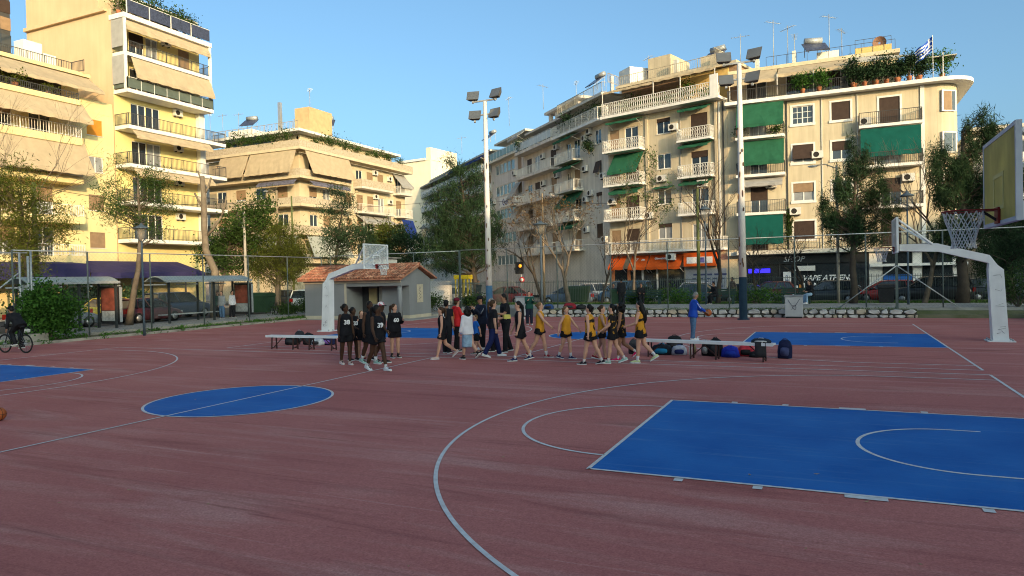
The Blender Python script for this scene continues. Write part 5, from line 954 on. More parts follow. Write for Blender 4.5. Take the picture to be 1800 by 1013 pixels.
def bin_(label, loc, w_, d_, h_, m, name='dumpster', wheels=True):
    t = thing(name, label, 'bin', loc, .15 if name == 'dumpster' else 0); b = MB(); b.loft([[Vector((x*w_/2*s, y*d_/2*s, z)) for x, y in ((-1, -1), (1, -1), (1, 1), (-1, 1))] for z, s in ((.15, .86), (h_*.8, 1), (h_*.82, 1.05), (h_*.86, 1.05))], m, smooth=False); b.build('body', t)
    b = MB(); b.loft([[Vector((-w_/2*1.03, d_/2*1.03*math.cos(a), h_*.865+h_*.14*math.sin(a))) for a in np.linspace(0, PI, 8)], [Vector((w_/2*1.03, d_/2*1.03*math.cos(a), h_*.865+h_*.14*math.sin(a))) for a in np.linspace(0, PI, 8)]], m, smooth=False); b.build('lid', t)
    if wheels:
        for x in (-.4, .4): b = MB(); b.tube([(x*w_-.03, -d_*.3, .08), (x*w_+.03, -d_*.3, .08)], .08, M_rub, 10); b.build('wheel', t)
    return t
M_dump = mat('dumpster_green', (.028, .06, .032), .6, .15, 2, streak=.2)
bin_('big dark green dumpster between the concrete pole and the hut', (*on(458, 548, y=27.2).xy, .12), 1.75, 1.1, 1.55, M_dump); bin_('dark green dumpster parked on the street behind the park trees', (*on(1018, 525, y=39.0).xy, .3), 1.5, 1.0, 1.3, M_dump); bin_('dark green litter bin on the park path behind the yellow team', (*on(1083, 530, y=31.5).xy, .45), .6, .6, 1.05, M_dump, 'litter_bin', False); bin_('dark litter bin standing behind the braced fence post', (*on(1558, 545, y=31).xy, .45), .75, .7, 1.1, M_black, 'litter_bin', False)
def park_bench(label, loc, rz=0):
    t = thing('park_bench', label, 'bench', loc, rz); m = mat('park_bench_green', (.025, .05, .042), .6, .15, 3); b = MB(); [b.box(-.85, .85, -.25+.13*i, -.15+.13*i, .42, .46, m) for i in range(4)]; b.build('seat', t); b = MB(); [b.box(-.85, .85, .28, .31, .55+.13*i, .65+.13*i, m) for i in range(3)]; b.build('backrest', t)
    for x in (-.7, .7): b = MB(); b.box(x-.05, x+.05, -.22, .27, 0, .415, m); b.box(x-.04, x+.04, .312, .34, .3, .9, m); b.build('leg', t)
    return t
for i, px in enumerate((1110, 1140, 1268, 1400)): park_bench(('dark park bench on the path behind the yellow team, left of two', 'dark park bench beside the orange shop awning, under the man in black', 'dark park bench left of the navy footed floodlight pole', 'dark park bench under the seated person in jeans')[i], (*on(px, 530, y=33.1).xy, .45))
t = thing('traffic_light', 'black traffic light showing amber at the corner crossing', 'traffic light', (*on(917, 520, y=38.2).xy, .3)); b = MB(); b.tube([(0, 0, 0), (0, 0, 3.1)], .05, M_galv, 8); b.build('pole', t); b = MB(); b.box(-.42, .16, -.15, .12, 2.3, 3.2, M_black); o = b.build('housing', t); b = MB(); b.tube([(0, -.152, 2.9), (0, -.17, 2.9)], .13, mat('amber_lamp', (1, .35, .03), .4, .02, emit=.5), 12); b.build('lamp', o); b = MB(); b.tube([(.08, -.07, 1.85), (.08, -.09, 1.85)], .22, mat('sign_red', (.5, .03, .03), .5), 16); b.tube([(.08, -.095, 1.85), (.08, -.1, 1.85)], .13, M_white, 16); b.build('round_sign', t)
t = thing('climbing_frame', 'yellow tubular frame behind the hut gable', 'frame', (*on(812, 525, y=34.5).xy, .4)); My = mat('yellow_paint', (.55, .38, .02), .5, .1); [MB.build((lambda b: (b.tube([(x, y, 0), (x, y, 1.9)], .06, My, 8), b)[1])(MB()), 'post', t) for x in (-.5, -.15, .2, .5) for y in (0, .5)]; b = MB(); b.box(-.6, .6, -.1, .6, 1.9, 2.2, My); b.build('top_panel', t)
t = thing('white_gate', 'white sheet panel behind the bar fence next to the hut', 'gate', (*on(772, 525, y=39).xy, .2)); b = MB(); b.box(-1.2, 1.2, 0, .05, 0, 2.0, W_white); b.build('panel', t); b = MB(); b.box(-1.3, -1.2, -.03, .08, 0, 2.1, M_galv); b.build('post', t)
# bus shelters
def shelter(label, c, L, adc, name='bus_shelter'):
    t = thing(name, label, 'bus shelter', (*c, .19)); Mr = mat('shelter_roof_grey', (.26, .30, .31), .5, .1, 2); b = MB(); n = 8
    b.loft([[Vector((-1.5+1.7*i/n+.1, y, 2.25+.42*math.sin(PI*(.12+.8*i/n)))) for i in range(n+1)]+[Vector((-1.5+1.7*i/n+.1, y, 2.19+.42*math.sin(PI*(.12+.8*i/n)))) for i in range(n, -1, -1)] for y in (0, L)], Mr, smooth=False); o = b.build('roof', t)
    b = MB(); [b.box(-1.4, .3, y-.03, y+.03, 2.15, 2.22, M_galv) for y in (0, L/3, 2*L/3, L)]; b.box(.28, .34, 0, L, 2.3, 2.42, M_galv); b.build('roof_frame', o)
    for y in (.35, L*.55, L-.1):
        for x in (-1.25, .1): b = MB(); b.box(x-.05, x+.05, y-.05, y+.05, 0, 2.3, mat('shelter_post_dark', (.03, .034, .036), .5)); b.build('post', t)
    b = MB(); b.box(-1.29, -1.27, .4, L-.2, .3, 2.0, mat('shelter_glass', (.35, .38, .38), .1, .1, alpha=.07)); b.build('glass_wall', t); b = MB(); b.box(-1.15, -.8, .6, L-1.6, .42, .48, M_galv); b.build('seat', t)
    b = MB(); b.box(-1.2, .22, L-.02, L+.16, .2, 2.15, M_black); o = b.build('ad_panel', t); b = MB(); b.box(-1.1, .12, L-.05, L-.022, .9, 2.05, mat('poster_red_brown', adc, .3, .35, 3)); b.box(-1.1, .12, L-.05, L-.022, .35, .88, mat('poster_grey', (.3, .32, .33), .3, .3, 4)); b.box(.222, .25, L+.0, L+.14, .3, 2.1, M_galv); b.build('poster', o)
    return t
shelter('bus shelter with a red brown poster beside the green bush', (-22.8, 9.3), 4.5, (.22, .06, .04)); shelter('bus shelter with a curved grey roof by the pollarded trunk', (-22.9, 16.6), 6.3, (.10, .08, .07))
# bicycles
def bicycle(label, loc, rz, lean=0):
    t = thing('bicycle', label, 'bicycle', loc, rz); t.rotation_euler = (lean, 0, rz); m = mat('bike_frame_black', (.02, .025, .035), .4, .1); P = dict(rear=(-.5, 0, .34), bb=(-.06, 0, .29), seat=(-.22, 0, .82), head=(.36, 0, .80), head2=(.40, 0, .66), front=(.56, 0, .34))
    for x in (-.5, .56):
        b = MB(); b.tube([(x+.325*math.cos(2*PI*k/32), 0, .34+.325*math.sin(2*PI*k/32)) for k in range(33)], .022, M_rub, 7, caps=False); o = b.build('wheel', t); b = MB(); b.tube([(x+.296*math.cos(2*PI*k/32), 0, .34+.296*math.sin(2*PI*k/32)) for k in range(33)], .01, M_black, 5, caps=False); b.tube([(x, -.05, .34), (x, .05, .34)], .03, M_galv, 8); [b.bar((x, .02*(-1)**k, .34), (x+.296*math.cos(PI*k/8+.1), 0, .34+.296*math.sin(PI*k/8+.1)), .004, .004, M_galv) for k in range(16)]; b.build('rim', o)
    b = MB(); [b.tube([P[a], P[c]], r, m, 7) for a, c, r in (('bb', 'seat', .018), ('bb', 'head2', .022), ('seat', 'head', .018), ('bb', 'rear', .013), ('seat', 'rear', .012), ('head', 'front', .018))]; b.build('frame', t)
    b = MB(); b.tube([P['seat'], (-.25, 0, .93)], .014, M_black, 6); b.loft([[Vector((x, w*math.cos(a), .95+.03*math.sin(a))) for a in np.linspace(0, 2*PI, 9)[:-1]] for x, w in ((-.4, .08), (-.25, .07), (-.1, .025))], M_black); b.build('saddle', t)
    b = MB(); b.tube([P['head'], (.33, 0, .95)], .015, M_black, 6); b.tube([(.26, -.31, .99), (.34, -.12, .96), (.34, .12, .96), (.26, .31, .99)], .014, M_black, 6); b.build('handlebar', t); b = MB(); b.tube([(-.06, -.08, .29), (.1, -.08, .2)], .012, M_galv, 5); b.tube([(-.06, .08, .29), (-.2, .08, .38)], .012, M_galv, 5); b.tube([(-.06+.09*math.cos(k*PI/8), -.055, .29+.09*math.sin(k*PI/8)) for k in range(17)], .006, M_galv, 4); b.build('crank', t); return t
BK = on(36, 622, z=0); BK.z = 0
bicycle('black bicycle ridden across the court at the left edge', (BK.x-.52*math.cos(-.35)*-1-1.0, BK.y+.15, 0), PI+.1); bicycle('dark bicycle leaning beside the green dumpster', (*on(480, 553, y=25.6).xy, .05), 2.6, .2)

# ------------------------------------------------------------------ cars
def car(label, loc, rz, col, L=4.2, H=1.46, kind='hatch', name='parked_car', taxi=False):
    t = thing(name, label, 'car', loc, rz); m = mat('car_paint_%02d%02d%02d' % tuple(int(99*x) for x in col), col, .28, .05, 1, spec=.6); zb = H*.62; b = MB(); h = L/2; suv = kind in ('suv', 'van'); g = .24 if suv else .17
    hood = zb-.02 if suv else zb-.08
    st = [(-h, .62, .42, zb-.24), (-h+.06, .76, .3, zb-.06), (-h+.3, .83, g, zb+.0), (-h*.45, .86, g, zb+.02), (0, .865, g, zb), (h*.38, .86, g, zb-.02), (h*.55, .85, g, hood), (h-.35, .8, g, hood-.12), (h-.08, .7, .3, hood-.24), (h, .58, .4, hood-.32)]
    rings = [[Vector((x, w*cw, zl+(zt-zl)*q)) for q, cw in ((0, -.9), (.18, -1), (.6, -1), (.9, -.93), (1, -.78), (1, 0), (1, .78), (.9, .93), (.6, 1), (.18, 1), (0, .9))] for x, w, zl, zt in st]
    b.loft(rings, m); body = b.build('body', t)
    a0, a1, c0, c1 = {'hatch': (-h+.12, -h+.5, h*.52, h*.1), 'sedan': (-h+.55, -h+1.15, h*.5, h*.08), 'suv': (-h+.08, -h+.32, h*.5, h*.14), 'van': (-h+.06, -h+.22, h*.66, h*.34)}[kind]; w0, w1 = .79, .6 if not suv else .66; zr = H-.05
    B_ = [(a0, -w0, zb), (c0, -w0, zb), (c0, w0, zb), (a0, w0, zb)]; T_ = [(a1, -w1, zr), (c1, -w1, zr), (c1, w1, zr), (a1, w1, zr)]
    b = MB(); b.add(B_+T_, [(0, 1, 5, 4), (1, 2, 6, 5), (2, 3, 7, 6), (3, 0, 4, 7)], mat('car_glass', (.02, .026, .03), .05, .2, spec=.9)); b.build('windows', t)
    b = MB(); [b.bar(Vector(p), Vector(q), .07, .05, m) for p, q in zip(B_, T_)]; [b.bar(Vector(B_[i]).lerp(Vector(B_[j]), f_), Vector(T_[i]).lerp(Vector(T_[j]), f_), .07, .04, m) for i, j in ((0, 1), (3, 2)) for f_ in ((.5, .22) if kind != 'sedan' else (.5,))]; b.build('pillars', t)
    b = MB(); b.loft([[Vector((x, y, z+dz)) for y, z in ((-w1-.03, zr-.015), (-w1*.8, zr+.03), (0, zr+.05), (w1*.8, zr+.03), (w1+.03, zr-.015), (w1, zr-.03), (-w1, zr-.03))] for x, dz in ((a1-.08, -.02), (a1+.3, .01), (c1-.3, .01), (c1+.06, -.02))], m); b.build('roof', t)
    for x in (-h+.78, h-.82):
        for s in (-1, 1):
            b = MB(); b.tube([(x, s*.6, .31), (x, s*.845, .31), (x, s*.872, .31)], [.31, .31, .27], M_rub, 18); wv = b.build('wheel', t); b = MB(); b.tube([(x, s*.8, .31), (x, s*.878, .31)], [.19, .18], mat('alloy_rim', (.35, .36, .37), .4, .1, metal=.5), 12); b.build('rim', wv)
    for s in (-1, 1):
        b = MB(); b.ell((h-.16, s*.56, hood-.26), (.13, .17, .07), mat('headlight_glass', (.55, .56, .56), .1, .05, spec=.8), 8, 6); b.build('headlight', t); b = MB(); b.box(-h-.015, -h+.12, s*.72-.12, s*.72+.12, zb-.32, zb-.06, mat('tail_light_red', (.35, .015, .012), .2)); b.build('tail_light', t); b = MB(); b.ell((c0-.35, s*.95, zb+.06), (.07, .11, .07), m, 8, 6); b.build('mirror', t)
    b = MB(); b.box(-h-.02, -h+.02, -.26, .26, zb-.42, zb-.3, M_white); b.build('number_plate', t); b = MB(); b.box(-h-.03, -h+.1, -.7, .7, .24, .42, M_black); b.build('bumper', t)
    return t
Dk = (.02, .028, .036)
for px, y, rz, c, L, H, k, lab in ((822, 41.5, .05, (.48, .50, .53), 4.3, 1.5, 'hatch', 'white car with bluish windows between the hut and the white floodlight pole'), (888, 41.2, PI, (.20, .03, .035), 4.2, 1.46, 'sedan', 'maroon car right of the white floodlight pole'), (1000, 40.2, PI, (.13, .18, .26), 4.4, 1.45, 'sedan', 'blue grey saloon behind the pale lamp post'), (1062, 44.8, 0, (.5, .5, .5), 4.3, 1.55, 'suv', 'white car on the far lane behind the blue grey saloon'), (1098, 40.0, PI, (.05, .12, .22), 3.9, 1.75, 'van', 'blue van parked in front of the orange awnings'), (1212, 39.9, PI, (.03, .08, .10), 4.6, 1.45, 'sedan', 'dark teal saloon behind the wild green bush'), (1240, 45, 0, (.45, .46, .48), 4.2, 1.5, 'hatch', 'pale car on the far lane before the shop shutters'), (1322, 40.3, 0, Dk, 4.3, 1.42, 'sedan', 'dark saloon half hidden by the navy footed pole'), (1352, 45, PI, (.16, .02, .02), 3.9, 1.45, 'hatch', 'dark red car in front of the vape shop'), (1452, 40.1, PI, Dk, 4.2, 1.5, 'hatch', 'black hatchback right of the seated person in jeans'), (1556, 41.8, PI, (.36, .025, .022), 4.0, 1.45, 'hatch', 'bright red hatchback behind the braced fence post'), (1632, 40.2, PI, (.014, .015, .017), 4.7, 1.66, 'suv', 'black estate car beneath the far right hoop arm'), (1760, 42, 0, Dk, 4.3, 1.5, 'hatch', 'dark car near the right edge behind the far hoop post')):
    car(lab, (*on(px, 515, y=y).xy, .16), rz, c, L, H, k)
for x, y, rz, c, L, H, k, lab, tx in ((-26.4, 12.9, PI/2, (.20, .22, .24), 4.2, 1.5, 'hatch', 'silver grey hatchback behind the red brown poster', 0), (-26.3, 18.3, PI/2, (.085, .018, .022), 4.0, 1.46, 'hatch', 'dark maroon hatchback between the leaning tree and the second shelter', 0), (-28.9, 22.6, PI/2, (.02, .04, .08), 4.5, 1.72, 'suv', 'dark blue tall car behind the second bus shelter', 0), (-30.6, 19.4, PI/2, (.55, .40, .02), 4.5, 1.5, 'sedan', 'yellow taxi on the road behind the dark maroon hatchback', 1), (-26.4, 32.6, 2.0, (.48, .50, .52), 4.4, 1.62, 'suv', 'white car beside the trunk of the round golden tree', 0), (-34.5, 40, 0, Dk, 4.2, 1.5, 'hatch', 'dark car farther up the road behind the dumpster', 0), (-29.4, 8.2, PI/2, (.55, .40, .02), 4.5, 1.5, 'sedan', 'yellow taxi behind the gate at the left edge', 1), (-26.6, 4.6, PI/2, (.5, .5, .5), 4.3, 1.5, 'hatch', 'white car behind the cyclist at the left edge', 0)):
    car(lab, (x, y, .16), rz, c, L, H, k)
for i, (px, y, lab) in enumerate(((1292, 43, 'dark motorcycle left of the navy footed floodlight pole'), (1500, 44, 'dark motorcycle behind the dark feathery pine'), (1248, 40, 'dark motorcycle behind the olive pole'))):
    t = thing('motorcycle', lab, 'motorcycle', (*on(px, 515, y=y).xy, .2), PI*.1*i); b = MB()
    for x in (-.6, .65): b = MB(); b.tube([(x, -.06, .3), (x, .06, .3)], .3, M_rub, 16); b.build('wheel', t)
    b = MB(); b.loft([[Vector((x, w*math.cos(a), z+hh*math.sin(a))) for a in np.linspace(0, 2*PI, 9)[:-1]] for x, w, z, hh in ((-.85, .08, .72, .05), (-.5, .16, .7, .14), (0, .14, .62, .2), (.25, .2, .75, .2), (.55, .1, .85, .12))], M_black); b.build('body', t); b = MB(); b.tube([(.65, 0, .3), (.45, 0, 1.0), (.3, 0, 1.05)], .04, M_galv, 6); b.tube([(.35, -.35, 1.08), (.45, 0, 1.0), (.35, .35, 1.08)], .02, M_black, 6); b.build('handlebar', t)

# ------------------------------------------------------------------ roof gear
def heater(label, loc, rz):
    t = thing('solar_water_heater', label, 'solar heater', loc, rz); b = MB(); b.tube([(-.7, .4, 1.35), (.7, .4, 1.35)], .27, M_galv, 14); b.build('tank', t); b = MB(); b.loft([[Vector((x, -.9, .15)), Vector((x, .4, 1.1)), Vector((x, .36, 1.17)), Vector((x, -.94, .22))] for x in (-.95, .95)], M_pv, smooth=False); b.build('collector', t); b = MB(); [b.bar((x, .4, 0), (x, .4, 1.1), .05, .05, M_galv) for x in (-.7, .7)]; [b.bar((x, -.9, 0), (x, .4, 1.05), .04, .04, M_galv) for x in (-.7, .7)]; b.build('stand', t)
def atz(px, py, y): p = on(px, py, y=y); return p
for px, py, y, rz, lab in ((1432, 92, 54, .3, 'solar water heater with a gleaming tank on the cream corner block roof'), (1258, 105, 57, -.4, 'solar water heater left of the navy footed floodlight heads'), (1160, 125, 58, -.3, 'solar water heater above the white railed terrace'), (1050, 150, 60, -.7, 'solar water heater at the left end of the white roof railing'), (440, 222, 56, .2, 'solar water heater on the roof of the ochre corner block'), (575, 222, 58, .5, 'solar water heater behind the ochre stair house'), (862, 245, 80, -.6, 'small solar water heater above the office block')):
    p = atz(px, py, y); p.z = max(19.4, p.z-.3); heater(lab, p, rz)
def antenna(label, px, py0, py1, y):
    p = on(px, py0, y=y); q = on(px, py1, y=y); h = q.z-p.z; t = thing('roof_antenna', label, 'antenna', p); b = MB(); b.tube([(0, 0, -.5), (0, 0, h)], .03, M_galv, 5); b.build('mast', t); b = MB(); a = (px % 7)*.4; d = Vector((math.cos(a), math.sin(a), 0)); e = Vector((-d.y, d.x, 0)); c = Vector((0, 0, h-.25)); b.bar(c-d*.8, c+d*.8, .03, .03, M_galv)
    for k in range(6): q = c+d*(-.75+.3*k); b.bar(q-e*(.3-.02*k), q+e*(.3-.02*k), .015, .015, M_galv)
    b.build('aerial', t)
for i, (px, a, c, y) in enumerate(((1458, 95, 25, 55), (1397, 100, 60, 54), (1385, 103, 45, 55), (1360, 108, 35, 55), (1302, 112, 60, 56), (1140, 130, 98, 58), (955, 185, 148, 66), (1013, 170, 142, 62), (895, 215, 170, 70), (545, 190, 155, 54), (370, 240, 198, 56), (392, 232, 200, 56), (420, 228, 198, 56), (812, 265, 240, 88), (1480, 95, 50, 56))):
    antenna(('tall roof antenna right of the solar heater on the cream corner block', 'short roof antenna on the cream corner block', 'thin roof antenna second right of the navy footed floodlight', 'tall roof antenna with a dish box near the navy footed floodlight', 'roof antenna behind the navy footed floodlight heads', 'roof antenna above the planted terrace canopy', 'roof antenna above the covered rooftop room', 'roof antenna right of the covered rooftop room', 'tall roof antenna beside the white floodlight pole', 'roof antenna on top of the ochre stair house', 'leftmost of three roof antennas beside the tall yellow block', 'middle one of three roof antennas beside the tall yellow block', 'rightmost of three roof antennas beside the tall yellow block', 'small roof antenna above the bright white block roof', 'bent roof antenna at the water tank of the cream block')[i], px, a, c, y)
p = on(1546, 82, y=53.5); t = thing('satellite_dish', 'brown satellite dish on the ochre roof of the cream corner block', 'satellite dish', p); b = MB(); b.tube([(0, .12, .3), (0, .05, .3), (0, -.1, .3)], [.08, .35, .5], mat('dish_brown', (.22, .12, .08), .6, .2), 16, caps=False); b.build('dish', t); b = MB(); b.tube([(0, .15, -.6), (0, .15, .3)], .04, M_galv, 6); b.build('stand', t)
p = on(1640, 128, y=49.8); t = thing('striped_flag', 'blue and white striped flag on a pole at the planted terrace corner', 'flag', p); b = MB(); h = on(1640, 62, y=49.8).z-p.z; b.tube([(0, 0, -.3), (0, 0, h)], .03, M_railw if False else W_railw, 6); b.build('pole', t); b = MB(); nb = mat('flag_blue', (.03, .09, .42), .7, .05); nw = mat('flag_white', (.7, .7, .7), .7, .05); H_ = 1.05; Lf = 1.5
def fp(u, v): return Vector((-u*.75, .12*math.sin(u*5), h-.08-v-u*.62+.06*math.sin(u*6)))
for i in range(9):
    for j in range(12):
        u0, u1, v0, v1 = Lf*j/12, Lf*(j+1)/12, H_*i/9, H_*(i+1)/9; w_ = i % 2
        if i < 5 and j < 5: w_ = 1 if (i == 2 or j == 2) else 0
        b.add([fp(u0, v0), fp(u1, v0), fp(u1, v1), fp(u0, v1)], [(0, 1, 2, 3)], nw if w_ else nb)
b.build('cloth', t)

for (p, q, lab) in (((-27.2, 26.9, 8.0), (-13.8, 37, 8.6), 'thin overhead cable from the concrete pole to the big conifer'), ((-30.5, 14.5, 8.2), (-27.2, 26.9, 8.1), 'thin overhead cable along the street on the left'), ((-13.8, 37, 8.4), (3.2, 37.4, 7.6), 'thin overhead cable above the leafless park trees')):
    p, q = Vector(p), Vector(q); b = MB(); b.tube([p.lerp(q, t/10)-p-Vector((0, 0, .5*4*(t/10)*(1-t/10))) for t in range(11)], .014, M_black, 4); o = b.build('overhead_cable'); o.location = p; tag(o, lab, 'cable')
# ------------------------------------------------------------------ people
SKD = mat('skin_deep_brown', (.062, .032, .021), .55, .12, 6); SKL = mat('skin_light', (.50, .28, .20), .55, .1, 6); SKM = mat('skin_tan', (.32, .165, .105), .55, .1, 6)
H_blk = mat('hair_black', (.010, .009, .009), .45, .3, 20); H_brn = mat('hair_brown', (.05, .028, .016), .5, .3, 20); H_fair = mat('hair_fair_brown', (.15, .085, .04), .5, .3, 20); H_gry = mat('hair_grey', (.20, .19, .18), .6, .3, 20)
C_blk = mat('jersey_black', (.010, .010, .013), .8, .25, 6, bump=.2); C_blk2 = mat('trousers_black', (.013, .013, .016), .85, .25, 6); C_gold = mat('jersey_gold', (.52, .235, .022), .7, .1, 8, bump=.15); C_splash = mat('jersey_gold_black_splash', (.52, .235, .022), .7, scale=5, c2=(.014, .012, .012), thr=.55); C_splash2 = mat('jersey_black_gold_splash', (.014, .012, .012), .7, scale=7, c2=(.48, .24, .022), thr=.56)
C_red = mat('hoodie_red', (.48, .02, .025), .8, .1, 6); C_wht = mat('sweater_white', (.58, .57, .62), .85, .08, 6); C_denim = mat('denim_light_blue', (.22, .32, .44), .85, .2, 12); C_navy = mat('cloth_navy', (.012, .018, .075), .85, .2, 6); C_dnavy = mat('jacket_dark_navy', (.014, .018, .034), .8, .2, 6); C_royal = mat('jacket_royal_blue', (.012, .06, .38), .6, .15, 6, bump=.3); C_green = mat('sweater_dark_green', (.012, .055, .045), .85, .15, 6); C_jean = mat('jeans_blue', (.07, .13, .23), .85, .25, 10); C_orange = mat('cloth_orange', (.55, .14, .03), .8, .1); C_blue = mat('shirt_blue', (.02, .12, .45), .8, .1); C_sock = mat('sock_white', (.55, .54, .56), .85, .06); C_camo = mat('coat_beige_brown', (.20, .15, .12), .85, scale=6, c2=(.10, .075, .065), thr=.5); C_grey = mat('cloth_grey', (.22, .23, .25), .85, .15)
S_w = mat('shoe_white', (.60, .61, .64), .6, .08); S_k = mat('shoe_black', (.016, .016, .02), .6, .1); S_n = mat('shoe_navy', (.014, .02, .075), .6, .1); S_p = mat('shoe_pale_pink', (.55, .40, .37), .6, .1); S_r = mat('shoe_dark_red', (.20, .015, .025), .6, .1); S_hot = mat('shoe_hot_pink', (.75, .03, .16), .6, .1); S_lime = mat('shoe_pale_lime', (.52, .58, .30), .6, .1); S_mint = mat('shoe_mint', (.3, .48, .42), .6, .1); S_sole = mat('shoe_sole_white', (.6, .6, .6), .7, .05); E_dark = mat('eye_dark', (.02, .015, .012), .3); E_lip = mat('lip', (.25, .09, .075), .5); M_num = mat('number_white', (.68, .68, .70), .6, .03)

def remesh(mb, name, vox, parent=None, sm=2, extra=None, loc=None, rz=None):
    o = mb.build('tmp'); md = o.modifiers.new('r', 'REMESH'); md.mode = 'VOXEL'; md.voxel_size = vox; md.use_smooth_shade = True
    if sm: m2 = o.modifiers.new('s', 'SMOOTH'); m2.iterations = sm; m2.factor = .5
    dg = bpy.context.evaluated_depsgraph_get(); me = bpy.data.meshes.new_from_object(o.evaluated_get(dg)); m = mb.mats[0]; old = o.data; bpy.data.objects.remove(o); bpy.data.meshes.remove(old)
    if extra:
        bm = bmesh.new(); bm.from_mesh(me); t = extra.build('tmp2'); bm.from_mesh(t.data); bm.to_mesh(me); bm.free(); d = t.data; bpy.data.objects.remove(t); bpy.data.meshes.remove(d); me.polygons.foreach_set('use_smooth', [True]*len(me.polygons))
    me.materials.clear(); me.materials.append(m); me.polygons.foreach_set('material_index', [0]*len(me.polygons)); me.name = name
    o = bpy.data.objects.new(name, me); COL.objects.link(o)
    if parent: o.parent = parent
    if loc is not None: o.location = loc
    if rz is not None: o.rotation_euler = (0, 0, rz)
    return o
def rings(spec, T, n=16, ex=.85):
    out = []
    for z, rx, ry in spec: out.append([T @ Vector((rx*math.copysign(abs(math.cos(a))**ex, math.cos(a)), ry*math.copysign(abs(math.sin(a))**ex, math.sin(a)), z)) for a in [2*PI*k/n for k in range(n)]])
    return out
def person(label, px, py, ptop, face, skin, hair, top, bot, shoes, legs=(8, 6, -8, 10), arms=((5, 10, 15), (-5, 10, 15)), lean=2, sock=None, num=None, turn=0, nod=0, H=None, z=0, hipz=None, at_=None, girl=True, group=None, cap=None, back_num=None, sw=None, name='person', shiny=None, bag=None):
    p = Vector(at_) if at_ is not None else on(px, py, z=z); H = H or ztop((p.x, p.y, z), px, ptop); s = H/1.70; rz = R(face)+_R_ang; sh = sw or (.158 if girl else .185); w = 1.1 if girl else 1.13
    la, lk, ra, rk = legs; J = {}; low = 9
    for sd, a, k in ((1, la, lk), (-1, ra, rk)):
        a, k = R(a), R(k); hip = Vector((0, .082*sd, 0)); kn = hip+.415*Vector((math.sin(a), .03*sd, -math.cos(a))); an = kn+.41*Vector((math.sin(a-k), 0, -math.cos(a-k)))
        fp = max(0, min(R(55), k-a-R(14))) if hipz is None else R(5); fd = Vector((math.cos(fp), 0, -math.sin(fp))); up = Vector((math.sin(fp), 0, math.cos(fp))); heel = an-up*.062-fd*.05; toe = heel+fd*.235; J[sd] = (hip, kn, an, fd, up, heel, toe); low = min(low, heel.z, toe.z)
    hz = (hipz/s if hipz else -low+.012); Z = Matrix.Translation((0, 0, hz)); TL = Matrix.Translation((0, 0, hz)) @ Matrix.Rotation(R(lean), 4, 'Y') @ Matrix.Translation((0, 0, -.90)); S_ = Matrix.Scale(s, 4)
    V = lambda v: S_ @ (Z @ Vector(v)); TT = S_ @ TL
    HM = TT @ Matrix.Translation((0, 0, 1.45)) @ Matrix.Rotation(R(turn), 4, 'Z') @ Matrix.Rotation(R(nod), 4, 'Y') @ Matrix.Translation((0, 0, -1.45))
    b = MB(); b.loft(rings([(.80, .08, .11), (.84, .10*w, .14*w), (.92, .104*w, .15*w), (1.05, .084*w, .122*w), (1.2, .098*w, sh-.015), (1.32, .09*w, sh-.008), (1.385, .06, sh-.04), (1.43, .05, .056)], TT), skin)
    b.tube([TT @ Vector((0, 0, 1.38)), HM @ Vector((.012, 0, 1.5))], [.056*s, .05*s], skin, 10)
    R3 = HM.to_3x3(); b.ell(HM @ Vector((-.006, 0, 1.585)), (.093, .074, .112), skin, 16, 12, R3); b.ell(HM @ Vector((.03, 0, 1.522)), (.056, .05, .058), skin, 12, 8, R3); b.ell(HM @ Vector((.088, 0, 1.565)), (.017, .012, .022), skin, 8, 6, R3)
    for sd in (1, -1): b.ell(HM @ Vector((-.008, .075*sd, 1.572)), (.016, .009, .027), skin, 8, 6, R3)
    fing = MB(); AJ = {}
    for sd, (f_, ab, e) in ((1, arms[0]), (-1, arms[1])):
        f_, ab, e = R(f_), R(ab), R(e); S0 = Vector((0, sd*(sh-.012), 1.365)); d1 = Vector((math.sin(f_), sd*math.sin(ab)*math.cos(f_), -math.cos(f_)*math.cos(ab))); E = S0+d1*.275; inn = .35 if e > R(60) else .05
        d2 = Vector((math.sin(f_+e), sd*(math.sin(ab)*.6-inn*math.sin(e)), -math.cos(f_+e))).normalized(); W = E+d2*.235; A = [TT @ q for q in (S0, E, W)]; dh = (A[2]-A[1]).normalized(); AJ[sd] = A
        b.ell(A[0], (.056*s, .056*s, .056*s), skin, 10, 8); b.tube([A[0], A[0].lerp(A[1], .4), A[1]], [.054*s, .05*s, .041*s], skin, 10); b.ell(A[1], (.038*s,)*3, skin, 8, 6); b.tube([A[1], A[1].lerp(A[2], .35), A[2]], [.041*s, .041*s, .027*s], skin, 10)
        x, y = perp(dh); nrm_ = Vector((0, -sd, 0)); wd = (TT.to_3x3() @ Vector((1, 0, 0))).normalized(); wd = (wd-dh*wd.dot(dh)); wd = wd.normalized() if wd.length > .2 else x
        pn = dh.cross(wd); pc = A[2]+dh*.045*s; Mp = Matrix((wd, pn, dh)).transposed(); b.ell(pc, (.036*s, .016*s, .052*s), skin, 10, 8, Mp)
        cu = pn*(1 if pn.dot(TT.to_3x3() @ Vector((0, -sd, 0))) > 0 else -1)
        for i, (o_, ln_) in enumerate(((.026, .06), (.009, .07), (-.009, .066), (-.026, .052))):
            q0 = pc+dh*.035*s+wd*o_*s; q1 = q0+dh*ln_*.5*s+cu*.006*s; q2 = q1+(dh*.8+cu*.55)*ln_*.55*s; fing.tube([q0, q1, q2], [.0095*s, .0085*s, .0065*s], skin, 5)
        q0 = pc+wd*.03*s-dh*.01*s; fing.tube([q0, q0+(wd*.6+dh*.7+cu*.2)*.035*s, q0+(wd*.5+dh*1.3+cu*.6)*.055*s], [.011*s, .0095*s, .0075*s], skin, 5)
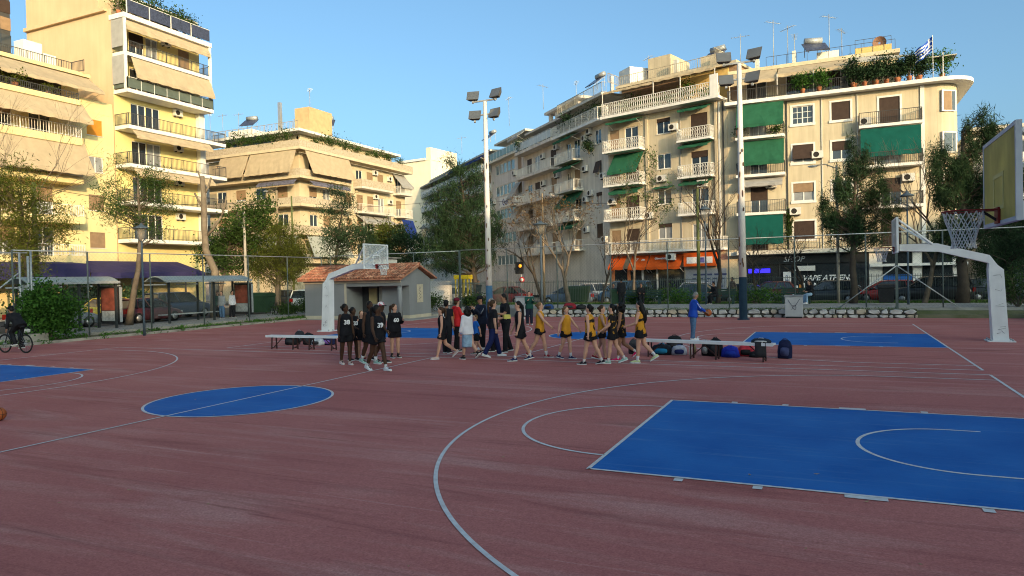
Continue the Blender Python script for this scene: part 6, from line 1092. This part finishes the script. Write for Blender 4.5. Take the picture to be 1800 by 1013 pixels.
    for sd in (1, -1):
        hip, kn, an, fd, up, heel, toe = J[sd]
        b.ell(V(hip), (.088*s*w, .085*s*w, .1*s), skin, 10, 8); b.tube([V(hip), V(hip.lerp(kn, .35)), V(kn)], [.088*s*w, .08*s*w, .06*s], skin, 12); b.ell(V(kn), (.055*s,)*3, skin, 10, 8)
        b.tube([V(kn), V(kn.lerp(an, .3)+Vector((-.012, 0, 0))), V(kn.lerp(an, .75)), V(an)], [.056*s, .063*s, .044*s, .037*s], skin, 12); b.tube([V(heel+up*.04), V(heel.lerp(toe, .6)+up*.035), V(toe-fd*.02+up*.028)], [.036*s, .036*s, .026*s], skin, 8)
    body = remesh(b, name, .0135, None, 2, fing, (p.x, p.y, z), rz); tag(body, label, name, group)
    # shoes and socks
    for sd in (1, -1):
        hip, kn, an, fd, up, heel, toe = J[sd]; b = MB(); sc = Vector((0, 1, 0)); h0 = heel-fd*.018; rg = []
        for q, wv, hh in ((0, .034, .075), (.12, .042, .085), (.4, .042, .085), (.62, .046, .062), (.85, .042, .045), (1.0, .022, .03)):
            c = h0+(toe+fd*.02-h0)*q; rg.append([V(c+sc*wv*x+up*(hh*zq-.004)) for x, zq in ((-1, .18), (-1, .5), (-.62, .95), (0, 1.0), (.62, .95), (1, .5), (1, .18))])
        b.loft(rg, shoes); o = b.build('shoe', body); b = MB(); b.loft([[V(h0+(toe+fd*.022-h0)*q+sc*wv*x+up*zq) for x, zq in ((-1, -.012), (1, -.012), (1, .016), (-1, .016))] for q, wv in ((-.02, .03), (.1, .044), (.5, .042), (.7, .049), (.92, .042), (1.02, .02))], S_sole, smooth=False); b.build('sole', o)
        if sock: b = MB(); b.tube([V(an-up*.02), V(an.lerp(kn, .12)), V(an.lerp(kn, .3 if sock[1] else .2))], [.041*s, .04*s, .05*s if sock[1] else .043*s], sock[0], 10); b.build('sock', body)
    # lower clothing
    kind, mb_ = bot[:2]; b = MB()
    if kind == 'skirt':
        b.loft(rings([(.98, .10, .135), (.88, .125, .17), (.60, .15, .195), (.42, .16, .20), (.40, .12, .16)], S_ @ Z @ Matrix.Translation((0, 0, -.90))), mb_)
    else:
        b.loft(rings([(1.0, .096*w, .135*w), (.93, .113*w, .160*w), (.84, .113*w, .157*w), (.79, .08, .12)], S_ @ Z @ Matrix.Translation((0, 0, -.90))), mb_)
        for sd in (1, -1):
            hip, kn, an, fd, up, heel, toe = J[sd]
            if kind == 'shorts': q = bot[2] if len(bot) > 2 else .55; b.tube([V(hip+Vector((0, 0, .02))), V(hip.lerp(kn, q*.5)), V(hip.lerp(kn, q))], [.098*s*w, .112*s*w, .12*s*w], mb_, 14)
            else: b.tube([V(hip+Vector((0, 0, .02))), V(hip.lerp(kn, .5)), V(kn), V(kn.lerp(an, .5)), V(an+Vector((0, 0, -.01)))], [.096*s*w, .09*s*w, .075*s*w, .068*s*w, .062*s*w], mb_, 14)
    remesh(b, {'pants': 'trousers'}.get(kind, kind), .015, body, 1)
    # upper clothing
    kind, mt = top[:2]; b = MB(); k = 1.04 if kind in ('jersey', 'tee') else 1.14; hem = .80 if kind != 'tee' else .84
    b.loft(rings([(hem, .113*w*k, .158*w*k), (hem+.03, .122*w*k, .168*w*k), (.95, .116*w*k, .162*w*k), (1.06, .103*w*k, .145*w*k), (1.2, .112*w*k, (sh+.002)*k), (1.32, .104*w*k, (sh+.004)*k), (1.385, .074*k, (sh-.026)*k), (1.43, .058, .07)], TT), mt)
    if kind != 'jersey':
        for sd in (1, -1):
            A = AJ[sd]; r = .062*s if kind == 'tee' else .066*s; b.ell(A[0], (r*1.05,)*3, mt, 10, 8)
            if kind == 'tee': b.tube([A[0], A[0].lerp(A[1], .72)], [r, r*1.0], mt, 12)
            else: b.tube([A[0], A[1], A[1].lerp(A[2], .5), A[1].lerp(A[2], .96)], [r, r*.86, r*.8, r*.68], mt, 12); b.ell(A[1], (r*.86,)*3, mt, 10, 8)
    if kind == 'hoodie': b.tube([TT @ Vector((-.06, -.1, 1.41)), TT @ Vector((-.12, 0, 1.38)), TT @ Vector((-.06, .1, 1.41))], .05*s, mt, 8)
    g = remesh(b, {'tee': 't_shirt', 'long': 'long_sleeved_top', 'hoodie': 'hoodie', 'jersey': 'jersey', 'jacket': 'jacket'}[kind], .015, body, 1)
    if kind == 'jersey':     # neck and arm holes show skin: dark piping
        pass
    for tx, sgn in ((num, 1), (back_num, -1)):
        if tx:
            me = text_mesh(tx, .17*s, bold=.004, ext=.03*s); me.materials.clear(); me.materials.append(M_num); o = bpy.data.objects.new('jersey_number', me); COL.objects.link(o); o.parent = g; c = TT @ Vector((sgn*.105*w*k, 0, 1.19)); o.matrix_local = Matrix.Translation(c) @ Matrix.Rotation(R(lean), 4, 'Y') @ Euler((PI/2, 0, sgn*PI/2)).to_matrix().to_4x4()
    if len(top) > 2:   # shoulder or sleeve accents
        for sd in (1, -1): b = MB(); A = AJ[sd]; b.tube([A[0]+Vector((0, .0, .066*s)), A[0].lerp(A[1], .5)+Vector((0, sd*.066*s, .01)), A[1].lerp(A[2], .05)+Vector((0, sd*.055*s, 0))], [.014*s]*3, top[2], 6); b.build('sleeve_stripe', g)
    # hair, cap, face
    hk, hm = hair; b = MB(); hp = lambda x, y, zz: HM @ Vector((x, y, zz)); r = lambda a, c, e: (a, c, e)
    if hk != 'none':
        b.ell(hp(-.022, 0, 1.606), r(.092, .081, .106), hm, 16, 12, R3); b.ell(hp(-.045, 0, 1.565), r(.068, .076, .085), hm, 12, 8, R3)
        if hk == 'pony': b.tube([hp(-.09, 0, 1.635), hp(-.15, 0, 1.62), hp(-.165, 0, 1.52), hp(-.15, .01, 1.40), hp(-.13, .01, 1.30)], [.03*s, .038*s, .036*s, .028*s, .012*s], hm, 8)
        if hk == 'braid': b.tube([hp(-.09, 0, 1.61), hp(-.125, 0, 1.52), hp(-.12, .0, 1.40), hp(-.115, .0, 1.22)], [.04*s, .045*s, .04*s, .03*s], hm, 8)
        if hk == 'bun': b.ell(hp(-.115, 0, 1.60), r(.045, .045, .045), hm, 10, 8)
        if hk == 'long':
            b.tube([hp(-.04, 0, 1.6), hp(-.075, 0, 1.48), hp(-.12, 0, 1.34), hp(-.125, 0, 1.18), hp(-.12, 0, 1.08)], [.08*s, .085*s, .085*s, .07*s, .03*s], hm, 10)
        if hk == 'curly':
            for i in range(26): d = Vector(rng.normal(size=3)).normalized(); b.ell(hp(-.055+d.x*.085, d.y*.115, 1.545+d.z*.13), (.045*s,)*3, hm, 8, 6)
            b.ell(hp(-.07, 0, 1.50), r(.085, .12, .14), hm, 12, 8, R3)
        remesh(b, 'hair', .013, body, 1)
    if cap:
        b = MB(); b.loft([[hp(-.012+rx*math.cos(a), ry*math.sin(a), zz) for a in [2*PI*i/18 for i in range(18)]] for zz, rx, ry in ((1.615, .105, .092), (1.65, .104, .09), (1.69, .085, .075), (1.715, .045, .04), (1.72, .005, .005))], cap[0]); o = b.build('cap', body); b = MB(); b.loft([[hp(.06+.1*math.cos(a)*(1 if math.cos(a) > 0 else .1), .075*math.sin(a), zz-.12*max(0, math.cos(a))*.1) for a in [2*PI*i/18 for i in range(18)]] for zz in (1.612, 1.625)], cap[1]); b.build('brim', o)
    b = MB()
    for sd in (1, -1): b.ell(hp(.079, .031*sd, 1.587), r(.006, .013, .007), E_dark, 8, 6, R3); b.ell(hp(.082, .031*sd, 1.609), r(.005, .018, .004), hm if hk != 'none' else E_dark, 8, 4, R3)
    b.build('eyes', body); b = MB(); b.ell(hp(.083, 0, 1.522), r(.006, .024, .007), E_lip, 10, 6, R3); b.build('mouth', body)
    return body, AJ, p, rz, HM
_R_ang = math.atan2(_R.y, _R.x)
SB = (S_k, None); W1 = (9, 4, -10, 18); W2 = (-10, 18, 10, 4); ST = (4, 4, -3, 5); BT = ('shorts', C_blk, .62)
hang = ((3, 9, 12), (-3, 9, 12)); swg = ((-22, 8, 14), (20, 8, 18)); swg2 = ((22, 8, 18), (-22, 8, 14))
PT = 'players in black jerseys'; YT = 'players in gold jerseys'
# left cluster, black team
person('player in a black jersey numbered 38 walking at the left end of the group', 609, 641, 534, 300, SKD, ('bun', H_blk), ('jersey', C_blk), BT, S_p, (4.3, 4, -5.8, 12), hang, num='38', turn=45)
person('tall player in black half hidden behind the leftmost one, number 33 on the chest', 622, 634, 540, 320, SKD, ('bun', H_blk), ('jersey', C_blk), BT, S_k, ST, ((10, 10, 20), (30, 5, 50)), num='33', turn=30)
person('small fair skinned player in black peeking out behind the front players', 637, 633, 546, 300, SKL, ('pony', H_fair), ('jersey', C_blk), ('shorts', C_blk, .5), S_r, ST, hang)
person('player in black numbered 39 striding ahead with white shoes and a dark ponytail', 664, 652, 535, 318, SKD, ('pony', H_blk), ('jersey', C_blk), ('shorts', C_blk, .45), S_w, (18.7, 6, -14.4, 16), ((-18, 12, 10), (16, 12, 20)), num='39', sock=(C_sock, 0), turn=40, lean=3)
person('tall bare shouldered player in black behind the striding one', 652, 640, 529, 320, SKD, ('short', H_blk), ('jersey', C_blk), ('shorts', C_blk, .7), S_mint, W1, hang, sock=(C_sock, 1), girl=False)
person('player in black wearing a white and pink headband behind the striding one', 671, 637, 531, 350, SKD, ('bun', H_blk), ('jersey', C_blk), BT, S_k, W2, swg, cap=(mat('headband_pink_white', (.5, .12, .18), .7, scale=12, c2=(.6, .6, .6), thr=.5), C_blk))
person('player standing in a black long sleeved top numbered 60 with hands at the chest', 695, 629, 534, 300, SKL, ('pony', H_brn), ('long', C_blk, ), ('shorts', C_blk, .62), S_k, (2.2, 2, -1.4, 3), ((20, 14, 95), (0, 12, 10)), num='60', turn=40, sock=(S_k, 0))
# middle cluster
person('player in black walking left with a knee pad and pale pink shoes', 779, 631, 538, 188, SKL, ('pony', H_brn), ('jersey', C_blk), ('shorts', C_blk, .6), S_p, (15.8, 4, -13, 42), hang, lean=4)
person('man seen from behind in a black shirt with orange sleeves and a white emblem', 786, 621, 527, 70, SKM, ('short', H_blk), ('tee', C_blk2, C_orange), ('pants', C_blk2), S_k, ST, hang, girl=False, back_num='U')
person('coach in a bright red hoodie and a maroon cap', 804, 618, 524, 20, SKL, ('short', H_brn), ('hoodie', C_red), ('pants', C_blk2), S_k, ST, ((30, 10, 80), (25, 10, 85)), girl=False, cap=(mat('cap_maroon', (.12, .012, .025), .7), S_w), turn=20)
person('curly haired woman seen from behind in a white sweater and pale denim skirt', 823, 632, 538, 130, SKL, ('curly', H_blk), ('long', C_wht), ('skirt', C_denim), S_k, (10.1, 4, -14.4, 36), ((0, 14, 20), (12, 12, 20)), sock=(S_k, 0))
person('bearded man in a dark navy jacket and black cap with folded arms', 848, 614, 520, 215, SKM, ('short', H_blk), ('jacket', C_dnavy, C_grey), ('pants', C_blk2), S_w, ST, ((38, 4, 100), (34, 4, 105)), girl=False, cap=(C_blk2, C_blk2), nod=12)
person('child in a blue shirt half hidden behind the curly haired woman', 838, 622, 553, 200, SKL, ('short', H_fair), ('tee', C_blue), ('shorts', C_blk, .8), S_k, W1, swg)
b_, AJ, p_, rz_, HM_ = person('woman in a black t shirt with navy trousers holding a yellow pad', 868, 628, 526, 20, SKL, ('pony', H_brn), ('tee', C_blk2), ('pants', C_navy), S_w, (17.3, 4, -14.4, 16), ((28, 10, 70), (-4, 10, 12)), lean=2)
b = MB(); c = AJ[1][2]; b.box(c.x, c.x+.2, c.y-.1, c.y+.05, c.z-.02, c.z+.1, mat('notepad_yellow', (.55, .48, .12), .7)); o = b.build('notepad'); o.location = b_.location; o.rotation_euler = b_.rotation_euler; tag(o, 'yellow pad held by the woman in navy trousers', 'notepad')
person('grey haired person mostly hidden behind the woman with the yellow pad', 866, 618, 524, 200, SKL, ('short', H_gry), ('jacket', C_dnavy), ('pants', C_blk2), S_k, ST, hang)
person('young man in a black t shirt with an orange collar talking beside the yellow pad', 890, 619, 516, 205, SKM, ('short', H_blk), ('tee', C_blk2, ), ('pants', C_blk2), S_k, (7.2, 4, -7.2, 12), ((24, 6, 75), (4, 10, 12)), girl=False, nod=14)
person('player in black walking left with a long dark ponytail and navy shoes', 916, 634, 528, 192, SKL, ('braid', H_blk), ('jersey', C_blk), ('shorts', C_blk, .6), S_n, (15.8, 3, -17.3, 8), ((10, 8, 12), (16, 8, 15)), sock=(C_sock, 0), back_num='4', lean=5)
person('man in a dark green sweater standing at the stone wall in the background', 931, 571, 512, 280, SKL, ('short', H_blk), ('long', C_green), ('pants', C_dnavy), S_k, ST, ((30, 6, 95), (28, 6, 100)), girl=False)
# gold team
person('fair haired player in gold striding right in dark red shoes', 950, 629, 530, 345, SKL, ('bun', H_fair), ('jersey', C_gold), ('shorts', C_blk, .4), S_r, (15.8, 8, -15.8, 18), ((-8, 10, 14), (38, 16, 14)), sock=(C_sock, 1))
person('player in gold with arms spread walking toward the right behind the group', 996, 631, 538, 318, SKL, ('pony', H_fair), ('jersey', C_splash if 0 else C_gold), ('shorts', C_blk, .45), S_n, (10.1, 6, -10.1, 14), ((30, 22, 10), (-14, 24, 14)), sock=(C_sock, 1), turn=-10)
person('player in a gold jersey with black splashes and a low bun seen from behind', 1039, 641, 534, 150, SKL, ('bun', H_blk), ('jersey', C_splash), ('shorts', C_blk, .5), S_k, (14.4, 4, -15.8, 10), ((-6, 8, 10), (10, 8, 12)), sock=(C_sock, 0), lean=3)
person('player in plain gold partly hidden between two dark haired team mates', 1059, 633, 536, 345, SKL, ('bun', H_brn), ('jersey', C_gold), ('shorts', C_blk, .5), S_r, W2, swg)
person('player in black and gold with a ponytail and pale mint shoes walking left', 1078, 639, 534, 165, SKL, ('pony', H_blk), ('tee', C_splash2), ('shorts', C_blk, .5), S_mint, (11.5, 6, -13, 20), ((14, 16, 45), (10, 14, 40)), sock=(C_sock, 0))
person('player in black and gold kicking up a hot pink shoe behind', 1093, 634, 531, 170, SKM, ('curly', H_blk), ('jersey', C_splash2), ('shorts', C_blk, .5), S_hot, (10.1, 6, -8.6, 48), ((8, 8, 12), (2, 8, 12)), sock=(C_sock, 0))
person('player in gold and black with very long dark hair and pale lime shoes', 1127, 638, 529, 155, SKL, ('long', H_blk), ('jersey', C_splash), ('shorts', C_blk, .5), S_lime, (7.2, 4, -11.5, 34), ((14, 10, 60), (0, 10, 15)), sock=(C_sock, 1))
# others
b_, AJ, p_, rz_, HM_ = person('grey haired man in a bright blue jacket and jeans holding a basketball', 1219, 598, 513, 0, SKM, ('short', H_gry), ('jacket', C_royal, S_w), ('pants', C_jean), S_w, (2.2, 3, -2.2, 4), ((34, 4, 30), (38, 4, 26)), girl=False, nod=18, lean=6)
c = (AJ[1][2]+AJ[-1][2])/2; M = Matrix.Translation(b_.location) @ Matrix.Rotation(rz_, 4, 'Z'); q = M @ (c+Vector((.15, 0, -.05))); ball('orange basketball held out by the man in the blue jacket', q)
def sit(lab, px, y, z, face, skin, hair, top, bot, shoes, H=1.72, arms=((25, 6, 70), (25, 6, 75)), lean=12, **k): return person(lab, px, 530, 500, face, skin, hair, top, bot, shoes, (84, 86, 80, 84), arms, lean, H=H, z=z, at_=(*on(px, 530, y=y).xy, z), **k)
sit('person in jeans and a dark top sitting behind the scribbled cabinet', 1426, 32.7, .45, 200, SKL, ('long', H_brn), ('long', C_blk2), ('pants', C_denim), S_w)
sit('person in black sitting on the park bench under the orange awning', 1127, 32.7, .45, 265, SKM, ('short', H_blk), ('long', C_blk2), ('pants', C_blk2), S_k, girl=False)
sit('person in dark clothes sitting on the park bench near the olive pole', 1258, 32.7, .45, 200, SKM, ('short', H_blk), ('jacket', C_blk2), ('pants', C_blk2), S_k, girl=False)
sit('person with a pale top sitting left on the bench behind the gold team', 1078, 32.7, .45, 270, SKM, ('short', H_blk), ('jacket', C_dnavy, C_grey), ('pants', C_blk2), S_k, girl=False)
person('person in black standing with their back turned on the park path', 1093, 541, 500, 100, SKM, ('short', H_blk), ('jacket', C_blk2), ('pants', C_blk2), S_k, ST, hang, H=1.72, z=.45, at_=(*on(1093, 540, y=31.2).xy, .45), girl=False)
person('dark clothed pedestrian on the pavement left of the navy footed pole', 1286, 530, 485, 200, SKM, ('short', H_blk), ('jacket', C_camo), ('pants', C_blk2), S_k, W1, swg, H=1.75, z=.3, at_=(*on(1288, 525, y=38.1).xy, .3), girl=False)
person('pedestrian in a dark coat behind the white floodlight pole foot', 843, 530, 495, 300, SKM, ('short', H_blk), ('jacket', C_blk2), ('pants', C_blk2), S_k, W1, swg, H=1.75, z=.43, at_=(*on(842, 530, y=34).xy, .43), girl=False)
person('person in a brown patterned coat walking past the concrete pole', 426, 560, 512, 290, SKL, ('short', H_gry), ('jacket', C_camo), ('pants', C_grey), S_k, W1, hang, H=1.68, z=.19, at_=(-24.6, 24.4, .19))
person('person in a beige coat beside the left corner of the hut', 523, 555, 512, 100, SKL, ('short', H_brn), ('jacket', C_camo), ('pants', C_grey), S_k, W2, hang, H=1.7, z=.15, at_=(-25.2, 31.5, .15), girl=False)
for i, (x, y, top_, lab) in enumerate(((-23.4, 21.2, C_grey, 'person in grey waiting under the second bus shelter'), (-24.4, 21.8, C_green, 'person in dark green waiting under the second bus shelter'), (-23.6, 22.2, C_wht, 'person in a pale top waiting at the end of the second bus shelter'))):
    person(lab, 0, 0, 0, 270+30*i, SKL, (('short', H_blk), ('long', H_brn), ('bun', H_brn))[i], ('jacket', top_), ('pants', C_blk2 if i else C_jean), S_k, ST, hang, H=1.7, z=.19, at_=(x, y, .19))
bk = bpy.data.objects['bicycle']; M = Matrix.Translation(bk.location) @ Matrix.Rotation(bk.rotation_euler.z, 4, 'Z'); q = M @ Vector((-.22, 0, 0))
person('cyclist in black clothes and a dark cap leaning over the handlebar at the left edge', 0, 0, 0, math.degrees(bk.rotation_euler.z)-math.degrees(_R_ang), SKM, ('short', H_blk), ('long', C_blk2), ('pants', C_blk2), S_k, (44.6, 70, 17.3, 34), ((36, 10, 20), (36, 10, 20)), 42, H=1.72, hipz=1.04, at_=(q.x, q.y, 0), girl=False, cap=(C_blk2, C_grey), nod=-20)
